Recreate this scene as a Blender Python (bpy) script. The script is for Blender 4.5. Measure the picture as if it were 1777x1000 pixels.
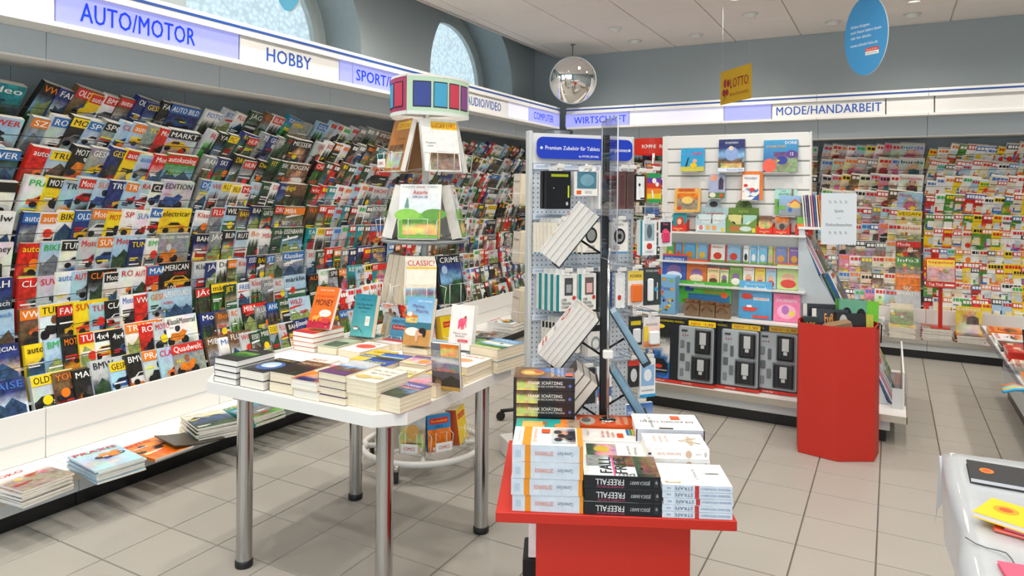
import bpy, math, random
import numpy as np
from mathutils import Matrix, Vector
R = math.radians
sc = bpy.context.scene
COL = sc.collection
for o in list(bpy.data.objects):
    bpy.data.objects.remove(o)

# ------------------------------------------------------------------ camera
cam = bpy.data.cameras.new('camera')
cam.sensor_width = 36.0
cam.lens = 1209.45 / 1777 * 36.0
cam.shift_y = -(500 - 335.9) / 1777
cam.clip_start = 0.05
camo = bpy.data.objects.new('camera', cam)
COL.objects.link(camo)
camo.matrix_world = Matrix.Translation((0, 0, 1.4705)) @ Matrix.Rotation(0.4991, 4, 'Z') @ Matrix.Rotation(math.pi / 2, 4, 'X') @ Matrix.Rotation(0.009, 4, 'Z')
sc.camera = camo

# ------------------------------------------------------------------ world, exposure
LAMP_W = 58.0
DAY = 3.4
w = bpy.data.worlds.new('world')
sc.world = w
w.use_nodes = True
bg = w.node_tree.nodes['Background']
bg.inputs[0].default_value = (0.80, 0.91, 1.0, 1)
bg.inputs[1].default_value = DAY
sc.view_settings.view_transform = 'Standard'
sc.view_settings.look = 'None'
sc.view_settings.gamma = 1.0
sc.view_settings.use_curve_mapping = False
sc.view_settings.exposure = -0.12

# ------------------------------------------------------------------ helpers: colour, materials
def lin(c):
    return c / 12.92 if c <= 0.04045 else ((c + 0.055) / 1.055) ** 2.4

def C(h):
    if isinstance(h, str):
        h = h.lstrip('#')
        return tuple(lin(int(h[i:i + 2], 16) / 255) for i in (0, 2, 4)) + (1.0,)
    return tuple(h[:3]) + (1.0,)

MATS = {}

def mat(name, col=None, rough=0.5, metal=0.0, spec=0.5, noise=None, bump=None, attr=False, emit=None, coat=0.0):
    """procedural principled material; noise=(scale, amount) varies the value, bump=(scale, strength)"""
    if name in MATS:
        return MATS[name]
    m = bpy.data.materials.new(name)
    m.use_nodes = True
    nt = m.node_tree
    b = nt.nodes['Principled BSDF']
    b.inputs['Roughness'].default_value = rough
    b.inputs['Metallic'].default_value = metal
    b.inputs['Specular IOR Level'].default_value = spec
    if coat:
        b.inputs['Coat Weight'].default_value = coat
        b.inputs['Coat Roughness'].default_value = 0.08
    src = None
    if attr:
        a = nt.nodes.new('ShaderNodeAttribute')
        a.attribute_name = 'Col'
        src = a.outputs['Color']
    else:
        b.inputs['Base Color'].default_value = C(col)
    tc = nt.nodes.new('ShaderNodeTexCoord')
    if noise:
        n = nt.nodes.new('ShaderNodeTexNoise')
        n.inputs['Scale'].default_value = noise[0]
        n.inputs['Detail'].default_value = 3
        nt.links.new(tc.outputs['Object'], n.inputs['Vector'])
        mr = nt.nodes.new('ShaderNodeMapRange')
        mr.inputs['To Min'].default_value = 1 - noise[1]
        mr.inputs['To Max'].default_value = 1 + noise[1]
        nt.links.new(n.outputs['Fac'], mr.inputs['Value'])
        mx = nt.nodes.new('ShaderNodeMix')
        mx.data_type = 'RGBA'
        mx.blend_type = 'MULTIPLY'
        mx.inputs['Factor'].default_value = 1
        if src:
            nt.links.new(src, mx.inputs['A'])
        else:
            mx.inputs['A'].default_value = C(col)
        cb = nt.nodes.new('ShaderNodeCombineColor')
        for i in range(3):
            nt.links.new(mr.outputs['Result'], cb.inputs[i])
        nt.links.new(cb.outputs['Color'], mx.inputs['B'])
        src = mx.outputs['Result']
    if src:
        nt.links.new(src, b.inputs['Base Color'])
    if bump:
        n2 = nt.nodes.new('ShaderNodeTexNoise')
        n2.inputs['Scale'].default_value = bump[0]
        n2.inputs['Detail'].default_value = 4
        nt.links.new(tc.outputs['Object'], n2.inputs['Vector'])
        bp = nt.nodes.new('ShaderNodeBump')
        bp.inputs['Strength'].default_value = bump[1]
        bp.inputs['Distance'].default_value = 0.002
        nt.links.new(n2.outputs['Fac'], bp.inputs['Height'])
        nt.links.new(bp.outputs['Normal'], b.inputs['Normal'])
    if emit:
        b.inputs['Emission Color'].default_value = C(emit[0])
        b.inputs['Emission Strength'].default_value = emit[1]
    MATS[name] = m
    return m

PRINT = mat('printed_cover', rough=0.32, attr=True, noise=(38, 0.16))
def photo_mat():
    m = bpy.data.materials.new('printed_photo')
    m.use_nodes = True
    nt = m.node_tree
    b = nt.nodes['Principled BSDF']
    b.inputs['Roughness'].default_value = 0.3
    a = nt.nodes.new('ShaderNodeAttribute')
    a.attribute_name = 'Col'
    tc = nt.nodes.new('ShaderNodeTexCoord')
    oi = nt.nodes.new('ShaderNodeObjectInfo')
    va = nt.nodes.new('ShaderNodeVectorMath')
    va.operation = 'ADD'
    sc_ = nt.nodes.new('ShaderNodeVectorMath')
    sc_.operation = 'SCALE'
    sc_.inputs['Scale'].default_value = 7.0
    nt.links.new(oi.outputs['Location'], sc_.inputs[0])
    nt.links.new(tc.outputs['Object'], va.inputs[0])
    nt.links.new(sc_.outputs[0], va.inputs[1])
    n = nt.nodes.new('ShaderNodeTexNoise')
    n.inputs['Scale'].default_value = 34
    n.inputs['Detail'].default_value = 4
    n.inputs['Roughness'].default_value = 0.7
    nt.links.new(va.outputs[0], n.inputs['Vector'])
    mr = nt.nodes.new('ShaderNodeMapRange')
    mr.inputs['From Min'].default_value = 0.32
    mr.inputs['From Max'].default_value = 0.68
    mr.inputs['To Min'].default_value = 0.25
    mr.inputs['To Max'].default_value = 1.75
    nt.links.new(n.outputs['Fac'], mr.inputs['Value'])
    cb = nt.nodes.new('ShaderNodeCombineColor')
    for i in range(3):
        nt.links.new(mr.outputs['Result'], cb.inputs[i])
    mx = nt.nodes.new('ShaderNodeMix')
    mx.data_type = 'RGBA'
    mx.blend_type = 'MULTIPLY'
    bw = nt.nodes.new('ShaderNodeRGBToBW')
    nt.links.new(a.outputs['Color'], bw.inputs[0])
    fm = nt.nodes.new('ShaderNodeMapRange')
    fm.inputs['From Max'].default_value = 0.6
    fm.inputs['To Min'].default_value = 0.95
    fm.inputs['To Max'].default_value = 0.12
    nt.links.new(bw.outputs[0], fm.inputs['Value'])
    nt.links.new(fm.outputs['Result'], mx.inputs['Factor'])
    nt.links.new(a.outputs['Color'], mx.inputs['A'])
    nt.links.new(cb.outputs['Color'], mx.inputs['B'])
    n2 = nt.nodes.new('ShaderNodeTexNoise')
    n2.inputs['Scale'].default_value = 22
    nt.links.new(va.outputs[0], n2.inputs['Vector'])
    m2 = nt.nodes.new('ShaderNodeMix')
    m2.data_type = 'RGBA'
    m2.blend_type = 'OVERLAY'
    f2 = nt.nodes.new('ShaderNodeMath')
    f2.operation = 'MULTIPLY'
    f2.inputs[1].default_value = 0.5
    nt.links.new(fm.outputs['Result'], f2.inputs[0])
    nt.links.new(f2.outputs[0], m2.inputs['Factor'])
    nt.links.new(mx.outputs['Result'], m2.inputs['A'])
    nt.links.new(n2.outputs['Color'], m2.inputs['B'])
    nt.links.new(m2.outputs['Result'], b.inputs['Base Color'])
    return m
PHOTO = photo_mat()
PAPER = mat('page_edges', '#efe9dc', rough=0.85, noise=(150, 0.07))
PLAST = mat('coloured_plastic', rough=0.38, attr=True)
MATTE = mat('coloured_board', rough=0.6, attr=True)
WHITE = mat('white_laminate', '#e9e7e2', rough=0.4, noise=(3, 0.02))
GREYL = mat('grey_laminate', '#c0cacf', rough=0.5, noise=(60, 0.04))
LGREY = mat('light_grey_laminate', '#cfd3d3', rough=0.4, noise=(60, 0.03))
DGREY = mat('dark_grey_backboard', '#9aa3a6', rough=0.6, noise=(40, 0.05))
STEEL = mat('brushed_steel', '#c9c3b6', rough=0.34, metal=1.0, noise=(12, 0.06))
CHROME = mat('polished_chrome', '#bdbdbd', rough=0.16, metal=1.0)
BLACK = mat('black_plastic', '#141516', rough=0.45)
PLINTH = mat('black_plinth', '#17191a', rough=0.28, noise=(30, 0.1))
REDL = mat('red_laminate', '#c62512', rough=0.5, noise=(140, 0.08))
BLUEST = mat('blue_stripe', '#1e4a96', rough=0.4)
WIRE = mat('white_wire', '#dcdad4', rough=0.35, spec=0.5)
RUBBER = mat('dark_rubber', '#2a2b2c', rough=0.7)
GREYPL = mat('grey_plastic', '#8e9294', rough=0.5)
WALLM = mat('grey_wall_paint', '#a6b0b3', rough=0.8, noise=(90, 0.05), bump=(300, 0.15))
NICHE = mat('grey_niche_paint', '#a3adb0', rough=0.85, noise=(25, 0.07), bump=(200, 0.2))
CEILM = mat('ceiling_tile', '#f0e7e1', rough=0.9, noise=(260, 0.06), bump=(400, 0.3))
GRIDM = mat('ceiling_grid', '#d6cdc6', rough=0.6)
FTILE = mat('floor_tile', '#a7a299', rough=0.42, noise=(170, 0.10), bump=(220, 0.12))
GROUT = mat('floor_grout', '#5e564d', rough=0.9, noise=(80, 0.2))

def acrylic_mat(name, col=(1, 1, 1, 1), alpha=0.1, rough=0.03):
    m = bpy.data.materials.new(name)
    m.use_nodes = True
    nt = m.node_tree
    nt.nodes.clear()
    out = nt.nodes.new('ShaderNodeOutputMaterial')
    mix = nt.nodes.new('ShaderNodeMixShader')
    t = nt.nodes.new('ShaderNodeBsdfTransparent')
    t.inputs[0].default_value = col
    g = nt.nodes.new('ShaderNodeBsdfGlossy')
    g.inputs['Roughness'].default_value = rough
    fr = nt.nodes.new('ShaderNodeLayerWeight')
    fr.inputs[0].default_value = 0.5
    pw = nt.nodes.new('ShaderNodeMath')
    pw.operation = 'POWER'
    pw.inputs[1].default_value = 4.0
    nt.links.new(fr.outputs['Facing'], pw.inputs[0])
    ad = nt.nodes.new('ShaderNodeMath')
    ad.operation = 'MULTIPLY_ADD'
    ad.inputs[1].default_value = 0.45
    ad.inputs[2].default_value = alpha
    nt.links.new(pw.outputs[0], ad.inputs[0])
    nt.links.new(ad.outputs[0], mix.inputs[0])
    nt.links.new(t.outputs[0], mix.inputs[1])
    nt.links.new(g.outputs[0], mix.inputs[2])
    nt.links.new(mix.outputs[0], out.inputs[0])
    return m

ACRYL = acrylic_mat('clear_acrylic', (0.97, 0.98, 0.98, 1), 0.02)
ACRYL2 = acrylic_mat('tinted_acrylic', (0.80, 0.82, 0.86, 1), 0.03)

def frosted():
    m = bpy.data.materials.new('frosted_glass')
    m.use_nodes = True
    nt = m.node_tree
    nt.nodes.clear()
    out = nt.nodes.new('ShaderNodeOutputMaterial')
    mix = nt.nodes.new('ShaderNodeMixShader')
    tl = nt.nodes.new('ShaderNodeBsdfTranslucent')
    gl = nt.nodes.new('ShaderNodeBsdfGlossy')
    gl.inputs['Roughness'].default_value = 0.25
    tc = nt.nodes.new('ShaderNodeTexCoord')
    v = nt.nodes.new('ShaderNodeTexVoronoi')
    v.inputs['Scale'].default_value = 28
    nt.links.new(tc.outputs['Object'], v.inputs['Vector'])
    cr = nt.nodes.new('ShaderNodeMapRange')
    cr.inputs['From Max'].default_value = 0.8
    cr.inputs['To Min'].default_value = 1.0
    cr.inputs['To Max'].default_value = 0.68
    nt.links.new(v.outputs['Distance'], cr.inputs['Value'])
    cb = nt.nodes.new('ShaderNodeCombineColor')
    for i, k in enumerate((0.36, 0.41, 0.415)):
        mm = nt.nodes.new('ShaderNodeMath')
        mm.operation = 'MULTIPLY'
        mm.inputs[1].default_value = k
        nt.links.new(cr.outputs['Result'], mm.inputs[0])
        nt.links.new(mm.outputs[0], cb.inputs[i])
    nt.links.new(cb.outputs['Color'], tl.inputs['Color'])
    bp = nt.nodes.new('ShaderNodeBump')
    bp.inputs['Strength'].default_value = 0.5
    bp.inputs['Distance'].default_value = 0.01
    nt.links.new(v.outputs['Distance'], bp.inputs['Height'])
    nt.links.new(bp.outputs['Normal'], gl.inputs['Normal'])
    mix.inputs[0].default_value = 0.08
    nt.links.new(tl.outputs[0], mix.inputs[1])
    nt.links.new(gl.outputs[0], mix.inputs[2])
    nt.links.new(mix.outputs[0], out.inputs[0])
    return m

FROST = frosted()

def emis(name, col, strength, base=None):
    m = bpy.data.materials.new(name)
    m.use_nodes = True
    b = m.node_tree.nodes['Principled BSDF']
    b.inputs['Base Color'].default_value = C(base or col)
    b.inputs['Roughness'].default_value = 0.25
    b.inputs['Emission Color'].default_value = C(col)
    b.inputs['Emission Strength'].default_value = strength
    return m

LITV = emis('backlit_violet_panel', '#b4b8ff', 0.62, '#7f84c8')
LITB = emis('backlit_blue_panel', '#8f97ff', 0.85)
LITW = emis('backlit_white_panel', '#dcdcf4', 0.35)
BULB = emis('lamp_lens', '#fff6e6', 9.0)
BLUEINK = mat('blue_lettering', '#1f55b4', rough=0.35)
BLUELIT = emis('backlit_blue_lettering', '#0f35e0', 0.55)

# ------------------------------------------------------------------ glyph library (built-in font)
CHARS = 'ABCDEFGHIJKLMNOPQRSTUVWXYZabcdefghijklmnopqrstuvwxyz0123456789ÄÖÜäöüß/!.-&%#+:,\'|'
GLY = {}

def load_glyphs():
    jobs = []
    for wt, off in (('r', 0.0), ('b', 0.0)):
        for ch in CHARS + ' ':
            for tail in ('', 'I'):
                cu = bpy.data.curves.new('g', 'FONT')
                cu.body = ch + tail
                cu.size = 1.0
                cu.offset = off
                cu.resolution_u = 2
                cu.fill_mode = 'FRONT'
                o = bpy.data.objects.new('g', cu)
                COL.objects.link(o)
                jobs.append((wt, ch, tail, o))
    bpy.context.view_layer.update()
    dg = bpy.context.evaluated_depsgraph_get()
    ends = {}
    for wt, ch, tail, o in jobs:
        me = o.evaluated_get(dg).to_mesh()
        if tail == '':
            vs = [(v.co.x, v.co.y) for v in me.vertices]
            fs = [tuple(p.vertices) for p in me.polygons]
            GLY[(wt, ch)] = [vs, fs, 0.5]
        ends[(wt, ch, tail)] = max([v.co.x for v in me.vertices], default=0.0)
        o.evaluated_get(dg).to_mesh_clear()
    for (wt, ch), g in GLY.items():
        g[2] = ends[(wt, ch, 'I')] - ends[(wt, 'I', '')] + (0.02 if wt == 'b' else 0)
    for wt, ch, tail, o in jobs:
        cu = o.data
        bpy.data.objects.remove(o)
        bpy.data.curves.remove(cu)

load_glyphs()
CAP = max(y for x, y in GLY[('r', 'H')][0])

# ------------------------------------------------------------------ mesh builder
class MB:
    def __init__(s):
        s.V, s.F, s.K, s.I, s.S = [], [], [], [], []
        s.M = None

    def add(s, vs, fs, col=(1, 1, 1, 1), mi=0, smooth=False):
        b = len(s.V)
        if s.M is not None:
            vs = [tuple(s.M @ Vector(v)) for v in vs]
        s.V.extend([tuple(v) for v in vs])
        if isinstance(col, str):
            col = C(col)
        if len(col) in (3, 4) and not hasattr(col[0], '__len__'):
            s.K.extend([C(col)] * len(vs))
        else:
            s.K.extend([C(c) for c in col])
        for f in fs:
            s.F.append(tuple(i + b for i in f))
            s.I.append(mi)
            s.S.append(smooth)
        return s

    def box(s, x0, x1, y0, y1, z0, z1, col=(1, 1, 1, 1), mi=0):
        v = [(x, y, z) for z in (z0, z1) for y in (y0, y1) for x in (x0, x1)]
        f = [(0, 2, 3, 1), (4, 5, 7, 6), (0, 1, 5, 4), (2, 6, 7, 3), (0, 4, 6, 2), (1, 3, 7, 5)]
        return s.add(v, f, col, mi)

    def bbox(s, x0, x1, y0, y1, z0, z1, b=0.004, col=(1, 1, 1, 1), mi=0):
        """box with chamfered vertical and horizontal edges (three stacked rings)"""
        def ring(x0, x1, y0, y1, z, c):
            return [(x0 + c, y0, z), (x1 - c, y0, z), (x1, y0 + c, z), (x1, y1 - c, z), (x1 - c, y1, z), (x0 + c, y1, z), (x0, y1 - c, z), (x0, y0 + c, z)]
        rs = ring(x0 + b, x1 - b, y0 + b, y1 - b, z0, b) + ring(x0, x1, y0, y1, z0 + b, b) + ring(x0, x1, y0, y1, z1 - b, b) + ring(x0 + b, x1 - b, y0 + b, y1 - b, z1, b)
        f = [tuple(reversed(range(8))), tuple(range(24, 32))]
        for k in range(3):
            for i in range(8):
                j = (i + 1) % 8
                f.append((k * 8 + i, k * 8 + j, k * 8 + 8 + j, k * 8 + 8 + i))
        return s.add(rs, f, col, mi)

    def prism(s, pts, z0, z1, col=(1, 1, 1, 1), mi=0):
        n = len(pts)
        v = [(x, y, z0) for x, y in pts] + [(x, y, z1) for x, y in pts]
        f = [tuple(reversed(range(n))), tuple(range(n, 2 * n))]
        f += [(i, (i + 1) % n, n + (i + 1) % n, n + i) for i in range(n)]
        return s.add(v, f, col, mi)

    def extr(s, pts, axis, a0, a1, col=(1, 1, 1, 1), mi=0):
        """profile pts in the two other axes, extruded along axis 'x' or 'y'"""
        n = len(pts)
        if axis == 'x':
            v = [(a0, p, q) for p, q in pts] + [(a1, p, q) for p, q in pts]
        else:
            v = [(p, a0, q) for p, q in pts] + [(p, a1, q) for p, q in pts]
        f = [tuple(reversed(range(n))), tuple(range(n, 2 * n))]
        f += [(i, (i + 1) % n, n + (i + 1) % n, n + i) for i in range(n)]
        return s.add(v, f, col, mi)

    def tube(s, path, r, n=8, col=(1, 1, 1, 1), mi=0, closed=False, radii=None):
        P = [Vector(p) for p in path]
        m = len(P)
        vs, fs = [], []
        up = None
        for i, p in enumerate(P):
            a = P[(i - 1) % m] if (closed or i > 0) else p
            b = P[(i + 1) % m] if (closed or i < m - 1) else p
            t = (b - a).normalized()
            if up is None:
                up = Vector((0, 0, 1)) if abs(t.z) < 0.9 else Vector((1, 0, 0))
            u = (up - t * up.dot(t))
            if u.length < 1e-4:
                u = Vector((1, 0, 0)) - t * t.x
            u.normalize()
            up = u
            w_ = t.cross(u)
            rr = radii[i] if radii else r
            for k in range(n):
                an = 2 * math.pi * k / n
                vs.append(tuple(p + (u * math.cos(an) + w_ * math.sin(an)) * rr))
        for i in range(m if closed else m - 1):
            j = (i + 1) % m
            for k in range(n):
                l = (k + 1) % n
                fs.append((i * n + k, i * n + l, j * n + l, j * n + k))
        s.add(vs, fs, col, mi, True)
        if not closed:
            b = len(s.V) - len(vs)
            s.F.append(tuple(b + k for k in reversed(range(n))))
            s.F.append(tuple(b + (m - 1) * n + k for k in range(n)))
            s.I += [mi, mi]
            s.S += [False, False]
        return s

    def cyl(s, p0, p1, r, n=16, col=(1, 1, 1, 1), mi=0):
        return s.tube([p0, p1], r, n, col, mi)

    def lathe(s, prof, n=24, col=(1, 1, 1, 1), mi=0, c=(0, 0, 0), smooth=True):
        vs, fs = [], []
        m = len(prof)
        for r, z in prof:
            for k in range(n):
                a = 2 * math.pi * k / n
                vs.append((c[0] + r * math.cos(a), c[1] + r * math.sin(a), c[2] + z))
        for i in range(m - 1):
            for k in range(n):
                l = (k + 1) % n
                fs.append((i * n + k, i * n + l, (i + 1) * n + l, (i + 1) * n + k))
        return s.add(vs, fs, col, mi, smooth)

    def flat(s, o, U, W, pts, col, mi=0):
        o, U, W = Vector(o), Vector(U), Vector(W)
        return s.add([tuple(o + U * x + W * y) for x, y in pts], [tuple(range(len(pts)))], col, mi)

    def rect(s, o, U, W, x0, x1, y0, y1, col, mi=0):
        return s.flat(o, U, W, [(x0, y0), (x1, y0), (x1, y1), (x0, y1)], col, mi)

    def ell(s, o, U, W, cx, cy, rx, ry, col, mi=0, n=14):
        return s.flat(o, U, W, [(cx + rx * math.cos(2 * math.pi * k / n), cy + ry * math.sin(2 * math.pi * k / n)) for k in range(n)], col, mi)

    def grid(s, o, U, W, w_, h_, arr, mi=0):
        o, U, W = Vector(o), Vector(U), Vector(W)
        nr, nc = arr.shape[:2]
        vs, cs, fs = [], [], []
        for i in range(nr):
            for j in range(nc):
                vs.append(tuple(o + U * (w_ * j / (nc - 1)) + W * (h_ * i / (nr - 1))))
                cs.append(tuple(float(q) for q in arr[i, j, :3]))
        for i in range(nr - 1):
            for j in range(nc - 1):
                a = i * nc + j
                fs.append((a, a + 1, a + nc + 1, a + nc))
        return s.add(vs, fs, cs, mi)

    def text(s, t, o, U, W, h, col, mi=0, wmax=None, align='l', wt='b', wfit=None):
        o, U, W = Vector(o), Vector(U), Vector(W)
        N = U.cross(W).normalized()
        k = h / CAP
        tot = sum(GLY[(wt, c)][2] for c in t if (wt, c) in GLY)
        kx = k
        if wfit:
            kx = wfit / tot
        elif wmax and tot * k > wmax:
            kx = wmax / tot
        x = {'l': 0, 'c': -tot * kx / 2, 'r': -tot * kx}[align]
        for c in t:
            g = GLY.get((wt, c))
            if g is None:
                continue
            if g[1]:
                for q, sh in enumerate((0, 0.022) if wt == 'b' else (0,)):
                    s.add([tuple(o + N * (0.00025 * q) + U * (x + (a + sh) * kx) + W * (b * k)) for a, b in g[0]], g[1], col, mi)
            x += g[2] * kx
        return s

    def build(s, name, mats, parent=None):
        me = bpy.data.meshes.new(name)
        me.from_pydata(s.V, [], s.F)
        if not isinstance(mats, (list, tuple)):
            mats = [mats]
        for m in mats:
            me.materials.append(m)
        me.polygons.foreach_set('material_index', s.I)
        me.polygons.foreach_set('use_smooth', s.S)
        a = me.attributes.new('Col', 'FLOAT_COLOR', 'POINT')
        a.data.foreach_set('color', np.array(s.K, dtype=np.float32).ravel())
        me.update()
        o = bpy.data.objects.new(name, me)
        COL.objects.link(o)
        if parent is not None:
            o.parent = parent
        return o

def tag(o, label=None, cat=None, group=None, kind=None):
    if label:
        o['label'] = label
    if cat:
        o['category'] = cat
    if group:
        o['group'] = group
    if kind:
        o['kind'] = kind
    return o

def thing(name, label, cat, loc=(0, 0, 0), rz=0.0, group=None):
    o = bpy.data.objects.new(name, None)
    o.empty_display_size = 0.05
    COL.objects.link(o)
    o.location = loc
    o.rotation_euler = (0, 0, rz)
    return tag(o, label, cat, group)

def struct(name, mb, mats, parent=None):
    o = mb.build(name, mats, parent)
    if parent is None:
        o['kind'] = 'structure'
    return o

def clone(o, mw=None, label=None, group=None, parent=None):
    c = o.copy()
    COL.objects.link(c)
    if parent is not None:
        c.parent = parent
    for ch in list(o.children):
        clone(ch, parent=c)
    if mw is not None:
        c.matrix_world = mw
    if label:
        c['label'] = label
    if group:
        c['group'] = group
    return c

X_, Y_, Z_ = Vector((1, 0, 0)), Vector((0, 1, 0)), Vector((0, 0, 1))
# ================================================================== ROOM
XL, YB, XR, YF, ZC = -4.05, 8.01, 3.2, -2.2, 3.19

# floor: grout bed, tiles as pieces
fl = struct('floor', MB().box(XL - 0.5, XR, YF, YB, -0.06, -0.004), GROUT)
def view(x, y, z):
    r = x * math.cos(0.4991) + y * math.sin(0.4991)
    d = -x * math.sin(0.4991) + y * math.cos(0.4991)
    if d < 0.3:
        return None
    return (888.5 + 1209.45 * r / d, 335.9 + 1209.45 * (1.4705 - z) / d, d)
TS = 0.30
tmb = MB()
g = 0.0022
c_ = 0.0016
tmb.add([(g, g, -0.004), (TS - g, g, -0.004), (TS - g, TS - g, -0.004), (g, TS - g, -0.004),
         (g + c_, g + c_, 0), (TS - g - c_, g + c_, 0), (TS - g - c_, TS - g - c_, 0), (g + c_, TS - g - c_, 0)],
        [(4, 5, 6, 7), (0, 1, 5, 4), (1, 2, 6, 5), (2, 3, 7, 6), (3, 0, 4, 7)])
t0 = tmb.build('floor_tile', FTILE, fl)
tile_me = t0.data
spots = []
x0, y0 = -0.645, 4.06
for i in range(-11, 13):
    for j in range(-21, 14):
        x, y = x0 + TS * i, y0 + TS * j
        if x < XL - 0.1 or x + TS > XR or y < YF or y + TS > YB:
            continue
        p = view(x + 0.15, y + 0.15, 0)
        vis = p is not None and -80 < p[0] < 1860 and 560 < p[1] < 1060 and x > -3.65 and y < 7.5
        spots.append((0 if vis else 1, p[2] if p else 99, x, y))
spots.sort()
rest = MB()
n_ind = 0
for k, (nv, d, x, y) in enumerate(spots):
    if nv == 0 and n_ind < 290:
        o = t0 if n_ind == 0 else t0.copy()
        if n_ind:
            COL.objects.link(o)
        o.location = (x, y, 0)
        n_ind += 1
    else:
        rest.M = Matrix.Translation((x, y, 0))
        rest.add([v.co[:] for v in tile_me.vertices], [tuple(p.vertices) for p in tile_me.polygons])
ro = rest.build('floor_tiles_rest', FTILE, fl)
ro['kind'] = 'stuff'

# left wall with arched window niches
NZ, NR, NB, NX = 2.70, 0.853, 2.30, -4.45
NC = (1.08, 3.82, 6.555)
ZT = 4.0
wl = MB()
wl.add([(XL, YF, 0), (XL, YB, 0), (XL, YB, NB), (XL, YF, NB)], [(0, 1, 2, 3)])
edges = [YF]
for c in NC:
    edges += [c - NR, c + NR]
edges.append(YB)
for a, b in zip(edges[0::2], edges[1::2]):
    wl.add([(XL, a, NB), (XL, b, NB), (XL, b, ZT), (XL, a, ZT)], [(0, 1, 2, 3)])
for c in NC:
    n = 28
    arc = [(c + NR * math.cos(math.pi * k / n), NZ + NR * math.sin(math.pi * k / n)) for k in range(n + 1)]
    prof = [(c + NR, NB)] + arc + [(c - NR, NB)]
    for (ya, za), (yb, zb) in zip(arc, arc[1:]):
        wl.add([(XL, ya, za), (XL, ya, ZT), (XL, yb, ZT), (XL, yb, zb)], [(0, 1, 2, 3)])
    for (ya, za), (yb, zb) in zip(prof, prof[1:]):
        wl.add([(XL, ya, za), (XL, yb, zb), (NX - 0.1, yb, zb), (NX - 0.1, ya, za)], [(0, 1, 2, 3)], mi=1, smooth=True)
    wl.add([(XL, c - NR, NB), (XL, c + NR, NB), (NX - 0.1, c + NR, NB), (NX - 0.1, c - NR, NB)], [(0, 1, 2, 3)], mi=1)
struct('wall_left', wl, [WALLM, NICHE])
for k, c in enumerate(NC):
    fr = MB()
    n = 28
    def ring(r, n=n, c=c):
        return [(c + r, NB)] + [(c + r * math.cos(math.pi * i / n), NZ + r * math.sin(math.pi * i / n)) for i in range(n + 1)] + [(c - r, NB)]
    for ra, rb, xa, xb in ((0.853, 0.74, NX, NX), (0.74, 0.74, NX, NX + 0.03), (0.74, 0.68, NX + 0.03, NX + 0.03), (0.68, 0.68, NX + 0.03, NX - 0.03)):
        A, B = ring(ra), ring(rb)
        for i in range(len(A) - 1):
            fr.add([(xa, A[i][0], A[i][1]), (xb, B[i][0], B[i][1]), (xb, B[i + 1][0], B[i + 1][1]), (xa, A[i + 1][0], A[i + 1][1])], [(0, 1, 2, 3)])
    wobj = struct('window_%d' % (k + 1), fr, mat('window_frame_paint', '#c3cac6', rough=0.6, noise=(14, 0.12)))
    gl = MB()
    gl.add([(NX - 0.02, y, z) for y, z in ring(0.685)], [tuple(range(n + 3))])
    gl.build('pane', FROST, wobj)

# other walls
struct('wall_back', MB().box(XL - 0.6, XR, YB, YB + 0.1, 0, ZT), WALLM)
struct('wall_right', MB().box(XR, XR + 0.1, YF, YB, 0, ZT), WALLM)
wf = MB()
for a, b, zb, zt in ((XL - 0.6, -2.9, 0, ZT), (2.6, XR, 0, ZT), (-2.9, 2.6, 0, 0.35), (-2.9, 2.6, 2.75, ZT)):
    wf.box(a, b, YF - 0.1, YF, zb, zt)
struct('wall_front', wf, WALLM)
sw = MB()
for x in (-2.9, -1.08, 0.74, 2.56):
    sw.box(x, x + 0.04, YF - 0.08, YF - 0.03, 0.35, 2.75)
sw.box(-2.9, 2.6, YF - 0.08, YF - 0.03, 0.35, 0.40)
sw.box(-2.9, 2.6, YF - 0.08, YF - 0.03, 2.70, 2.75)
swo = struct('window_4', sw, mat('aluminium_frame', '#9aa0a3', rough=0.4, metal=0.6))
gp = MB().box(-2.87, 2.57, YF - 0.06, YF - 0.055, 0.39, 2.71)
gp.build('pane', ACRYL, swo)

# ceiling: slab above, suspended ceiling with tiles
ce = MB()
ce.box(XL - 0.6, XR, YF, YB, ZT, ZT + 0.1)
ce.box(-3.70, XR, YF, YB, ZC + 0.014, ZC + 0.03)
ce.box(-3.72, -3.70, YF, YB, ZC - 0.012, ZC + 0.10)
ceo = struct('ceiling', ce, GRIDM)
CP = 0.676
ty = [7.865 - CP * j for j in range(0, 15)]
tx = [-3.57 + CP * i for i in range(0, 11)]
cm = {}
def ctile(xa, xb, ya, yb):
    w_, d_ = round(xb - xa, 3), round(yb - ya, 3)
    if w_ < 0.03 or d_ < 0.03:
        return
    if (w_, d_) not in cm:
        m = MB()
        q = 0.005
        m.bbox(q, w_ - q, q, d_ - q, 0, 0.016, 0.003)
        o = m.build('ceiling_tile', CEILM, ceo)
        cm[(w_, d_)] = o
    else:
        o = cm[(w_, d_)].copy()
        COL.objects.link(o)
    o.location = (xa, ya, ZC)
xs = [-3.70] + tx + [XR]
ys = [YF] + sorted(ty) + [YB]
for xa, xb in zip(xs, xs[1:]):
    for ya, yb in zip(ys, ys[1:]):
        if yb > YF and ya < YB and xb <= XR + 0.01:
            ctile(xa, xb, max(ya, YF), yb)

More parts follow.
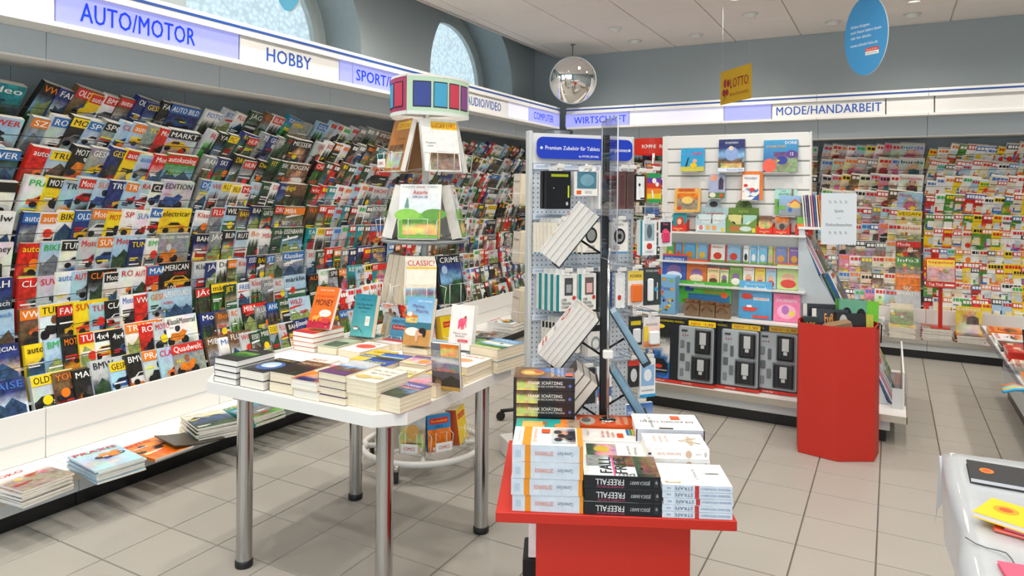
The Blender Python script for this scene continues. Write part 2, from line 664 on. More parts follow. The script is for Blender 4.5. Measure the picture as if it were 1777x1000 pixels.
# ceiling downlights (lens, housing, bulb) with their own lamps
def make_light():
    L = bpy.data.lights.new('downlight_lamp', 'SPOT')
    L.energy = LAMP_W
    L.color = (1.0, 0.955, 0.89)
    L.spot_size = R(150)
    L.spot_blend = 1.0
    L.shadow_soft_size = 0.05
    return L
lampdata = make_light()
rg = MB()
rg.lathe([(0.058, 0.0), (0.075, 0.0), (0.077, -0.004), (0.060, -0.007), (0.058, 0.0)], 24)
rg_me = rg
hs = MB()
hs.lathe([(0.056, 0.02), (0.056, -0.028), (0.052, -0.034), (0.046, -0.030), (0.044, -0.006)], 24)
ln = MB()
n = 20
ln.add([(0.045 * math.cos(2 * math.pi * k / n), 0.045 * math.sin(2 * math.pi * k / n), -0.012) for k in range(n)], [tuple(reversed(range(n)))])
proto = {}
LENSOFF = mat('lamp_lens_off', '#c9c6c0', rough=0.3)
def downlight(x, y, tilt, az, label, on=True):
    t = thing('ceiling_downlight', label, 'ceiling lamp', (x, y, ZC - 0.001), 0, 'round white downlights set in the ceiling tiles')
    for nm, mb, mt in (('trim_ring', rg, WHITE), ('swivel_housing', hs, WHITE), ('lens', ln, BULB)):
        if nm == 'lens' and not on:
            ln.build('lens', LENSOFF, t)
            continue
        if nm not in proto:
            proto[nm] = mb.build(nm, mt, t)
            o = proto[nm]
        else:
            o = proto[nm].copy()
            COL.objects.link(o)
            o.parent = t
        if nm != 'trim_ring':
            o.rotation_euler = (R(tilt), 0, R(az))
    if not on:
        return
    lo = bpy.data.objects.new('lamp', lampdata)
    COL.objects.link(lo)
    lo.parent = t
    lo.location = (0, 0, -0.06)
    lo.rotation_euler = (R(tilt) * 0.6, 0, R(az))
lx = [-2.53, -1.86, -1.19, -0.52, 0.155, 0.83, 1.51, 2.18]
for x, y, ti, az in ((-2.53, 6.83, 25, 80), (-2.53, 7.48, 8, 0), (-1.855, 7.49, 10, 20), (-1.19, 6.18, 6, 0), (-1.19, 6.85, 22, 60),
                     (-0.52, 7.53, 8, 0), (0.155, 6.93, 5, 0), (0.155, 7.54, 10, 0), (-2.53, 5.50, 25, 80)):
    downlight(x, y, ti, az, ('switched-off' if y > 7.2 else 'lit') + ' round white recessed downlight in a ceiling tile near the back wall', y < 7.2)
for x in (-3.2, -2.53, -1.19, 0.155, 1.51):
    for y in (4.15, 2.79, 1.44, 0.09):
        downlight(x, y, 22 if x < -2.0 else 8, 80 if x < -2 else 0, 'round white recessed downlight in a ceiling tile over the shop floor')
for y in (6.83, 5.5):
    downlight(1.51, y, 8, 0, 'lit round white recessed downlight in a ceiling tile near the back wall')
# ================================================================== MAGAZINE RACKS (bays along two walls)
OFF = [.285, .37, .45, .505, .54, .558, .565, .565, .565, .565]
TILT = [-18, -12, -4, 4, 10, 15, 20, 26, 30, 31]
SLUMP = [0, 0, 0, 1, 3, 5, 7, 9, 11, 12]
ZB = [.285, .435, .590, .745, .920, 1.075, 1.245, 1.415, 1.58, 1.725]
LIPM = mat('lip_edge', '#2b302f', rough=0.3)

def build_bay(name, label, loc, rz, w, zpan=2.105, group=None):
    t = thing(name, label, 'magazine rack', loc, rz, group)
    e = 0.0015
    a, b = e, w - e
    MB().box(a, b, 0.0, 0.30, 0, 0.073).build('plinth', PLINTH, t)
    MB().box(a, b, -0.025, 0.28, 0.074, 0.142).build('kick_panel', LGREY, t)
    bs = MB().box(a, b, -0.05, 0.60, 0.143, 0.176)
    bso = bs.build('base_shelf', WHITE, t)
    MB().box(a, b, -0.056, -0.0505, 0.140, 0.178).build('steel_edge', STEEL, bso)
    MB().bbox(a, b, 0.252, 0.266, 0.177, 0.415, 0.002).build('riser_panel', WHITE, t)
    MB().box(a, b, 0.602, 0.62, 0.177, 2.40).build('back_panel', DGREY, t)
    for k in range(10):
        MB().box(a, b, OFF[k] - 0.035, 0.60, ZB[k] - 0.010, ZB[k] - 0.001).build('tier_ledge', LGREY, t)
        if k:
            an = R(TILT[k])
            lip = MB()
            lip.M = Matrix.Translation((0, OFF[k] - 0.036, ZB[k] - 0.009)) @ Matrix.Rotation(an, 4, 'X')
            lip.add([(a, 0, 0), (b, 0, 0), (b, 0, 0.185), (a, 0, 0.185)], [(0, 1, 2, 3)])
            lo = lip.build('pocket_lip', ACRYL, t)
            le = MB()
            le.M = lip.M
            le.box(a, b, -0.0014, 0.0014, 0.1852, 0.1882)
            le.build('lip_edge', LIPM, lo)
    MB().box(a, b, 0.28, 0.292, zpan, 2.23).build('upper_panel', GREYL, t)
    MB().box(a, b, 0.28, 0.60, zpan - 0.012, zpan - 0.001).build('lower_soffit', WHITE, t)
    MB().box(a, b, 0.112, 0.60, 2.231, 2.243).build('header_soffit', WHITE, t)
    h = MB()
    h.box(a, b, 0.095, 0.115, 2.405, 2.477)
    h.box(a, b, 0.098, 0.115, 2.229, 2.252)
    h.box(a, b, 0.17, 0.18, 2.243, 2.46)
    h.box(a, b, 0.115, 0.60, 2.462, 2.474)
    ho = h.build('header_rail', WHITE, t)
    MB().box(a, b, 0.0925, 0.0945, 2.440, 2.4555).build('blue_stripe', BLUEST, ho)
    return t

PX, PY = -3.32, 7.38
LB = [0.90, 1.88, 2.87, 3.82, 4.77, 5.72, 6.67, 7.42]
LNAME = ['left of the AUTO/MOTOR sign', 'under the AUTO/MOTOR sign', 'under the HOBBY sign', 'under the SPORT sign', 'behind the comic spinner', 'under the AUDIO/VIDEO sign', 'under the COMPUTER sign']
LSHORT = ['before AUTO/MOTOR', 'under AUTO/MOTOR', 'under HOBBY', 'under SPORT', 'behind comic spinner', 'under AUDIO/VIDEO', 'under COMPUTER']
RB = [-3.36, -2.53, -1.58, -0.66, 0.29, 1.25, 2.2]
RNAME = ['under the WIRTSCHAFT sign', 'right of the WIRTSCHAFT sign', 'behind the children book wall', 'under the MODE/HANDARBEIT sign', 'full of puzzle magazines', 'past the puzzle magazines']
RSHORT = ['under WIRTSCHAFT', 'beyond WIRTSCHAFT', 'behind book wall', 'under MODE/HANDARBEIT', 'in puzzle bay', 'past puzzle bay']
for i in range(7):
    build_bay('magazine_rack', 'tiered wall rack of magazines ' + LNAME[i], (PX, LB[i], 0), R(90), LB[i + 1] - LB[i], 2.105, 'wall rack bays')
for i in range(6):
    build_bay('magazine_rack', 'tiered wall rack of magazines ' + RNAME[i], (RB[i], PY, 0), 0, RB[i + 1] - RB[i], 2.055, 'wall rack bays')
# corner filler between the two runs
cf = thing('rack_corner_post', 'grey corner post joining the two wall racks below the lit signs', 'panel', (PX - 0.30, PY + 0.30, 0))
MB().prism([(0, -0.25), (0.22, 0.0), (0.0, 0.02), (-0.02, 0.0)], 0, 2.23).build('post_panel', GREYL, cf)

# ---- header signs
def header_sign(label, run, s0, s1, txt=None, lit=None, cap=0.07, tx0=None, tx1=None):
    w_ = s1 - s0
    loc, rz = ((PX, s0, 0), R(90)) if run == 'L' else ((s0, PY, 0), 0)
    t = thing('category_sign', label, 'sign', loc, rz, 'category signs above the racks')
    pm = {None: WHITE, 'v': LITV, 'b': LITB, 'w': LITW}[lit]
    MB().box(0.003, w_ - 0.003, 0.116, 0.124, 2.2525, 2.4045).build('panel', pm, t)
    if txt:
        m = MB()
        a, b = tx0 - s0, tx1 - s0
        m.text(txt, (a, 0.1145, 2.328 - cap / 2), X_, Z_, cap, '#163f94', wt='b', wfit=b - a)
        m.build('lettering', BLUELIT if lit in ('v', 'b') else BLUEINK, t)
    return t
header_sign('faintly lit blank sign panel beside the AUTO/MOTOR sign', 'L', 0.9, 1.83, None, 'w')
header_sign('backlit violet sign reading AUTO/MOTOR in blue capitals', 'L', 1.835, 2.875, 'AUTO/MOTOR', 'v', 0.092, 1.945, 2.575)
header_sign('unlit white sign reading HOBBY in blue capitals', 'L', 2.88, 3.735, 'HOBBY', None, 0.083, 3.075, 3.465)
header_sign('narrow blank violet backlit panel between HOBBY and SPORT signs', 'L', 3.74, 3.875, None, 'v')
header_sign('backlit violet sign reading SPORT/FITNESS behind the comic spinner top', 'L', 3.88, 4.80, 'SPORT/FITNESS', 'v', 0.08, 3.91, 4.70)
header_sign('blank white sign panel behind the comic spinner top', 'L', 4.805, 5.35, None, None)
header_sign('unlit white sign reading AUDIO/VIDEO in blue capitals', 'L', 5.355, 6.20, 'AUDIO/VIDEO', None, 0.08, 5.42, 6.06)
header_sign('blank faintly lit panel between AUDIO/VIDEO and COMPUTER signs', 'L', 6.205, 6.66, None, 'w')
header_sign('backlit violet sign reading COMPUTER in blue capitals by the corner', 'L', 6.665, 7.46, 'COMPUTER', 'v', 0.078, 6.78, 7.28)
header_sign('backlit violet sign reading WIRTSCHAFT in blue capitals by the corner', 'R', -3.38, -2.60, 'WIRTSCHAFT', 'v', 0.078, -3.27, -2.63)
header_sign('long blank white sign panel right of the WIRTSCHAFT sign', 'R', -2.595, -1.56, None, 'w')
header_sign('short blank violet backlit panel left of the MODE/HANDARBEIT sign', 'R', -1.555, -1.085, None, 'v')
header_sign('white sign reading MODE/HANDARBEIT in blue capitals', 'R', -1.08, -0.06, 'MODE/HANDARBEIT', None, 0.083, -1.045, -0.09)
header_sign('blank white sign panel right of the MODE/HANDARBEIT sign', 'R', -0.055, 0.335, None, None)
header_sign('long blank white sign panel above the puzzle magazines', 'R', 0.34, 2.2, None, None)

# ---- cover art
PAL = {'white': '#efeeea', 'cream': '#e6dcc4', 'red': '#cf2a20', 'orange': '#e57a1c', 'yellow': '#f2cf1e', 'pale blue': '#a9c8dc', 'blue': '#2d6bb0',
       'navy': '#27346e', 'teal': '#1d8a93', 'green': '#4f8c34', 'dark green': '#2c4a30', 'black': '#20211f', 'grey': '#8d918f', 'brown': '#6e5238', 'pink': '#dd86a4', 'purple': '#6c4a86', 'silver': '#c3c7c8'}
PALC = {k: np.array(C(v)[:3]) for k, v in PAL.items()}
THEME = {
    'auto': (['white', 'white', 'red', 'black', 'silver', 'yellow', 'white', 'grey', 'pale blue', 'black', 'white', 'brown', 'pale blue', 'navy'], ['car', 'road', 'machine', 'landscape'],
             ['auto', 'AUTO BILD', 'MOTOR', 'SPORT', 'OLDTIMER', 'MARKT', 'PRAXIS', 'CLASSIC', 'TUNING', 'auto TEST', 'SUV', '4x4', 'RACING', 'YOUNG', 'MotorKlassik', 'POWER', 'VW', 'TRUCK', 'MOTORRAD', 'BIKE', 'ROLLER', 'GESPANN', 'FAHRER', 'BMW', 'SZENE', 'Motor fan']),
    'hobby': (['white', 'dark green', 'brown', 'black', 'white', 'navy', 'pale blue', 'silver', 'white', 'grey', 'dark green'], ['forest', 'train', 'landscape', 'aircraft'],
              ['JÄGER', 'WILD', 'DJZ', 'RUTE', 'ANGELN', 'BLINKER', 'FLUG', 'JET', 'MIBA', 'EISENBAHN', 'BAHN', 'Modell', 'FLUGZEUG', 'GARTENBAHN', 'RC', 'Boote', 'DRONES', 'Klassiker', 'märklin', 'FREE', 'Damals', 'HUND']),
    'mix': (['white', 'grey', 'black', 'white', 'red', 'pale blue', 'navy', 'silver', 'white', 'brown', 'silver', 'dark green', 'teal'], ['portrait', 'landscape', 'machine', 'forest'],
            ['BIKE', 'SKI', 'BOGEN', 'GOLF', 'TENNIS', 'RUN', 'FIT', 'video', 'AUDIO', 'stereo', 'FOTO', 'PC', 'CHIP', 'HISTORY', 'SPIEGEL', 'GEO', 'WELT', 'Segeln', 'YACHT', 'TOURS', 'REISE']),
    'women': (['white', 'cream', 'silver', 'pale blue', 'silver', 'grey', 'white', 'cream', 'pink', 'brown', 'silver'], ['portrait', 'flower', 'home', 'portrait'],
              ['burda', 'Style', 'Mein', 'Garten', 'HOME', 'Wohnen', 'Frau', 'vital', 'Anna', 'Nähen', 'Stricken', 'Land', 'VEGAN', 'Kochen', 'ELLE', 'Mode', 'Maschen', 'plus', 'YOGA']),
    'puzzle': (['yellow', 'white', 'white', 'yellow', 'red', 'cream', 'green', 'pale blue', 'white'], ['puzzle'],
               ['Rätsel', 'SUDOKU', 'Kreuz', 'Raten', 'RÄTSEL', 'Kniffel', 'SUPER', 'Pause', 'Mix', '600', 'Logik']),
}

def upsample(a, r, c):
    h, w_ = a.shape[:2]
    yi = np.linspace(0, h - 1, r)
    xi = np.linspace(0, w_ - 1, c)
    y0_ = np.minimum(yi.astype(int), h - 2)
    x0_ = np.minimum(xi.astype(int), w_ - 2)
    fy = (yi - y0_)[:, None, None]
    fx = (xi - x0_)[None, :, None]
    g = lambda p, q: a[np.ix_(p, q)]
    return g(y0_, x0_) * (1 - fy) * (1 - fx) + g(y0_ + 1, x0_) * fy * (1 - fx) + g(y0_, x0_ + 1) * (1 - fy) * fx + g(y0_ + 1, x0_ + 1) * fy * fx

def make_art(rng, base, art, r=10, c=7):
    """smooth photograph-like colour field, row 0 at the bottom"""
    b = PALC[base]
    A = np.tile(b, (r, c, 1))
    n = upsample(rng.random((4, 3, 1)), r, c)
    n2 = upsample(rng.random((6, 5, 3)), r, c)
    yy = np.linspace(0, 1, r)[:, None, None]
    xx = np.linspace(0, 1, c)[None, :, None]
    if art in ('landscape', 'aircraft', 'train'):
        sky = np.array(C(str(rng.choice(['#7fb0d8', '#c9d4da', '#e0c49a', '#5a7a9c', '#3a4650', '#d8d8d2'])))[:3]) * (0.6 + 0.6 * n)
        gr = PALC[str(rng.choice(['green', 'brown', 'grey', 'dark green', 'blue']))] * (0.4 + 1.0 * n2)
        pic = np.where(yy + 0.25 * (n - 0.5) > 0.45, sky, gr)
        k = np.clip((0.72 - yy) * 6, 0, 1)
        A = A * (1 - k) + pic * k
    elif art in ('car', 'machine', 'road'):
        cc = PALC[str(rng.choice(['red', 'black', 'silver', 'blue', 'grey', 'orange', 'black', 'brown']))]
        d = ((xx - 0.5 - 0.2 * (rng.random() - .5)) / 0.46) ** 2 + ((yy - 0.33) / 0.2) ** 2 + 0.7 * (n - 0.5)
        k = np.clip(1.4 - d, 0, 1)
        A = A * (0.75 + 0.5 * n2) * (1 - k) + cc * (0.35 + 1.1 * n2) * k
    elif art == 'forest':
        pic = PALC[str(rng.choice(['dark green', 'brown', 'green', 'black']))] * (0.3 + 1.5 * n2)
        k = np.clip((0.78 - yy) * 6, 0, 1)
        A = A * (1 - k) + pic * k
    elif art == 'portrait':
        d = ((xx - 0.52) / 0.3) ** 2 + ((yy - 0.55) / 0.22) ** 2
        k = np.clip(1.5 - d, 0, 1)
        cl = PALC[str(rng.choice(['black', 'navy', 'red', 'white', 'teal', 'grey', 'pink']))]
        kb = np.clip(1.6 - ((xx - 0.5) / 0.42) ** 2 - ((yy - 0.12) / 0.36) ** 2, 0, 1)
        A = A * (0.75 + 0.4 * n2)
        A = A * (1 - kb) + cl * (0.5 + 0.7 * n2) * kb
        A = A * (1 - k) + np.array(C('#c99c7c')[:3]) * (0.6 + 0.6 * n2) * k
    elif art in ('flower', 'home'):
        pic = np.array(C('#c9b9a6')[:3]) * 0.4 + 0.6 * n2 * PALC[str(rng.choice(['pink', 'green', 'yellow', 'cream', 'brown']))] * 1.6
        k = np.clip((0.76 - yy) * 6, 0, 1)
        A = A * (1 - k) + pic * k
    elif art == 'puzzle':
        k = (n2[:, :, :1] > 0.55) * 1.0 * (yy < 0.6)
        A = A * (1 - k) + PALC[str(rng.choice(['red', 'yellow', 'white', 'blue', 'orange']))] * k
    return np.clip(A, 0.004, 0.9)

TITCOL = {'white': '#f4f3ef', 'black': '#1b1b1b', 'red': '#d01f1a', 'yellow': '#f7d81f', 'blue': '#1f4f9c', 'orange': '#ec7a1a', 'green': '#32b04a'}
DARK = ('black', 'navy', 'dark green', 'brown', 'red', 'purple', 'blue', 'teal', 'green', 'grey', 'orange')

def gen_spec(rng, theme):
    bases, arts, titles = THEME[theme]
    base = str(rng.choice(bases))
    art = str(rng.choice(arts))
    if base in DARK:
        tc = str(rng.choice(['white', 'white', 'yellow', 'white', 'orange' if base in ('black', 'navy', 'brown') else 'white']))
    else:
        tc = str(rng.choice(['red', 'black', 'red', 'blue', 'orange' if base != 'yellow' else 'red', 'green']))
    band = None
    if rng.random() < {'puzzle': .5, 'women': .12}.get(theme, .3):
        band = str(rng.choice(['red', 'yellow', 'blue', 'red', 'black', 'orange']))
        tc = 'black' if band in ('yellow',) else 'white'
    return dict(base=base, art=art, tc=tc, band=band, title=str(rng.choice(titles)), seed=int(rng.integers(1 << 30)), lines=None)

PAGE = C('#e4dfd4')

def subject(mb, o, w_, h, art, rng):
    """crisp picture motif on the lower part of a cover"""
    def F(pts, col):
        mb.flat(o - Y_ * (0.0002 * (1 + len(done))), X_, Z_, [(w_ * min(.99, max(.01, x)), h * min(.8, max(.01, y))) for x, y in pts], col, 1)
        done.append(1)
    done = []
    cx_, cy_, s = 0.3 + 0.35 * rng.random(), 0.46 + 0.12 * rng.random(), 0.75 + 0.35 * rng.random()
    T = lambda pts: [(cx_ + s * x, cy_ + s * y) for x, y in pts]
    el = lambda x, y, rx, ry: T([(x + rx * math.cos(2 * math.pi * k / 9), y + ry * math.sin(2 * math.pi * k / 9)) for k in range(9)])
    pick = lambda *c: str(rng.choice(c))
    if art in ('car', 'road'):
        c1 = pick('#b8201c', '#2a2c30', '#d8d9d8', '#2a4f8c', '#e0a81c', '#77797a', '#e8702a')
        F(T([(-.42, -.02), (.42, -.03), (.44, .06), (.26, .09), (.12, .16), (-.16, .16), (-.28, .09), (-.43, .07)]), c1)
        F(T([(-.22, .09), (-.13, .145), (.1, .145), (.2, .09)]), '#1c2226')
        F(el(-.25, -.02, .1, .06), '#141516')
        F(el(.25, -.03, .1, .06), '#141516')
    elif art == 'machine':
        c1 = pick('#b8201c', '#1c1e22', '#3a3f44', '#d87a1c', '#2a4f8c')
        F(el(-.26, -.05, .15, .1), '#17181a')
        F(el(.26, -.05, .15, .1), '#17181a')
        F(T([(-.3, .0), (-.05, -.06), (.2, -.02), (.36, .14), (.2, .2), (.05, .12), (-.2, .14)]), c1)
        F(el(.02, .24, .1, .09), pick('#2c2f34', '#8a5a40', '#c9c9c4'))
    elif art == 'portrait':
        F(T([(-.3, -.25), (.3, -.25), (.26, .06), (.1, .12), (-.1, .12), (-.26, .06)]), pick('#1d2733', '#a32a30', '#e6e2da', '#2f5f6c', '#5a4a42', '#c86a8a'))
        F(el(0, .3, .17, .14), pick('#2a1d16', '#6a4526', '#b98a4a', '#1c1816'))
        F(el(0, .26, .13, .12), pick('#d9ac8c', '#c99a78', '#e3bb9c'))
    elif art == 'forest':
        for k in range(5):
            x = -.45 + .2 * k + .08 * rng.random()
            F(T([(x - .12, -.2), (x + .12, -.2), (x, .25 + .2 * rng.random())]), pick('#16261a', '#24402a', '#33261a', '#3f5a2a'))
        F(el(0, -.1, .16, .08), pick('#8a5a34', '#4a3424', '#b9a88a'))
    elif art == 'train':
        F(T([(-.45, -.1), (.4, -.16), (.44, .12), (-.45, .1)]), pick('#a8281e', '#2a3a4c', '#1d1f20', '#2f6a4a'))
        F(T([(-.4, .02), (.38, .0), (.38, .07), (-.4, .06)]), '#d6dcdc')
    elif art in ('aircraft', 'landscape'):
        c1 = pick('#2f4a30', '#5a4a3a', '#70757a', '#2a4a6a', '#8a9a5a')
        F(T([(-.6, -.3), (.6, -.3), (.6, -.02), (.3, .16), (.1, .02), (-.2, .2), (-.45, .0), (-.6, .08)]), c1)
        if art == 'aircraft':
            F(T([(-.4, .2), (.35, .28), (.42, .34), (.3, .34), (-.05, .3), (-.12, .4), (-.17, .4), (-.15, .28), (-.38, .25)]), pick('#e6e8ea', '#8a8f94', '#c83a2a'))
    elif art in ('flower', 'home'):
        for k in range(4):
            F(el(-.3 + .6 * rng.random(), -.1 + .4 * rng.random(), .09, .07), pick('#d8607a', '#e8c04a', '#8aa84a', '#f0e6d6', '#b0703a'))
    elif art == 'puzzle':
        F(T([(-.4, -.2), (.4, -.2), (.4, .02), (-.4, .02)]), pick('#d8301e', '#2f6ab0', '#f0c81e', '#e8742a', '#4f9a3a', '#c9407a'))
        F(T([(-.3, -.12), (.1, -.12), (.1, .16), (-.3, .16)]), pick('#f2efe6', '#c9d4da', '#e8d8b8'))
        F(el(.22, .1, .14, .1), pick('#d8301e', '#f0c81e', '#2f6ab0', '#e0b090'))

def mag_mesh(mb, sp, w_, h, t, detail=True, wt='b'):
    rng = np.random.default_rng(sp['seed'])
    cov = C(tuple(PALC[sp['base']]))
    x0, x1 = -w_ / 2, w_ / 2
    # body: back, spine, top, fore-edge
    mb.add([(x0, 0, 0), (x0, t, 0), (x0, t, h), (x0, 0, h)], [(3, 2, 1, 0)][::-1], tuple(c * 0.9 for c in cov[:3]))
    mb.add([(x1, 0, 0), (x1, t, 0), (x1, t, h), (x1, 0, h)], [(0, 1, 2, 3)], PAGE)
    mb.add([(x0, 0, h), (x1, 0, h), (x1, t, h), (x0, t, h)], [(0, 1, 2, 3)], PAGE)
    mb.add([(x0, 0, 0), (x1, 0, 0), (x1, t, 0), (x0, t, 0)], [(3, 2, 1, 0)], PAGE)
    mb.add([(x0, t, 0), (x1, t, 0), (x1, t, h), (x0, t, h)], [(3, 2, 1, 0)], cov)
    A = make_art(rng, sp['base'], sp['art'], *((10, 7) if detail else (6, 4)))
    mb.grid((x0, 0, 0), X_, Z_, w_, h, A, 1)
    o = Vector((x0, -0.0022, 0))
    o2 = Vector((x0, -0.0027, 0))
    subject(mb, Vector((x0, -0.0001, 0)), w_, h, sp['art'], rng)
    tc = TITCOL[sp['tc']]
    if sp['band']:
        mb.rect(o, X_, Z_, 0, w_, h * .80, h * .985, PAL[sp['band']])
    if detail:
        ti = sp['title']
        ch = sp.get('cap', 0.115) * h
        mb.text(ti, o2 + Z_ * (h * .965 - ch - 0.004) + X_ * (w_ * .05), X_, Z_, ch, tc, wmax=w_ * .9, wfit=w_ * .9 if len(ti) > 4 else None, wt=wt)
        for (s, x, y, c2, col) in (sp['lines'] or []):
            mb.text(s, o2 + X_ * (w_ * x) + Z_ * (h * y), X_, Z_, h * c2, col, wmax=w_ * (0.96 - x))
    else:
        xx = 0.06
        while xx < 0.85:
            ww = 0.08 + 0.1 * rng.random()
            mb.rect(o2, X_, Z_, w_ * xx, w_ * min(xx + ww, .94), h * .84, h * .95, tc)
            xx += ww + 0.035
    if not sp['lines']:
        for k in range(int(rng.integers(2, 6))):
            y = 0.1 + 0.6 * rng.random()
            x = 0.05 + (0.0 if rng.random() < .6 else 0.4)
            l = 0.16 + 0.3 * rng.random()
            col = str(rng.choice(['#f5f4f0', '#f5e21f', '#d02a20', '#f5f4f0', '#20242c']))
            mb.rect(o, X_, Z_, w_ * x, w_ * (x + l), h * y, h * (y + 0.028), col)
            if detail and rng.random() < .6:
                mb.rect(o, X_, Z_, w_ * x, w_ * (x + l * .7), h * (y - 0.04), h * (y - 0.018), col)
        if rng.random() < .3:
            mb.ell(o2, X_, Z_, w_ * (0.2 + 0.5 * rng.random()), h * (0.3 + 0.35 * rng.random()), 0.024, 0.024, str(rng.choice(['#f6d61d', '#e0321f', '#f47c1c'])))

# ---- fill every tier of every bay
rng = np.random.default_rng(7)
SPECIAL = {  # (run, bay, row from the bottom): what closes the bay with its whole cover showing
    ('L', 1, 6): dict(base='yellow', art='car', tc='black', band=None, title='electricar', lines=[('2020', .62, .58, .05, '#d0281c')], pic='silver car'),
    ('L', 1, 4): dict(base='black', art='car', tc='white', band=None, title='AMERICAN', lines=[('CLASSICS', .45, .74, .05, '#cf3a2a'), ('100', .25, .42, .1, '#efe9dc'), ('US CARS', .06, .24, .11, '#efe9dc')], pic='red car'),
    ('L', 1, 3): dict(base='pale blue', art='landscape', tc='white', band=None, title='ALPENTOUREN', lines=[('ALPEN', .06, .7, .05, '#d0281c'), ('STEIERMARK', .06, .3, .06, '#f2e020')], pic='rider'),
    ('L', 1, 2): dict(base='white', art='machine', tc='black', band=None, title='KlassikMotorrad', lines=[('2020', .1, .76, .03, '#444444')], pic='motorcycle'),
    ('L', 1, 1): dict(base='grey', art='machine', tc='white', band='red', title='Quadwelt', lines=[('NEU', .08, .62, .06, '#f2e020')], pic='quad bike'),
    ('L', 1, 7): dict(base='silver', art='machine', tc='black', band=None, title='EDITION', lines=[('CLASSIC', .08, .7, .03, '#d0281c')], pic='grey photograph'),
    ('L', 1, 5): dict(base='grey', art='machine', tc='white', band=None, title='CLASSIC TRADER', lines=[('04', .06, .5, .05, '#d0281c')], cap=.05, pic='black racing car'),
    ('L', 1, 8): dict(base='green', art='landscape', tc='white', band='red', title='autokatalog', lines=[('2020', .1, .55, .12, '#9bd12a')], pic='catalogue cars'),
    ('L', 0, 1): dict(base='navy', art='landscape', tc='blue', band=None, title='PRAISE', lines=[('&', .5, .55, .03, '#6f8fd0')], pic='white trainers'),
    ('L', 0, 2): dict(base='navy', art='landscape', tc='white', band=None, title='GEO SPECIAL', lines=[('NEU', .12, .6, .04, '#f08a4a')], cap=.07, pic='pink desert'),
    ('L', 0, 3): dict(base='pale blue', art='landscape', tc='blue', band=None, title='Südfrankreich', lines=[('REISE', .3, .88, .03, '#6a86b0')], cap=.075, pic='lake and hill'),
    ('L', 0, 4): dict(base='navy', art='landscape', tc='white', band=None, title='RABAH', lines=[('Marrakesch', .1, .52, .09, '#f2f2f2')], pic='red tower'),
    ('L', 0, 5): dict(base='white', art='portrait', tc='black', band=None, title='Norderney', lines=[('Insel', .5, .72, .04, '#777777')], pic='two people'),
    ('L', 0, 6): dict(base='white', art='landscape', tc='grey', band=None, title='Moselw', lines=[('Reisen', .1, .6, .04, '#c03028')], pic='dark landscape'),
    ('L', 2, 9): dict(base='black', art='portrait', tc='white', band=None, title='MESSER', lines=None, pic='knife'),
    ('L', 2, 7): dict(base='brown', art='forest', tc='yellow', band=None, title='Jagd', lines=None, pic='forest'),
    ('L', 2, 4): dict(base='grey', art='aircraft', tc='white', band='blue', title='Klassiker', lines=None, pic='aircraft'),
    ('L', 2, 1): dict(base='navy', art='train', tc='white', band=None, title='Eisenbahn', lines=[('Spezial', .1, .6, .05, '#e8862a')], pic='train'),
    ('R', 3, 9): dict(base='silver', art='portrait', tc='black', band=None, title='burda', lines=None, pic='dark haired woman'),
    ('R', 3, 10): dict(base='silver', art='portrait', tc='blue', band=None, title='burda', lines=None, pic='woman in blue'),
    ('R', 3, 8): dict(base='white', art='portrait', tc='red', band=None, title='Strickmuster', lines=None, pic='woman in a knitted top'),
    ('R', 3, 3): dict(base='green', art='flower', tc='white', band=None, title='Info3', lines=[('Erde', .4, .3, .1, '#2c3a20')], pic='sunflowers'),
    ('R', 3, 2): dict(base='orange', art='none', tc='white', band=None, title='Ursache Wirkung', lines=[('%', .3, .3, .3, '#f4d9c0')], cap=.06, pic='white line drawing'),
    ('R', 3, 1): dict(base='silver', art='none', tc='white', band=None, title='SPUREN', lines=[('SPUREN', .3, .2, .09, '#8a8a86')], pic='pale spiral'),
}
for s_ in SPECIAL.values():
    if s_['tc'] == 'grey':
        s_['tc'] = 'black'
TITCOL['silver'] = '#c9c9c9'
TITCOL['blue'] = '#3f74c4'
ORD = ['bottom', 'second', 'third', 'fourth', 'fifth', 'sixth', 'seventh', 'eighth', 'ninth', 'top']
THL = ['auto', 'auto', 'hobby', 'mix', 'mix', 'mix', 'mix']
THR = ['mix', 'mix', 'women', 'women', 'puzzle', 'puzzle']
mags = []
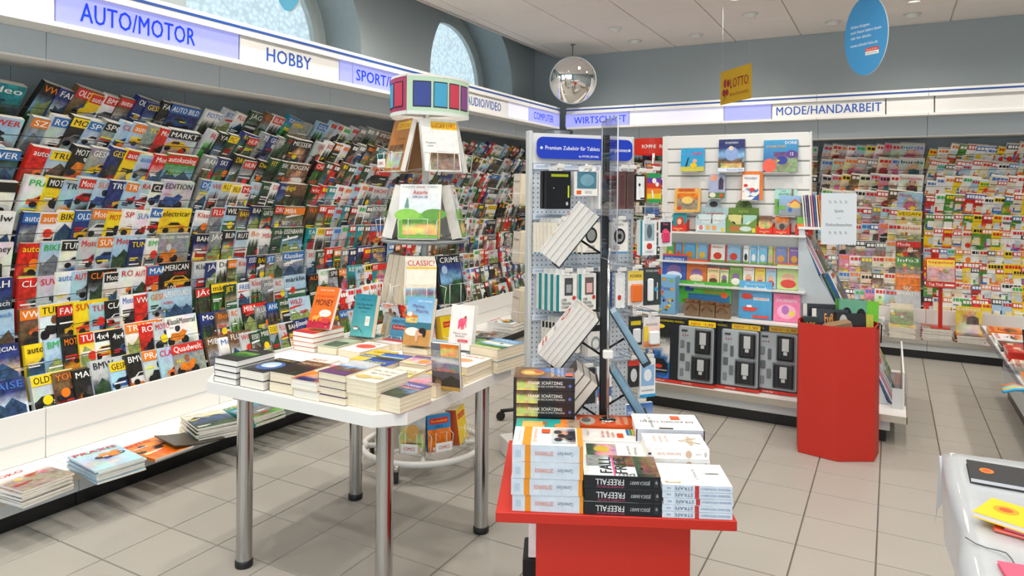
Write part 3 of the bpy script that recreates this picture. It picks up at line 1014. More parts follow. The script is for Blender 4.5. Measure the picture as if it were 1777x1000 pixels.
def fill(run, bay, s0, s1, theme):
    W = s1 - s0
    for k in range(10):
        n = int(rng.integers(8, 11)) if theme != 'puzzle' else int(rng.integers(11, 14))
        last_w = 0.215
        if theme == 'puzzle':
            last_w = 0.17
        pitch = (W - 0.02 - last_w) / (n - 1)
        prev = None
        for i in range(n):
            th = theme
            if theme == 'auto' and bay == 0:
                th = 'auto' if rng.random() < .5 else 'mix'
            if theme == 'hobby' and k >= 7 and rng.random() < .4:
                th = 'mix'
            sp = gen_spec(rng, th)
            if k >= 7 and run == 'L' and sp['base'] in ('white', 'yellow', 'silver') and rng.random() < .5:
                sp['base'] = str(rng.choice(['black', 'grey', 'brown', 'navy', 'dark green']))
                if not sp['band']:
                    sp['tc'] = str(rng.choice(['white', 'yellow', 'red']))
            mw, mh, mt = 0.195 + 0.025 * rng.random(), 0.262 + 0.032 * rng.random(), 0.010 + 0.018 * rng.random()
            if k >= 6:
                mt = 0.022 + 0.022 * rng.random()
            if theme == 'puzzle':
                mw, mh = 0.15 + .02 * rng.random(), 0.21 + .06 * rng.random()
                if k in (3, 5):
                    mh = 0.23
            if i == n - 1:
                mw = last_w
                ss = SPECIAL.get((run, bay, k + 1))
                if ss:
                    sp = dict(sp)
                    sp.update(ss)
                    mh = 0.29
            x = 0.01 + i * pitch + mw / 2
            yaw = min(math.asin(min(.12, (mt + 0.0015) / pitch)), R(9)) if i else R(2)
            if i == n - 1:
                yaw = R(3.0)
            M = Matrix.Translation((PX, s0, 0)) @ Matrix.Rotation(R(90), 4, 'Z') if run == 'L' else Matrix.Translation((s0, PY, 0))
            sl = SLUMP[k] * (0.7 + .6 * rng.random()) if i < n - 1 else SLUMP[k] * .5
            M = M @ Matrix.Translation((x, OFF[k], ZB[k] + 0.002)) @ Matrix.Rotation(R(TILT[k]), 4, 'X') @ Matrix.Rotation(yaw, 4, 'Z')
            M = M @ Matrix.Translation((-0.03, -0.006, 0.5 * mw * math.sin(R(sl)))) @ Matrix.Rotation(R(sl), 4, 'Y')
            c = M @ Vector((0, 0, mh * .8))
            p = view(c.x, c.y, c.z)
            size = -1
            if p and -40 < p[0] < 1815 and 60 < p[1] < 960:
                size = (mw if i == n - 1 else pitch) * 0.16 / p[2] ** 2
                if run == 'L' and p[0] > 915:
                    size *= .05
                if run == 'R' and (bay < 3):
                    size *= .05
            short = (LSHORT if run == 'L' else RSHORT)[bay]
            pic = sp.get('pic', sp['art'] if sp['art'] not in ('puzzle', 'none') else 'crossword')
            lab = '%s magazine, %s%s title, %s picture, %s tier %s' % (sp['base'], (sp['band'] + '-banded ') if sp['band'] else '', sp['tc'], pic, ORD[k], short)
            if prev and len(lab.split()) <= 11:
                lab += ', beside %s one' % prev
            prev = sp['base']
            mags.append([size, M, sp, mw, mh, mt, lab])
for i in range(7):
    fill('L', i, LB[i], LB[i + 1], THL[i])
for i in range(6):
    fill('R', i, RB[i], RB[i + 1], THR[i])
mags.sort(key=lambda m: -m[0])
far = MB()
seen = {}
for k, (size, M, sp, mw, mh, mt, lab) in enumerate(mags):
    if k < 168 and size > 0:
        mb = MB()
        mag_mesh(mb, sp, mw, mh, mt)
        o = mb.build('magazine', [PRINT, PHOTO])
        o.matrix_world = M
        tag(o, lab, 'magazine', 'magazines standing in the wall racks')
    else:
        p = M @ Vector((0, 0, mh / 2))
        if p.y < 0.9 or p.x > 1.6:
            continue
        far.M = M
        mag_mesh(far, sp, mw, mh, mt, detail=size > 0.0005, wt='r')
fo = far.build('magazines', [PRINT, PHOTO])
tag(fo, 'closely packed small magazines filling the far tiers of both wall racks', 'magazines', kind='stuff')

# ---- magazines lying in stacks on the base shelves
def flat_mag(sp, w_, h, t):
    mb = MB()
    mb.M = Matrix.Rotation(R(-90), 4, 'X')      # local front (-y) turns up, height runs along -y... fixed below
    mag_mesh(mb, sp, w_, h, t)
    return mb
flat_cache = {}
def mag_stack(x, y, z, rz, n, t, base, art, tc, title, place, w_=0.21, h=0.28, seed=0, jitter=0.006):
    r = random.Random(seed)
    sp = dict(base=base, art=art, tc=tc, band=None, title=title, seed=seed, lines=None)
    proto_o = None
    for i in range(n):
        jx, jy, jr = (r.uniform(-jitter, jitter), r.uniform(-jitter, jitter), r.uniform(-.03, .03))
        M = Matrix.Translation((x + jx, y + jy, z + t * (i + 1) + 0.0008 * (i + 1))) @ Matrix.Rotation(rz + jr, 4, 'Z') @ Matrix.Translation((0, -h / 2, 0)) @ Matrix.Rotation(R(-90), 4, 'X')
        top = i == n - 1
        if proto_o is None:
            mb = MB()
            mag_mesh(mb, sp, w_, h, t)
            proto_o = mb.build('magazine', [PRINT, PHOTO])
            o = proto_o
        else:
            o = proto_o.copy()
            COL.objects.link(o)
        o.matrix_world = M
        if top:
            tag(o, 'topmost %s magazine lying on %s' % (base, place), 'magazine', 'flat magazines on the base shelves')
        else:
            tag(o, '%s magazine inside the stack on %s' % (base, place), 'magazine', 'flat magazines on the base shelves')
zs = 0.1785
mag_stack(-3.20, 1.62, zs, R(95), 8, .008, 'white', 'flower', 'red', 'SOKO', 'base shelf before the AUTO/MOTOR bay', seed=1, h=.25)
mag_stack(-3.17, 1.93, zs, R(84), 7, .008, 'pale blue', 'machine', 'red', 'PRAXIS', 'base shelf below AUTO/MOTOR', seed=2)
mag_stack(-3.20, 2.20, zs, R(92), 2, .007, 'orange', 'machine', 'red', 'AUTO', 'base shelf below the trainers magazine', seed=3)
mag_stack(-3.19, 2.50, zs, R(70), 9, .008, 'cream', 'landscape', 'white', 'KAJAK', 'base shelf beside the bent catalogue', seed=4)
mag_stack(-3.18, 2.78, zs, R(88), 6, .008, 'teal', 'landscape', 'yellow', 'CAMPING', 'base shelf below the quad bike magazine', seed=5)
mag_stack(-3.19, 3.08, zs, R(90), 5, .008, 'green', 'landscape', 'white', 'SONDERHEFT', 'base shelf below HOBBY', seed=6)
mag_stack(-3.19, 3.36, zs, R(92), 3, .008, 'silver', 'train', 'red', 'BAHN', 'base shelf behind the book table leg', seed=7)
mag_stack(-3.19, 4.62, zs, R(90), 9, .009, 'white', 'train', 'red', 'SPIEL', 'base shelf behind the comic spinner', seed=8)
mag_stack(-3.19, 5.05, zs, R(90), 4, .009, 'black', 'landscape', 'green', 'FOTO', 'base shelf between comic spinner and paperback spinner', seed=9)
mag_stack(-3.19, 5.38, zs, R(94), 3, .009, 'grey', 'machine', 'orange', 'VIDEO', 'base shelf beside the paperback spinner', seed=10)
mag_stack(-3.19, 5.75, zs, R(90), 9, .009, 'white', 'machine', 'red', 'COMPUTER', 'base shelf behind the paperback spinner', seed=11)
# bent dark catalogue propped at the left stacks
mb = MB()
mb.M = Matrix.Translation((-3.16, 2.36, zs + .006)) @ Matrix.Rotation(R(80), 4, 'Z')
pts = [(-.13, .03), (-.07, .016), (0, .006), (.07, .001), (.13, 0)]
mb.extr([(x, z) for x, z in pts] + [(x, z + .006) for x, z in reversed(pts)], 'y', -.11, .11, '#3b352c')
o = mb.build('catalogue', PRINT)
tag(o, 'thin dark catalogue with curled edge on the left base shelf', 'catalogue')
# right wall stacks
mag_stack(-0.16, 7.47, zs, 0, 16, .008, 'white', 'portrait', 'red', 'STERN', 'right base shelf left of the birds stack', seed=21, h=.27)
mag_stack(0.09, 7.45, zs, 0, 9, .010, 'white', 'flower', 'black', 'flow', 'right base shelf below the birds magazine', seed=22)
mag_stack(0.365, 7.46, zs, 0, 10, .010, 'red', 'home', 'white', 'happinez', 'right base shelf under red pointer stand', seed=23, w_=.23)
mag_stack(0.62, 7.46, zs, 0, 7, .009, 'orange', 'portrait', 'white', 'Leben', 'right base shelf below upright yellow magazine', seed=24)
mag_stack(0.88, 7.46, zs, 0, 6, .009, 'red', 'puzzle', 'yellow', 'RÄTSEL', 'right base shelf below the puzzle bay', seed=25)
# upright display copies leaning on the right riser
def upright(x, y, z, sp, w_, h, t, tilt, label):
    mb = MB()
    mag_mesh(mb, sp, w_, h, t)
    o = mb.build('magazine', [PRINT, PHOTO])
    o.matrix_world = Matrix.Translation((x, y, z)) @ Matrix.Rotation(R(tilt), 4, 'X')
    return tag(o, label, 'magazine')
upright(0.09, 7.50, zs + .1, dict(base='cream', art='flower', tc='red', band=None, title='flow', seed=31, lines=[('flow', .35, .35, .1, '#3a9a90')], cap=.02), .19, .19, .012, -12, 'patterned cream magazine with red birds leaning upright on a stack by the wall rack')
upright(0.62, 7.49, zs + .068, dict(base='yellow', art='portrait', tc='white', band=None, title='Leben!', seed=32, lines=[('NEU', .25, .6, .05, '#d02a60')]), .20, .24, .012, -12, 'yellow magazine with a dark haired woman leaning upright on a stack')
# red pointer stand with a highlighted magazine
pt = thing('pointer_stand', 'red post stand with magazine pocket and white lettering on right base shelf', 'display stand', (0.392, 7.375, zs + .109))
MB().bbox(-.075, .075, -.03, .06, 0, .006, .002).build('foot', REDL, pt)
MB().bbox(-.016, .016, 0, .03, .006, .42, .003).build('post', REDL, pt)
q = MB()
q.M = Matrix.Translation((0, -.02, .37)) @ Matrix.Rotation(R(-14), 4, 'X')
q.box(-.115, .115, -.018, .012, 0, .05)
q.box(-.115, .115, .008, .012, .05, .27)
qo = q.build('pocket', REDL, pt)
l = MB()
l.M = q.M
l.text('Top Titel', (-.095, -.0186, .012), X_, Z_, .024, '#f6f2ee', wfit=.11)
l.rect((0, -.0186, 0), X_, Z_, .03, .10, .016, .030, '#f6f2ee')
l.build('lettering', MATTE, qo)
upright(0.392, 7.345, zs + .109 + .425, dict(base='yellow', art='flower', tc='red', band=None, title='happinez', seed=33, lines=[('Sommer', .1, .2, .06, '#d02a60')]), .215, .20, .006, -14, 'colourful magazine with orange and yellow flowers in the red pointer stand')
# ================================================================== BOOKS
def paint(mb, o, U, W, N, w_, h, ops, mi=0, mi_photo=None):
    o, U, W, N = Vector(o), Vector(U), Vector(W), Vector(N)
    for k, op in enumerate(ops):
        oo = o + N * (0.0004 * (k + 1))
        a = op[0]
        if a == 'bg':
            mb.rect(oo, U, W, 0, w_, 0, h, op[1], mi)
        elif a == 'grad':
            mb.add([tuple(oo), tuple(oo + U * w_), tuple(oo + U * w_ + W * h), tuple(oo + W * h)], [(0, 1, 2, 3)], [C(op[1]), C(op[1]), C(op[2]), C(op[2])], mi)
        elif a == 'pic':            # x0 x1 y0 y1 base art seed
            x0, x1, y0, y1, base, art, seed = op[1:]
            A = make_art(np.random.default_rng(seed), base, art, 12, 9)
            mb.grid(oo + U * (w_ * x0) + W * (h * y0), U, W, w_ * (x1 - x0), h * (y1 - y0), A, mi if mi_photo is None else mi_photo)
        elif a == 'r':
            mb.rect(oo, U, W, op[1] * w_, op[2] * w_, op[3] * h, op[4] * h, op[5], mi)
        elif a == 'e':
            mb.ell(oo, U, W, op[1] * w_, op[2] * h, op[3] * w_, op[4] * h, op[5], mi, 18)
        elif a == 'p':
            mb.flat(oo, U, W, [(x * w_, y * h) for x, y in op[1]], op[2], mi)
        elif a == 't':              # text x y cap col align wfit weight
            s, x, y, cap, col = op[1:6]
            al = op[6] if len(op) > 6 else 'l'
            wf = op[7] * w_ if len(op) > 7 and op[7] else None
            wt = op[8] if len(op) > 8 else 'r'
            mb.text(s, oo + U * (x * w_) + W * (y * h), U, W, cap * h, col, mi, wmax=w_ * .98, align=al, wfit=wf, wt=wt)
        elif a == 'tv':             # text running along +W (rotated a quarter turn)
            s, x, y, cap, col = op[1:6]
            mb.text(s, oo + U * (x * w_) + W * (y * h), W, -U, cap * w_, col, mi, wfit=op[6] * h if len(op) > 6 else None, wt='b')

def book(label, w_, h, t, ops, M, cov='#e8e4da', spine=None, hard=False, page=None, group=None, name='book', cat='book', grid_photo=True):
    """closed book: spine along x=0, width +x, height +y, front cover facing +z"""
    root = thing(name, label, cat, group=group)
    ct = 0.0024 if hard else 0.0009
    ins = 0.004 if hard else 0.0012
    cv = MB()
    cv.box(0, w_, 0, h, 0, ct, cov)
    cv.box(0, w_, 0, h, t - ct, t, cov)
    cv.box(0, ct, 0, h, ct, t - ct, cov)
    paint(cv, (0, 0, t), X_, Y_, Z_, w_, h, ops, 0, 1)
    if spine:
        sops = spine[1]
        if spine[0] == 'us':
            paint(cv, (0, h, 0), -Y_, Z_, -X_, h, t, sops, 0, 1)
        else:
            paint(cv, (0, 0, t), Y_, -Z_, -X_, h, t, sops, 0, 1)
    cv.build('cover', [PRINT, PHOTO], root)
    pb = MB()
    z0_, z1_ = ct + 0.0002, t - ct - 0.0002
    n = max(2, int(t / 0.007))
    for i in range(n):      # page block in gatherings, slightly uneven
        a = z0_ + (z1_ - z0_) * i / n
        b = z0_ + (z1_ - z0_) * (i + 1) / n
        d = ins + (0.0005 if i % 2 else 0)
        pb.box(ct + 0.0002, w_ - d, d, h - d, a, b)
    pb.build('page_block', page or PAPER, root)
    root.matrix_world = M
    return root

CREAM = mat('cream_pages', '#e9dcc2', rough=0.88, noise=(150, 0.06))
WHITEP = mat('white_pages', '#f3efe8', rough=0.85, noise=(150, 0.05))

def pile(labels_place, n, x, y, z, rz, w_, h, t, ops, cov='#e8e4da', spine=None, hard=False, page=None, look='paperback', group=None, seed=1, jit=0.004):
    r = random.Random(seed)
    first = None
    for i in range(n):
        M = Matrix.Translation((x + r.uniform(-jit, jit), y + r.uniform(-jit, jit), z + i * (t + 0.0012) + 0.0006)) @ Matrix.Rotation(rz + r.uniform(-.02, .02), 4, 'Z')
        lab = '%s lying flat %s' % (look, labels_place) if n == 1 else '%s, %s in stack %s' % (look, 'topmost' if i == n - 1 else ['lowest', 'second lowest', 'third lowest'][i], labels_place)
        if first is None:
            first = book(lab, w_, h, t, ops, M, cov, spine, hard, page, group)
        else:
            clone(first, M, lab)
    return z + n * (t + 0.0012)

# ---- white display table with clipped corners and steel legs
TZ = 0.715
tb = thing('display_table', 'white square-topped display table with clipped corners and four thick steel legs', 'table', (-1.99, 2.3, 0))
tp = MB()
def octo(x0, x1, y0, y1, c):
    return [(x0 + c, y0), (x1 - c, y0), (x1, y0 + c), (x1, y1 - c), (x1 - c, y1), (x0 + c, y1), (x0, y1 - c), (x0, y0 + c)]
o_ = octo(-2.51, -1.455, 1.848, 2.76, 0.085)
o_[0] = (-2.375, 1.848)
o_[7] = (-2.51, 2.0)
pl = [(x + 1.99, y - 2.3) for x, y in o_]
tp.prism(pl, TZ - 0.043, TZ - 0.0)
tp.build('table_top', WHITE, tb)
for lx_, ly_ in ((-2.222, 1.905), (-2.25, 2.585), (-1.556, 2.60), (-1.545, 1.925)):
    lg = MB().lathe([(0.0305, 0.028), (0.0305, TZ - 0.045)], 32, c=(lx_ + 1.99, ly_ - 2.3, 0))
    lo = lg.build('leg', CHROME, tb)
    MB().lathe([(0.0, 0.0), (0.033, 0.0), (0.034, 0.004), (0.034, 0.022), (0.031, 0.028), (0.0, 0.028)], 32, c=(lx_ + 1.99, ly_ - 2.3, 0)).build('foot', BLACK, lo)
    MB().lathe([(0.048, TZ - 0.0515), (0.048, TZ - 0.0435)], 24, c=(lx_ + 1.99, ly_ - 2.3, 0)).build('flange', STEEL, lo)

G1 = 'paperbacks on the white display table'
def P_(cx, seed, base, art, extra=()):
    return [('pic', 0, 1, 0, 1, base, art, seed)] + list(extra)
on = 'on the white table'
pile('at left front table corner', 4, -2.352, 1.862, TZ, 0, .128, .192, .0225, [('bg', '#24262a'), ('pic', .1, .9, .5, .75, 'black', 'forest', 5), ('t', 'ZEIT', .08, .32, .14, '#3fa52f', 'l', .8, 'b'), ('t', 'ROMAN', .1, .8, .05, '#d8d8d0')], '#262824', look='dark book with green title', group=G1, page=WHITEP, seed=3)
pile('beside dark green-titled stack', 2, -2.206, 1.868, TZ, 0, .130, .198, .034, [('bg', '#1c1d22'), ('e', .55, .45, .42, .3, '#3f5f9a'), ('e', .5, .5, .3, .2, '#a9c3e0'), ('e', .62, .42, .16, .1, '#e9eef5'), ('t', 'ORBIT', .1, .84, .07, '#d8c06a', 'l', .8)], '#1c1d22', look='black book with blue globe', group=G1, seed=4)
pile('between blue globe and red photo stacks', 2, -2.064, 1.876, TZ, 0, .128, .195, .037, [('pic', 0, 1, 0, 1, 'brown', 'forest', 9), ('t', 'NACHT', .1, .75, .08, '#e6d9b4', 'l', .8)], '#4b3b2e', look='brown photo book', group=G1, page=CREAM, seed=5)
pile('between brown and purple stacks', 2, -1.932, 1.866, TZ, 0, .126, .193, .034, [('bg', '#e4d9c2'), ('pic', 0, 1, 0, .6, 'orange', 'portrait', 12), ('t', 'SOMMER', .1, .8, .08, '#b3352a', 'l', .8)], '#d9c7a4', look='cream book with red photo', group=G1, seed=6)
pile('in front row of white table', 4, -1.811, 1.878, TZ, 0, .128, .196, .0262, [('pic', 0, 1, 0, 1, 'silver', 'landscape', 15), ('r', 0, 1, 0, .25, '#5c3566'), ('t', 'Sturm', .1, .55, .12, '#f0edf5', 'l', .75), ('t', 'ROMAN', .1, .86, .05, '#ffffff')], '#6b4a76', look='grey and purple book', group=G1, page=CREAM, seed=7)
pile('ending the front row', 2, -1.686, 1.885, TZ, 0, .136, .178, .049, [('bg', '#ece4d0'), ('t', 'Alle Farben', .06, .72, .09, '#5a5038', 'l', .88), ('t', 'des Lichts', .2, .52, .09, '#5a5038', 'l', .7), ('e', .3, .25, .26, .12, '#cdb36a'), ('e', .7, .3, .2, .08, '#d8c68f')], '#e9e0cb', look='thick cream book with gold script', group=G1, page=CREAM, seed=8)
pile('on the clipped front corner', 1, -1.578, 1.905, TZ, R(-3), .118, .172, .058, [('pic', 0, 1, 0, 1, 'orange', 'landscape', 21), ('r', 0, 1, .68, 1, '#5a4d8e'), ('t', 'Götter', .1, .74, .13, '#f4eff8', 'l', .8)], '#8a5a7c', look='thick purple and orange book', group=G1, page=CREAM, seed=9, jit=0)
pile('below the leaning stormy-sky book', 1, -1.60, 2.118, TZ, 0, .135, .195, .045, [('pic', 0, 1, 0, 1, 'yellow', 'flower', 24), ('t', 'Dornental', .1, .6, .1, '#b45a2a', 'l', .8)], '#d9b45a', look='golden book', group=G1, page=CREAM, seed=10, jit=0)
pile('beside gold script stack', 1, -1.75, 2.10, TZ, R(4), .128, .19, .042, [('pic', 0, 1, 0, 1, 'cream', 'flower', 26), ('t', 'Der Duft', .1, .7, .08, '#7a5a40', 'l', .8), ('t', 'der Welt', .1, .5, .1, '#7a5a40', 'l', .8)], '#dccab0', look='pink blossom book', group=G1, page=CREAM, seed=11, jit=0)
pile('behind purple stack', 2, -1.93, 2.235, TZ, R(3), .135, .20, .024, [('bg', '#1f49a0'), ('pic', 0, 1, .45, .85, 'blue', 'landscape', 28), ('e', .5, .5, .3, .1, '#2b2320'), ('t', 'INSEL', .1, .12, .1, '#e8e43a', 'l', .8, 'b')], '#2450a8', look='deep blue book', group=G1, page=CREAM, seed=12)
pile('behind blue globe stack', 1, -2.20, 2.09, TZ, R(2), .13, .19, .030, [('bg', '#e9dcd0'), ('pic', 0, 1, 0, .5, 'yellow', 'flower', 30), ('t', 'ROT', .1, .7, .12, '#c2332d', 'l', .6, 'b')], '#e0d2c0', look='pale book with red title', group=G1, seed=13, jit=0)
pile('behind brown stack', 1, -2.06, 2.09, TZ, R(-2), .13, .19, .032, [('bg', '#e8ddd0'), ('pic', 0, 1, 0, .6, 'pink', 'flower', 31), ('t', 'Lied', .1, .75, .12, '#d06a8a', 'l', .7)], '#e6d9cc', look='pale pink book', group=G1, seed=14, jit=0)
pile('behind red photo stack', 1, -1.92, 2.08, TZ, 0, .12, .14, .030, [('pic', 0, 1, 0, 1, 'pale blue', 'landscape', 32), ('t', 'MEER', .1, .7, .12, '#ffffff', 'l', .8)], '#9cc0d8', look='sea blue small book', group=G1, seed=15, jit=0)
pile('next to deep blue stack', 2, -1.785, 2.31, TZ, R(2), .13, .135, .026, [('pic', 0, 1, 0, 1, 'purple', 'flower', 34), ('e', .7, .4, .2, .2, '#e08a3a')], '#7a4d8c', look='purple book with orange spot', group=G1, page=CREAM, seed=16)
pile('beside the golden book at table edge', 2, -1.615, 2.335, TZ, R(-2), .15, .19, .032, [('bg', '#f0e9da'), ('e', .45, .5, .3, .16, '#e08a50'), ('t', 'HERZ', .1, .8, .1, '#b33a2a', 'l', .8)], '#eee6d6', look='white book with orange blot', group=G1, page=CREAM, seed=17)
pile('at far right table corner', 2, -1.585, 2.545, TZ, R(-8), .15, .195, .050, [('grad', '#c9c48a', '#3f86c0'), ('pic', 0, 1, .15, .6, 'cream', 'landscape', 36), ('e', .6, .55, .06, .04, '#4a3a22'), ('t', 'STRAND', .1, .8, .09, '#ffffff', 'l', .8)], '#7fa8b8', look='thick beach cover book', group=G1, page=CREAM, seed=18)
zm = pile('at the back left of white table', 4, -2.505, 2.425, TZ, R(-2), .135, .205, .0215, [('bg', '#e2641c'), ('r', 0, 1, 0, .2, '#b32438'), ('t', 'MONEY', .08, .55, .12, '#3a1a10', 'l', .84, 'b')], '#e0601c', look='orange book', group=G1, page=WHITEP, seed=19)
pile('right of the orange stack', 1, -2.355, 2.43, TZ, R(3), .11, .20, .034, [('bg', '#a9bba0'), ('pic', .1, .9, .1, .6, 'dark green', 'forest', 38), ('t', 'GARTEN', .1, .78, .08, '#f0efe6', 'l', .8)], '#9fb096', look='sage green book', group=G1, page=CREAM, seed=20, jit=0)
pile('between sage green and yellow books', 1, -2.235, 2.44, TZ, R(-4), .135, .20, .031, [('bg', '#efe6df'), ('e', .5, .55, .38, .2, '#e2452e'), ('t', 'Liebe', .3, .82, .07, '#444444', 'l', .5)], '#eae0d6', look='white book with red ellipse', group=G1, page=CREAM, seed=21, jit=0)
pile('in the middle of white table', 1, -2.07, 2.33, TZ, R(5), .125, .20, .028, [('bg', '#e9bd2a'), ('pic', 0, 1, .3, .55, 'brown', 'landscape', 40), ('t', 'SAFARI', .1, .75, .09, '#3a2a18', 'l', .8)], '#e6b92c', look='yellow book', group=G1, page=CREAM, seed=22, jit=0)
zt = pile('at the back of white table', 1, -2.36, 2.65, TZ, R(-2), .14, .10, .040, [('bg', '#2f7f8a')], '#2f7f8a', look='teal book', group=G1, page=CREAM, seed=23, jit=0)
zma = pile('under the standing seaside book', 2, -1.95, 2.545, TZ, R(0), .135, .20, .028, [('bg', '#dcb97c'), ('pic', 0, 1, .3, 1, 'pale blue', 'landscape', 42)], '#c8b084', look='sandy book', group=G1, page=CREAM, seed=24)
zel = pile('under the standing pink elephant book', 2, -1.765, 2.555, TZ, R(2), .14, .195, .026, [('bg', '#efe9e4'), ('r', .1, .5, .1, .2, '#d8303a')], '#ece6e0', look='white book with red label', group=G1, page=WHITEP, seed=25)
pile('behind the orange stack', 1, -2.20, 2.655, TZ, R(0), .14, .095, .03, [('bg', '#e0d8d4'), ('r', 0, 1, .5, 1, '#b33a3a')], '#ddd5d0', look='red and white book', group=G1, page=CREAM, seed=26, jit=0)

# books standing on clear easels
def standing(label, x, y, z, face, lean, w_, h, t, ops, cov, easel_label, page=None, roll=0):
    M = Matrix.Translation((x, y, z + 0.004)) @ Matrix.Rotation(R(face), 4, 'Z') @ Matrix.Rotation(R(90 - lean), 4, 'X') @ Matrix.Rotation(R(roll), 4, 'Z') @ Matrix.Translation((-w_ / 2, 0, 0))
    b = book(label, w_, h, t, ops, M, cov, None, False, page)
    e = thing('book_easel', easel_label, 'book stand', (x, y, z), R(face))
    m = MB()
    L = math.tan(R(lean))
    zt_ = h * .75
    yb = t * 1.1
    m.extr([(-0.03, 0), (0.075 + L * zt_, 0), (0.075 + L * zt_, 0.0016), (-0.03, 0.0016)], 'x', -w_ * .3, w_ * .3)
    m.extr([(yb + .002, .0018), (yb + .004, .0018), (yb + .004 + L * zt_, zt_), (yb + .002 + L * zt_, zt_)], 'x', -w_ * .3, w_ * .3)
    m.extr([(-0.03, 0), (-0.0285, 0), (-0.0285, .014), (-0.03, .014)], 'x', -w_ * .3, w_ * .3)
    m.build('folded_acrylic', ACRYL, e)
    return b
standing('orange book with dark MONEY title standing on the orange stack', -2.405, 2.50, zm, 8, 25, .13, .205, .022,
         [('bg', '#e5681c'), ('r', 0, 1, 0, .17, '#b3203c'), ('t', 'BODO SCHÄFER', .5, .90, .035, '#f4e3cf', 'c', .6), ('t', 'EIN HUND NAMENS', .5, .74, .055, '#c04a14', 'c', .8), ('t', 'MONEY', .5, .54, .15, '#33160e', 'c', .78),
          ('e', .66, .36, .26, .085, '#f0ead8'), ('p', [(.5, .33), (.62, .29), (.42, .24)], '#f0ead8'), ('t', 'kleiner Hund', .66, .355, .02, '#555555', 'c', .4), ('e', .3, .24, .14, .05, '#d8a050'), ('e', .43, .28, .06, .04, '#d8a050'), ('r', .2, .24, .14, .24, '#d8a050'), ('r', .36, .4, .14, .24, '#d8a050'), ('r', .62, .93, .12, .24, '#c23a3a'), ('t', 'dtv', .85, .03, .03, '#f0d8c0', 'c')],
         '#e2641c', 'clear acrylic easel behind the orange MONEY book', WHITEP)
standing('teal book about water standing on the teal book', -2.265, 2.655, zt, 6, 15, .125, .205, .034,
         [('grad', '#5db0b0', '#237f93'), ('t', 'Maja Lunde', .5, .86, .035, '#123c48', 'c', .45), ('t', 'Die Geschichte', .5, .73, .055, '#10323c', 'c', .78), ('t', 'des Wassers', .5, .65, .055, '#10323c', 'c', .6), ('t', 'ROMAN', .5, .57, .02, '#10323c', 'c', .25), ('r', .62, .82, .26, .48, '#e8e4d8'), ('r', .65, .79, .33, .45, '#d2cfc6'), ('p', [(.12, .2), (.36, .2), (.3, .15), (.16, .15)], '#efe9dc'), ('p', [(.12, .22), (.36, .22), (.36, .2), (.12, .2)], '#a33a2c'), ('p', [(.36, .21), (.58, .1), (.57, .09), (.35, .2)], '#3a3028')],
         '#2f8a98', 'clear acrylic easel behind the teal book', CREAM)
standing('seaside book with a lying woman and purple script standing on the table', -1.872, 2.565, zma, 8, 15, .132, .215, .030,
         [('grad', '#b9d6e6', '#6fa9d2'), ('r', 0, 1, .34, .48, '#3a7180'), ('r', 0, 1, 0, .34, '#c7924e'), ('pic', .0, .45, .46, .62, 'orange', 'home', 51), ('e', .14, .64, .1, .05, '#e8d8cc'), ('r', .24, .28, .62, .72, '#c99a80'),
          ('e', .32, .28, .28, .09, '#efe6dc'), ('e', .5, .2, .06, .13, '#dca989'), ('e', .6, .27, .15, .07, '#d8a584'), ('e', .7, .31, .14, .06, '#2c1d18'), ('e', .78, .26, .06, .08, '#2c1d18'), ('t', 'GREY LAWRIE', .95, .90, .04, '#eef4f8', 'r', .55), ('t', 'Marina,', .22, .78, .075, '#6a3f7c', 'l', .48), ('t', 'Marina', .36, .68, .075, '#6a3f7c', 'l', .48)],
         '#8fb5cc', 'clear acrylic easel behind the seaside book', CREAM)
standing('white book with a pink elephant standing on the table', -1.672, 2.62, zel, 5, 12, .115, .195, .034,
         [('bg', '#efe8e4'), ('r', .06, .94, .955, .957, '#b9a9a4'), ('r', .06, .065, .04, .957, '#b9a9a4'), ('e', .5, .60, .15, .10, '#ec5a78'), ('e', .62, .66, .09, .07, '#ee6683'), ('r', .36, .44, .46, .6, '#ec5a78'), ('r', .50, .56, .45, .6, '#e65070'), ('r', .58, .63, .46, .6, '#ec5a78'), ('p', [(.68, .68), (.73, .5), (.70, .5), (.64, .64)], '#ee6683'), ('e', .66, .73, .04, .03, '#8c4a30'), ('t', 'Martin Suter', .5, .34, .035, '#3c3632', 'c', .6), ('t', 'Elefant', .5, .28, .035, '#3c3632', 'c', .4), ('r', .42, .84, .17, .225, '#d8303a'), ('t', 'Diogenes', .63, .185, .02, '#ffffff', 'c', .3)],
         '#eae4de', 'clear acrylic easel behind the elephant book', WHITEP)
standing('book with stormy sky and orange script leaning at the table edge', -1.448, 2.175, TZ + .022, 6, -6, .115, .175, .018,
         [('grad', '#4a4238', '#6e707c'), ('pic', 0, 1, .4, .85, 'grey', 'landscape', 55), ('pic', .35, 1, .72, 1, 'orange', 'flower', 56), ('p', [(0, .3), (.35, .2), (.7, .32), (1, .24), (1, 0), (0, 0)], '#3a3228'), ('r', 0, 1, 0, .08, '#b88a3a'), ('r', .12, .34, .1, .2, '#7a6a50'), ('p', [(.1, .2), (.36, .2), (.23, .28)], '#5a4432'), ('t', 'ANNA ROMER', .5, .60, .055, '#e6e0d4', 'c', .8), ('t', 'Das', .4, .52, .03, '#e08a6a', 'c', .2), ('t', 'Dornental', .5, .40, .085, '#e07a5c', 'c', .82)],
         '#4a4a50', 'clear acrylic easel at the table edge holding the stormy-sky book', WHITEP)
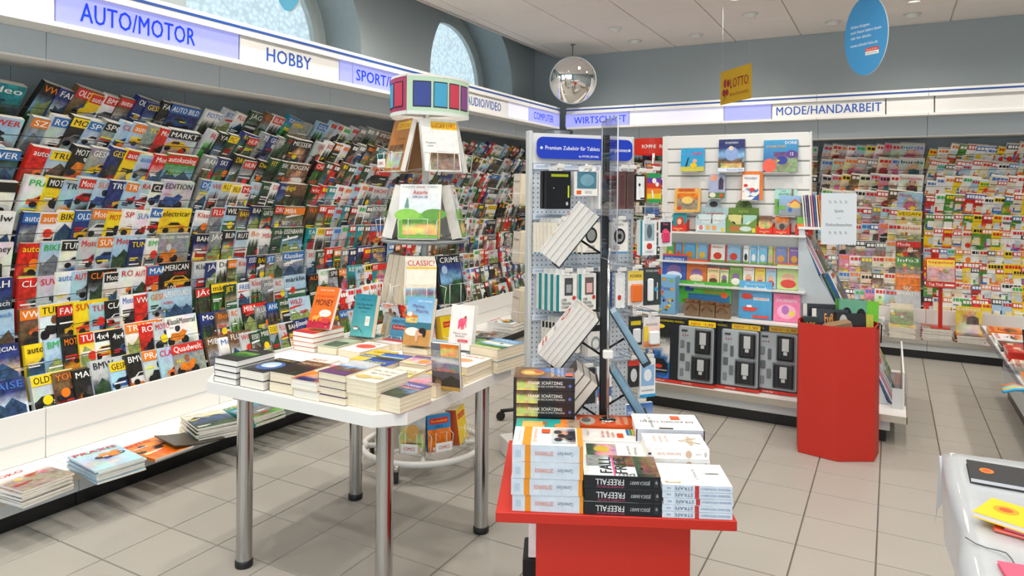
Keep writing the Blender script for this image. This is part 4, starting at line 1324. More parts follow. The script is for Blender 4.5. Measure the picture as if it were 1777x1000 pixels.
# ================================================================== RED SALES TABLE WITH BOOKS
RA = (-0.965, 1.691)
RR = Matrix.Translation((RA[0], RA[1], 0)) @ Matrix.Rotation(R(25), 4, 'Z')
rt = thing('sales_table', 'low bright red sales table with square top on a box pedestal', 'table', (RA[0], RA[1], 0), R(25))
MB().bbox(0, .663, 0, .57, .551, .58, .002).build('table_top', REDL, rt)
MB().bbox(.112, .548, .055, .50, .0, .5505, .002).build('pedestal', REDL, rt)
RZ = .58
G2 = 'books on the red sales table'
def rbook(u0, u1, v0, z, ln_w):
    return RR @ Matrix.Translation((u1, v0, z)) @ Matrix.Rotation(R(90), 4, 'Z')
ORDW = ['lowest', 'second lowest', 'third lowest', 'fourth lowest', 'fifth lowest', 'sixth lowest', 'seventh lowest']
def rpile(n, u0, u1, v0, w_, t, ops, cov, spine, look, place, hard=False, page=None, seed=1, z0=RZ):
    r = random.Random(seed)
    first = None
    for i in range(n):
        M = RR @ Matrix.Translation((u1 + r.uniform(-.002, .002), v0 + r.uniform(0, .003), z0 + .0008 + i * (t + .001))) @ Matrix.Rotation(R(90) + r.uniform(-.012, .012), 4, 'Z')
        pos = 'topmost' if i == n - 1 else ORDW[i]
        lab = '%s, %s in stack %s' % (look, pos, place) if n > 1 else '%s %s' % (look, place)
        if first is None:
            first = book(lab, w_, u1 - u0, t, ops, M, cov, spine, hard, page, G2)
        else:
            clone(first, M, lab)
ST = '#e8541c'
# cover ops use x across the book (spine to fore-edge) and y up the book; the viewer stands at the spine
rpile(4, .044, .242, .006, .152, .0458,
      [('bg', '#efefec'), ('r', 0, 1, .74, .86, '#e8901c'), ('r', 0, 1, .0, .08, '#e8901c'), ('pic', .12, .95, .10, .45, 'silver', 'portrait', 61), ('e', .3, .35, .1, .06, '#2c2c34'), ('e', .5, .3, .1, .06, '#24242c'), ('e', .7, .36, .1, .06, '#3a3a42'), ('e', .45, .2, .12, .06, '#2e2e38'), ('t', 'ZEITENWENDE', .1, .66, .045, '#e8782c', 'l', .8), ('t', 'Carmen Korn', .1, .9, .035, '#8a8f98', 'l', .7), ('r', .62, .82, .47, .6, ST)],
      '#e8eaec', ('de', [('bg', '#cfd8e2'), ('r', .74, .82, 0, 1, '#e8901c'), ('r', 0, .05, 0, 1, '#e8901c'), ('r', .88, .95, .3, .7, '#b5c6d6'), ('t', 'Carmen Korn', .14, .36, .24, '#6a7686', 'l', .22), ('t', 'ZEITENWENDE', .42, .36, .24, '#e0764a', 'l', .26)]),
      'light blue novel with orange stripe', 'at red table left front', page=WHITEP, seed=2)
rpile(3, .247, .458, .004, .150, .0355,
      [('bg', '#dfe5e4'), ('pic', 0, 1, 0, .3, 'dark green', 'forest', 63), ('pic', .45, 1, .3, .95, 'grey', 'landscape', 64), ('t', 'FREE', .08, .42, .16, '#222a2e', 'l', .8, 'b'), ('t', 'FALL', .08, .62, .16, '#222a2e', 'l', .8, 'b'), ('tv', 'JESSICA BARRY', .1, .05, .1, '#222222', .5), ('r', 0, 1, .58, .605, '#e0508c'), ('e', .35, .22, .04, .02, '#111111')],
      '#1a1d22', ('de', [('bg', '#15181c'), ('r', .03, .085, .2, .8, '#2d3138'), ('t', 'tp', .04, .35, .25, '#cfd2d6', 'l', .03), ('t', 'JESSICA BARRY', .14, .36, .26, '#c9ccd0', 'l', .26), ('t', 'FREEFALL', .47, .24, .46, '#e6e6e6', 'l', .38, 'b'), ('t', 'DIE WAHRHEIT IST DEIN TOD', .47, .78, .12, '#d04a80', 'l', .36)]),
      'black thriller with white spine title', 'at red table front', seed=3)
rpile(5, .462, .652, .004, .155, .0172,
      [('bg', '#f4f3f0'), ('t', 'STRAFE', .5, .44, .045, '#333333', 'c', .5), ('r', .08, .16, .72, .95, '#b9a47c'), ('r', .1, .14, .76, .9, '#e8e2d2'), ('r', .52, .55, .1, .3, '#3a3a3a'), ('r', .53, .545, .3, .36, '#3a3a3a')],
      '#dce4ec', ('de', [('bg', '#d5e0ec'), ('r', .475, .535, 0, 1, '#c63a3a'), ('t', 'FERDINAND VON SCHIRACH', .03, .32, .34, '#6c88a8', 'l', .42), ('t', 'STRAFE', .56, .22, .52, '#56677a', 'l', .27), ('t', 'btb', .88, .35, .3, '#6a7a8a', 'l', .06)]),
      'thin white book with red spine block', 'at red table right front', hard=True, page=WHITEP, seed=4)
rpile(4, .04, .24, .170, .13, .0405, [('bg', '#1fa098'), ('pic', 0, 1, 0, .3, 'orange', 'home', 66), ('r', .3, .8, .55, .9, '#d8b060'), ('e', .5, .3, .16, .1, '#d88a3a'), ('t', 'LIPPE', .5, .5, .08, '#c03a2a', 'l', .3)], '#1fa098', None, 'turquoise novel', 'behind the light blue novels', seed=5)
rpile(7, .028, .226, .312, .135, .0412,
      [('pic', 0, 1, 0, 1, 'brown', 'puzzle', 68), ('e', .5, .7, .3, .2, '#c08a3a'), ('e', .45, .75, .16, .1, '#e0b868'), ('e', .6, .6, .12, .08, '#c05a3a'), ('t', 'FRANK SCHÄTZING', .1, .34, .05, '#f0e8dc', 'l', .84), ('t', 'DIE TYRANNEI DES', .1, .24, .04, '#e8e0d4', 'l', .84), ('t', 'SCHMETTERLINGS', .1, .18, .04, '#e8e0d4', 'l', .84), ('r', .15, .4, .03, .15, ST)],
      '#2a1c1e', ('us', [('bg', '#1e1519'), ('pic', .05, .4, .02, .98, 'brown', 'flower', 69), ('r', .7, .95, .0, 1, '#2c1a1c'), ('t', 'FRANK SCHÄTZING', .24, .50, .24, '#f3ede4', 'l', .56, 'b'), ('t', 'DIE TYRANNEI DES SCHMETTERLINGS', .18, .28, .13, '#e8e0d6', 'l', .66), ('e', .92, .42, .025, .12, '#5a68b0')]),
      'dark novel with golden firework cover', 'at red table back left', page=CREAM, seed=6)
rpile(3, .252, .458, .172, .128, .0318, [('bg', '#f1f0ea'), ('pic', .1, .85, .5, .95, 'dark green', 'flower', 71), ('e', .5, .72, .2, .12, '#c8b040'), ('t', 'Leon und die', .15, .3, .05, '#5a5a50', 'l', .6), ('t', 'Hoffnung', .15, .2, .05, '#5a5a50', 'l', .5)], '#eeede6', None, 'white book with green plant picture', 'behind the black thrillers', hard=True, seed=7)
rpile(3, .246, .452, .306, .122, .0318, [('bg', '#f5f2ee'), ('t', 'Die Kunst', .3, .62, .06, '#d8584a', 'l', .5), ('t', 'des guten', .3, .54, .06, '#d8584a', 'l', .5), ('t', 'Lebens', .3, .46, .06, '#d8584a', 'l', .4), ('r', .3, .62, .32, .42, ST), ('r', .5, .95, .22, .26, '#3b6fc0'), ('r', .5, .95, .17, .21, '#3fa04a'), ('r', .5, .95, .12, .16, '#d8a83a'), ('r', .5, .95, .07, .11, '#d8582a'), ('t', 'DOBELLI', .4, .86, .035, '#888888', 'l', .3)], '#ece8e2', None, 'white book with rainbow stripes', 'in the red table middle', page=WHITEP, seed=8)
rpile(3, .238, .444, .440, .118, .0335, [('bg', '#e0581e'), ('e', .45, .82, .38, .13, '#b9b4ac'), ('e', .5, .84, .2, .08, '#6a6660'), ('r', .68, .95, .8, .93, ST), ('t', 'WOLF', .12, .52, .08, '#f3d9b8', 'l', .7, 'b'), ('t', 'JUNGER', .12, .28, .08, '#f3d9b8', 'l', .7, 'b'), ('t', 'MANN', .12, .14, .08, '#f3d9b8', 'l', .7, 'b')], '#de5a20', None, 'orange book with grey portrait', 'below the chrome sign rod', page=CREAM, seed=9)
rpile(4, .44, .625, .172, .130, .0318, [('bg', '#f3f1ec'), ('t', 'Robert', .45, .8, .05, '#c98a70', 'l', .4), ('t', 'Seethaler', .4, .7, .05, '#c98a70', 'l', .45), ('t', 'Das Feld', .4, .6, .05, '#c98a70', 'l', .45), ('e', .5, .25, .3, .05, '#c9b49a'), ('p', [(.3, .1), (.5, .45), (.52, .44), (.34, .09)], '#b09a7c'), ('p', [(.7, .12), (.5, .45), (.48, .44), (.66, .11)], '#c4b296')],
      '#f0eeea', ('de', [('bg', '#f1efec'), ('e', .06, .5, .02, .25, '#b9b4ac'), ('t', 'GOLDMANN', .12, .4, .18, '#a09a92', 'l', .1), ('e', .33, .5, .05, .36, '#c9a890'), ('t', 'Robert Seethaler Das Feld', .45, .38, .26, '#c98a70', 'l', .38), ('r', .93, .98, .4, .6, '#444444')]),
      'white book with pale grass drawing', 'behind the thin books', page=WHITEP, seed=10)
rpile(2, .424, .642, .318, .158, .068, [('bg', '#f6f5f2'), ('t', 'DIE', .52, .8, .045, '#3a3a3a', 'l', .12), ('t', 'SIMON BECKETT', .1, .72, .04, '#555555', 'l', .8), ('tv', 'DIE EWIGEN TOTEN', .52, .1, .085, '#3a3a3a', .8), ('r', .62, .85, .28, .42, ST), ('r', .02, .08, .45, .66, '#222222'), ('r', .0, 1, .0, .012, '#333333')],
      '#eceae6', ('us', [('bg', '#c7cad4'), ('r', 0, .02, 0, 1, '#3a3a3e'), ('r', .98, 1, 0, 1, '#3a3a3e')]), 'thick white thriller with grey spine', 'at red table back right', hard=True, page=WHITEP, seed=11)

# ---- double-sided slanted book tower behind the table
tw = thing('book_tower', 'black post tower with slanted trays standing behind the red sales table', 'display stand', tuple(RR @ Vector((.338, .60, 0))), R(25))
MB().bbox(-.014, .014, -.02, .02, .012, 1.685, .003).build('post', BLACK, tw)
MB().bbox(-.09, .20, -.09, .22, 0, .012, .004).build('base_plate', BLACK, tw)
def tray(side, zt_, label_books, n, ops, cov, look, tt=.02, hh=.235, ww=.15, page=None):
    a = R(52 if side < 0 else 58)
    # tray plane: from (x0, zt) at the post falling outwards
    x0 = side * .05
    d = Vector((side * math.cos(a), 0, -math.sin(a)))
    nrm = Vector((side * math.sin(a), 0, math.cos(a)))
    m = MB()
    p0 = Vector((side * .016, -.075, zt_ - .02))
    def strip(off0, off1, y0_, y1_, th):
        vs = []
        for y in (y0_, y1_):
            for o_, t_ in ((off0, 0), (off1, 0), (off1, th), (off0, th)):
                q_ = Vector((side * .02, y, zt_)) + d * o_ - nrm * t_
                vs.append(tuple(q_))
        m.add(vs, [(0, 1, 2, 3), (7, 6, 5, 4), (0, 4, 5, 1), (1, 5, 6, 2), (2, 6, 7, 3), (3, 7, 4, 0)])
    strip(0, hh, -.08, .08, .003)
    vs = [tuple(Vector((side * .02, y, zt_)) + d * (hh) + nrm * q_) for y in (-.08, .08) for q_ in (-.003, .03)] + [tuple(Vector((side * .02, y, zt_)) + d * (hh + .003) + nrm * q_) for y in (-.08, .08) for q_ in (-.003, .03)]
    m.add(vs, [(0, 1, 3, 2), (4, 6, 7, 5), (0, 4, 5, 1), (2, 3, 7, 6), (1, 5, 7, 3), (0, 2, 6, 4)])
    to = m.build('slanted_tray', BLACK, tw)
    br = MB()
    br.tube([(side * .012, 0, zt_ - .14), tuple(Vector((side * .02, 0, zt_ - .004)) + d * .11 - nrm * .006)], .004, 6)
    br.build('bracket', BLACK, to)
    first = None
    base = tw.matrix_world if False else Matrix.Translation(RR @ Vector((.338, .60, 0))) @ Matrix.Rotation(R(25), 4, 'Z')
    for i in range(n):
        o_ = Vector((side * .02, 0, zt_)) + d * (hh - .001) + nrm * (.0012 + i * (tt + .0012))
        # book: y axis (up) = -d, z axis (front) = nrm, x axis = y cross z
        yv = -d
        xv = yv.cross(nrm)
        M = Matrix(((xv.x, yv.x, nrm.x, o_.x), (xv.y, yv.y, nrm.y, o_.y), (xv.z, yv.z, nrm.z, o_.z), (0, 0, 0, 1)))
        M = base @ M @ Matrix.Translation((-ww / 2, 0, 0))
        lab = '%s %s' % (look, label_books) if n == 1 else '%s, %s in slanted pile %s' % (look, 'topmost' if i == n - 1 else ORDW[i], label_books)
        if first is None:
            first = book(lab, ww, hh - .006, tt, ops, M, cov, None, False, page, 'books in the slanted tower trays')
        else:
            clone(first, M, lab)
WARM = mat('grey_pages', '#d9d3cb', rough=0.85, noise=(180, 0.08))
tray(-1, 1.395, 'in the upper left tower tray', 4, [('bg', '#efe9e2'), ('t', 'DER GARTEN', .5, .3, .06, '#d8703a', 'c', .7), ('t', 'ROMAN', .5, .55, .05, '#3a4a90', 'c', .5), ('r', .1, .9, .72, .76, '#d8503a')], '#e9e4dd', 'white paperback with orange letters', .0205, page=WARM)
tray(-1, 1.03, 'in the middle left tower tray', 5, [('bg', '#efebe6'), ('e', .5, .72, .3, .12, '#e2653a'), ('e', .5, .72, .2, .08, '#efebe6'), ('t', 'DAS BLAUE', .5, .42, .05, '#4a5aa8', 'c', .6), ('r', .2, .8, .12, .15, '#d0503a'), ('r', .2, .8, .2, .23, '#d0503a')], '#ece7e1', 'white paperback with orange ring', .0175, page=WARM)
tray(-1, .80, 'in the lower left tower tray', 3, [('bg', '#4a4844'), ('t', 'STILLE', .5, .5, .08, '#d8d4cc', 'c', .7)], '#5a5650', 'dark grey paperback', .03, page=WARM)
tray(1, 1.05, 'in the middle right tower tray', 1, [('bg', '#8fb0c6'), ('t', 'DER TAG', .5, .5, .08, '#ffffff', 'c', .7)], '#8aa9bd', 'pale steel-blue book', .022, .215, .10, page=mat('blue_page_tint', '#a9bdc9', rough=0.5))
tray(1, .845, 'in the lower right tower tray', 1, [('bg', '#7fa6c0'), ('t', 'WIND', .5, .5, .08, '#ffffff', 'c', .7)], '#7a9fb6', 'steel-blue book', .022, .215, .10, page=mat('blue_page_tint', '#a9bdc9', rough=0.5))
# white box book by the pedestal foot
book('white boxed book with red seal beside the red pedestal', .10, .16, .03, [('bg', '#efece8'), ('t', 'Romantik', .3, .8, .04, '#d8503a', 'l', .5), ('e', .6, .2, .25, .12, '#d8303a')], RR @ Matrix.Translation((.075, .535, .19)) @ Matrix.Rotation(R(82), 4, 'X'), '#efece8')
lb = thing('book_crate', 'low black crate on castors beside the red pedestal', 'crate', tuple(RR @ Vector((.085, .62, 0))), R(25))
MB().bbox(-.03, .11, -.11, .05, .07, .185, .004).build('crate_body', BLACK, lb)
for sx in (-.01, .09):
    for sy in (-.07, .03):
        MB().tube([(sx - .012, sy, .032), (sx + .012, sy, .032)], .032, 16).build('castor', RUBBER, lb)

# ---- chrome rod with clear sign pocket standing at the orange books
sg = thing('sign_stand', 'chrome rod stand with empty clear acrylic sign pocket on the red table', 'sign stand', tuple(RR @ Vector((.346, .50, RZ + .1045))), R(25))
MB().lathe([(0, 0), (.028, 0), (.028, .004), (.010, .007), (.0, .007)], 20).build('foot_disc', CHROME, sg)
MB().tube([(0, 0, .006), (0, 0, .60)], .0055, 12).build('rod', CHROME, sg)
MB().bbox(-.018, .018, -.012, .012, .215, .245, .004).build('clamp', WIRE, sg)
po = MB()
q0, q1 = Vector((-.022, .072, 0)), Vector((.016, -.135, 0))
nn = Vector((q1 - q0).yx.to_3d()) if False else Vector(((q1 - q0).y, -(q1 - q0).x, 0)).normalized()
for off in (-.004, .004):
    po.add([tuple(q0 + nn * off + Z_ * .56), tuple(q1 + nn * off + Z_ * .56), tuple(q1 + nn * off + Z_ * 1.045), tuple(q0 + nn * off + Z_ * 1.045)], [(0, 1, 2, 3)])
po.build('acrylic_pocket', ACRYL2, sg)
ed = MB()
for q_ in (q0, q1):
    ed.tube([tuple(q_ + Z_ * .56), tuple(q_ + Z_ * 1.045)], .0022, 6)
ed.tube([tuple(q0 + Z_ * 1.045), tuple(q1 + Z_ * 1.045)], .0022, 6)
ed.tube([tuple(q0 + Z_ * .56), tuple(q1 + Z_ * .56)], .0022, 6)
ed.build('pocket_edge', mat('acrylic_edge', '#b9bcc2', rough=0.2), sg)
# ================================================================== WIRE SPINNERS
def comic(label, root_xy, front, al, r, z, w_, h, t, lean, ops, cov, page=None, spine=None, group='comics in the wheeled wire spinner', name='comic'):
    """book facing outward at angle al (degrees, + to the viewer's right) on a spinner at root_xy"""
    M = Matrix.Translation((root_xy[0], root_xy[1], z)) @ Matrix.Rotation(R(front + al), 4, 'Z') @ Matrix.Translation((0, -r, 0)) @ Matrix.Rotation(R(90 - lean), 4, 'X') @ Matrix.Translation((-w_ / 2, 0, -t))
    return book(label, w_, h, t, ops, M, cov, spine, False, page, group, name, 'comic' if name == 'comic' else 'book')

SX, SF = (-2.24, 3.12), 35.5
spn = thing('comic_spinner', 'wheeled white wire spinner rack full of comics with a printed topper', 'display rack', (SX[0], SX[1], 0), R(SF))
MB().tube([(0, 0, .10), (0, 0, 2.02)], .019, 16).build('pole', WIRE, spn)
base = MB()
n = 40
ringp = [(.30 * math.cos(2 * math.pi * k / n) * (1.08 if k % 10 else 1.0), .30 * math.sin(2 * math.pi * k / n), .098) for k in range(n)]
base.tube(ringp, .0165, 10, closed=True)
base.tube([(-.30, 0, .098), (.30, 0, .098)], .014, 8)
base.tube([(0, -.30, .098), (0, .30, .098)], .014, 8)
base.build('base_ring', WIRE, spn)
for k in range(4):
    a = R(45 + 90 * k + 20)
    px_, py_ = .315 * math.cos(a), .315 * math.sin(a)
    c = MB()
    c.lathe([(.012, .062), (.016, .064), (.016, .092), (.0, .093)], 12, c=(px_, py_, 0), mi=1)
    c.box(px_ - .017, px_ - .013, py_ - .012, py_ + .025, .028, .066, mi=1)
    c.box(px_ + .013, px_ + .017, py_ - .012, py_ + .025, .028, .066, mi=1)
    c.tube([(px_ - .011, py_ + .018, .036), (px_ + .011, py_ + .018, .036)], .036, 20, mi=0)
    c.tube([(px_ - .0175, py_ + .018, .036), (px_ + .0175, py_ + .018, .036)], .008, 10, mi=1)
    c.build('castor', [RUBBER, STEEL], spn)
# grey dividing disc
MB().lathe([(.0, 1.20), (.22, 1.20), (.235, 1.205), (.24, 1.212), (.235, 1.219), (.20, 1.217), (.0, 1.217)], 40).build('dividing_disc', GREYPL, spn)
# topper of three bowed panels with square picture fields
def topper(parent):
    Rr, z0, z1 = .235, 1.875, 2.085
    cols = ['#c6e4c6', '#7fc0c4', '#b8476a']
    fields = ['#3d4f9a', '#49a8cf', '#d0405a', '#8f4a90', '#d89a40']
    corners = [R(-115), R(5), R(125)]
    for k in range(3):
        a, b = corners[k], corners[(k + 1) % 3]
        A, B = Vector((Rr * math.cos(a), Rr * math.sin(a), 0)), Vector((Rr * math.cos(b), Rr * math.sin(b), 0))
        nrm = Vector(((B - A).y, -(B - A).x, 0)).normalized()
        def pt(s, z, off=0.0):
            q_ = A.lerp(B, s) + nrm * (0.075 * 4 * s * (1 - s) + off)
            return (q_.x, q_.y, z)
        m = MB()
        N = 14
        for i in range(N):
            s0, s1 = i / N, (i + 1) / N
            m.add([pt(s0, z0), pt(s1, z0), pt(s1, z1), pt(s0, z1)], [(0, 1, 2, 3)], cols[k], 0, True)
            m.add([pt(s0, z0, .0012), pt(s1, z0, .0012), pt(s1, z0 + .02, .0012), pt(s0, z0 + .02, .0012)], [(0, 1, 2, 3)], '#e8efe6', 0, True)
            m.add([pt(s0, z1 - .012, .0012), pt(s1, z1 - .012, .0012), pt(s1, z1, .0012), pt(s0, z1, .0012)], [(0, 1, 2, 3)], '#f0efe9', 0, True)
            m.add([pt(s0, z0, -.003), pt(s0, z1, -.003), pt(s1, z1, -.003), pt(s1, z0, -.003)], [(0, 1, 2, 3)], '#efece6', 0, True)
        for i, (s0, s1) in enumerate(((.06, .27), (.30, .50), (.53, .72), (.75, .94))):
            for (g0, g1, zz0, zz1, cc, of) in ((s0, s1, z0 + .04, z1 - .035, '#2c2c38', .002), (s0 + .008, s1 - .008, z0 + .046, z1 - .041, fields[(i + k * 2) % 5], .003)):
                for q_ in range(4):
                    ga, gb = g0 + (g1 - g0) * q_ / 4, g0 + (g1 - g0) * (q_ + 1) / 4
                    m.add([pt(ga, zz0, of), pt(gb, zz0, of), pt(gb, zz1, of), pt(ga, zz1, of)], [(0, 1, 2, 3)], cc)
        m.build('topper_panel', MATTE, parent, )
    lid = MB()
    lid.lathe([(0, 1.90), (.16, 1.90), (.16, 1.905), (0, 1.905)], 20)
    lid.build('topper_hub', WIRE, parent)
topper(spn)

def pocket(parent, al, r, z, w_, depth=.05, hh=.10, back=.26, lean=12):
    """wire cradle: floor loop, front loop, back rails"""
    m = MB()
    m.M = Matrix.Rotation(R(al), 4, 'Z') @ Matrix.Translation((0, -r, z))
    x = w_ / 2
    wr = .0022
    L = math.tan(R(lean))
    m.tube([(-x, .01, -.004), (-x, -depth, -.004), (x, -depth, -.004), (x, .01, -.004)], wr, 6)
    m.tube([(-x * .5, -depth, -.004), (-x * .5, -depth, hh), (x * .5, -depth, hh), (x * .5, -depth, -.004)], wr, 6)
    m.tube([(-x, .012, -.004), (-x, .012 + L * back, back)], wr, 6)
    m.tube([(x, .012, -.004), (x, .012 + L * back, back)], wr, 6)
    m.tube([(-x, -depth, -.004), (-x, -depth - .015, .09), (-x, .012 + L * .1, .1)], wr, 6)
    m.tube([(x, -depth, -.004), (x, -depth - .015, .09), (x, .012 + L * .1, .1)], wr, 6)
    m.tube([(0, .01, -.004), (0, r, .02)], wr, 6)
    m.build('wire_pocket', WIRE, parent)

LL = [('bg', '#f3f2ee'), ('r', .27, 1, .80, .95, '#f2c81e'), ('t', 'LUCKY LUKE', .29, .83, .08, '#d8281e', 'l', .68, 'b'), ('t', 'Das gelobte', .08, .52, .03, '#333333', 'l', .28), ('t', 'Land', .12, .46, .03, '#333333', 'l', .16), ('pic', .15, .95, .02, .34, 'brown', 'home', 81)]
LL2 = [('bg', '#b5763c'), ('r', .27, 1, .80, .95, '#f2c81e'), ('t', 'LUCKY LUKE', .29, .83, .08, '#d8281e', 'l', .68, 'b'), ('t', 'Der Kunstreiter', .5, .6, .03, '#4a2a18', 'l', .4), ('pic', .1, .9, .05, .5, 'brown', 'home', 82)]
AST = [('grad', '#bcd7e6', '#f0f0ec'), ('r', 0, 1, 0, .46, '#6fb53a'), ('e', .2, .42, .3, .12, '#86c24a'), ('e', .85, .44, .3, .1, '#5a9a34'), ('pic', .1, .95, .06, .34, 'green', 'flower', 84), ('t', 'R. GOSCINNY', .06, .935, .028, '#7a7f86', 'l', .3), ('t', 'Asterix', .4, .935, .03, '#d8281e', 'l', .2, 'b'), ('t', 'A. UDERZO', .66, .935, .028, '#7a7f86', 'l', .26), ('t', 'Asterix', .32, .81, .075, '#d8281e', 'l', .36, 'b'), ('t', 'DER GALLIER', .32, .74, .042, '#3a3f8a', 'l', .36), ('p', [(.13, .56), (.24, .56), (.2, .74), (.18, .74)], '#5f8f80'), ('r', .97, 1, 0, .5, '#d8a030')]
top_c = [  # tier z, list
    (1.585, [(28, .205, .215, .285, .016, LL, '#eceae4', 'white western comic with yellow title band in the top tier'),
             (-62, .205, .215, .285, .030, LL2, '#a8703c', 'brown western comic with yellow title band in the top tier'),
             (118, .205, .215, .285, .030, LL, '#dcdcd6', 'stack of white comics turned sideways in the top tier'),
             (208, .205, .215, .285, .02, LL2, '#b08050', 'brown comic at the far side of the top tier')]),
    (1.235, [(-9, .215, .218, .288, .014, AST, '#e6e6e0', 'bright comic with green meadow and blue title in the middle tier'),
             (81, .215, .218, .288, .055, AST, '#d9d2c6', 'thick row of comics with blue edge in the middle tier'),
             (-99, .215, .218, .288, .055, AST, '#c9c6c0', 'thick row of comics with grey pages in the middle tier'),
             (171, .215, .218, .288, .02, AST, '#d8d8d0', 'meadow comic at the far side of the middle tier')]),
]
for z, lst in top_c:
    for al, r, w_, h, t, ops, cov, lab in lst:
        comic(lab, SX, SF, al, r, z, w_, h, t, 14, ops, cov, WHITEP)
        pocket(spn, al, r - .03, z, .20)
CL = [('bg', '#eee6d2'), ('r', 0, 1, .0, .22, '#6fb0b0'), ('pic', 0, 1, .18, .42, 'cream', 'landscape', 86), ('r', 0, 1, .735, .775, '#f0c020'), ('t', 'CLASSIC!', .08, .80, .11, '#d8302a', 'l', .86, 'b'), ('r', 0, .06, 0, .9, '#e0d8c8')]
CR = [('pic', 0, 1, 0, 1, 'navy', 'landscape', 88), ('r', 0, 1, .83, 1, '#20242e'), ('t', 'CRIME', .14, .85, .11, '#f2f2f2', 'l', .82, 'b'), ('e', .3, .7, .12, .09, '#9fb4d0'), ('r', 0, .08, 0, 1, '#14161c')]
BLU = [('grad', '#2a7fb0', '#6fb8dc'), ('r', 0, 1, 0, .22, '#2f8f8a'), ('t', 'ABENTEUER', .5, .86, .08, '#1c3f8a', 'c', .9, 'b'), ('r', .1, .9, .68, .8, '#d8302a'), ('t', 'Enthologie', .5, .71, .06, '#f0efe9', 'c', .7), ('p', [(.3, .22), (.5, .22), (.4, .5)], '#d8c060'), ('r', .62, .9, .14, .2, '#d8a030')]
BEI = [('bg', '#c9bfab'), ('r', .32, .34, 0, 1, '#8a8070'), ('r', .66, .68, 0, 1, '#8a8070')]
PUR = [('pic', 0, 1, 0, 1, 'purple', 'flower', 90), ('t', 'SPUK', .5, .82, .1, '#e8b860', 'c', .8, 'b')]
YEL = [('pic', 0, 1, 0, 1, 'yellow', 'puzzle', 91), ('r', .1, .9, .7, .85, '#d8302a'), ('t', 'TASCHENBUCH', .5, .74, .06, '#f2c81e', 'c', .75, 'b')]
LT1 = [('pic', 0, 1, 0, 1, 'silver', 'flower', 92), ('e', .5, .55, .26, .2, '#d8a040'), ('r', .1, .9, .05, .15, '#f2efe8'), ('t', 'Taschenbuch', .5, .08, .045, '#d8302a', 'c', .6, 'b'), ('t', 'TRAUMFABRIK', .5, .22, .04, '#2a3a6a', 'c', .8)]
LT2 = [('pic', 0, 1, 0, .62, 'orange', 'puzzle', 93), ('r', 0, 1, .6, 1, '#2f86c4'), ('r', .1, .9, .74, .9, '#d8302a'), ('t', 'Taschenbuch', .5, .79, .06, '#f2c81e', 'c', .7, 'b'), ('t', '521', .5, .64, .07, '#1c2a5a', 'c', .3), ('r', .2, .8, .03, .12, '#f2efe8'), ('t', 'Taschenbuch', .5, .055, .035, '#d8302a', 'c', .5, 'b'), ('r', .8, 1, .03, .13, '#f2d01e')]
low = [
    (.895, 12, [(-6, .235, .165, .25, .035, CL, '#e8e2d4', 'thick cream comic reading CLASSIC in the third tier'), (40, .235, .165, .25, .03, CR, '#16181e', 'dark blue comic reading CRIME in the third tier'), (86, .235, .165, .25, .05, CR, '#14151a', 'black comic row turned sideways in the third tier'), (-52, .235, .15, .25, .05, BEI, '#c4b9a4', 'beige page stack comic in the third tier'), (-96, .235, .15, .25, .05, PUR, '#4a3a40', 'brown purple comic turned sideways in the third tier'), (150, .235, .15, .22, .03, LT1, '#999999', 'silver comic at the far side of the third tier'), (-150, .235, .15, .22, .03, LT2, '#3f6f9a', 'blue comic at the far side of the third tier')]),
    (.63, 10, [(-34, .24, .13, .19, .03, BLU, '#4f9ac0', 'blue sailing comic in the fourth tier'), (-2, .24, .13, .19, .03, PUR, '#5a2a3a', 'dark purple comic in the fourth tier'), (42, .24, .15, .2, .05, YEL, '#d8b030', 'yellow and red pocket comic in the fourth tier'), (88, .24, .13, .19, .05, YEL, '#c89020', 'yellow pocket comic turned sideways in the fourth tier'), (-80, .24, .13, .19, .05, LT1, '#888888', 'silver pocket comic turned sideways in the fourth tier')]),
    (.38, 10, [(-12, .24, .13, .19, .03, PUR, '#5a2a3a', 'dark purple comic in the fifth tier'), (32, .24, .13, .19, .03, YEL, '#c8a030', 'yellow comic in the fifth tier'), (76, .24, .13, .19, .05, BLU, '#4f8ab0', 'blue comic turned sideways in the fifth tier')]),
    (.135, 8, [(-14, .235, .13, .185, .028, LT1, '#8f959c', 'silver pocket comic in the bottom tier'), (22, .235, .13, .185, .028, LT2, '#2f6fa0', 'blue pocket comic with orange crowd in the bottom tier'), (68, .235, .13, .185, .06, YEL, '#b9502a', 'row of striped pocket comics in the bottom tier'), (-60, .235, .13, .185, .05, LT2, '#5a86b0', 'blue pocket comic turned sideways in the bottom tier')]),
]
for z, lean, lst in low:
    for al, r, w_, h, t, ops, cov, lab in lst:
        comic(lab, SX, SF, al, r, z, w_, h, t, lean, ops, cov, CREAM)
        pocket(spn, al, r - .035, z, w_ - .01, back=.19, lean=lean)
# name tags clipped to the pockets
for al, r, z in ((-62, .262, 1.60), (-14, .285, .15), (22, .285, .15)):
    tg = MB()
    tg.M = Matrix.Rotation(R(al), 4, 'Z') @ Matrix.Translation((0, -r, z))
    tg.bbox(-.045, .045, -.003, .003, 0, .045, .002, '#f2f0ea')
    tg.text('COMICS', (-.03, -.0036, .014), X_, Z_, .016, '#d0302a', wfit=.06)
    tg.build('price_tag', MATTE, spn)

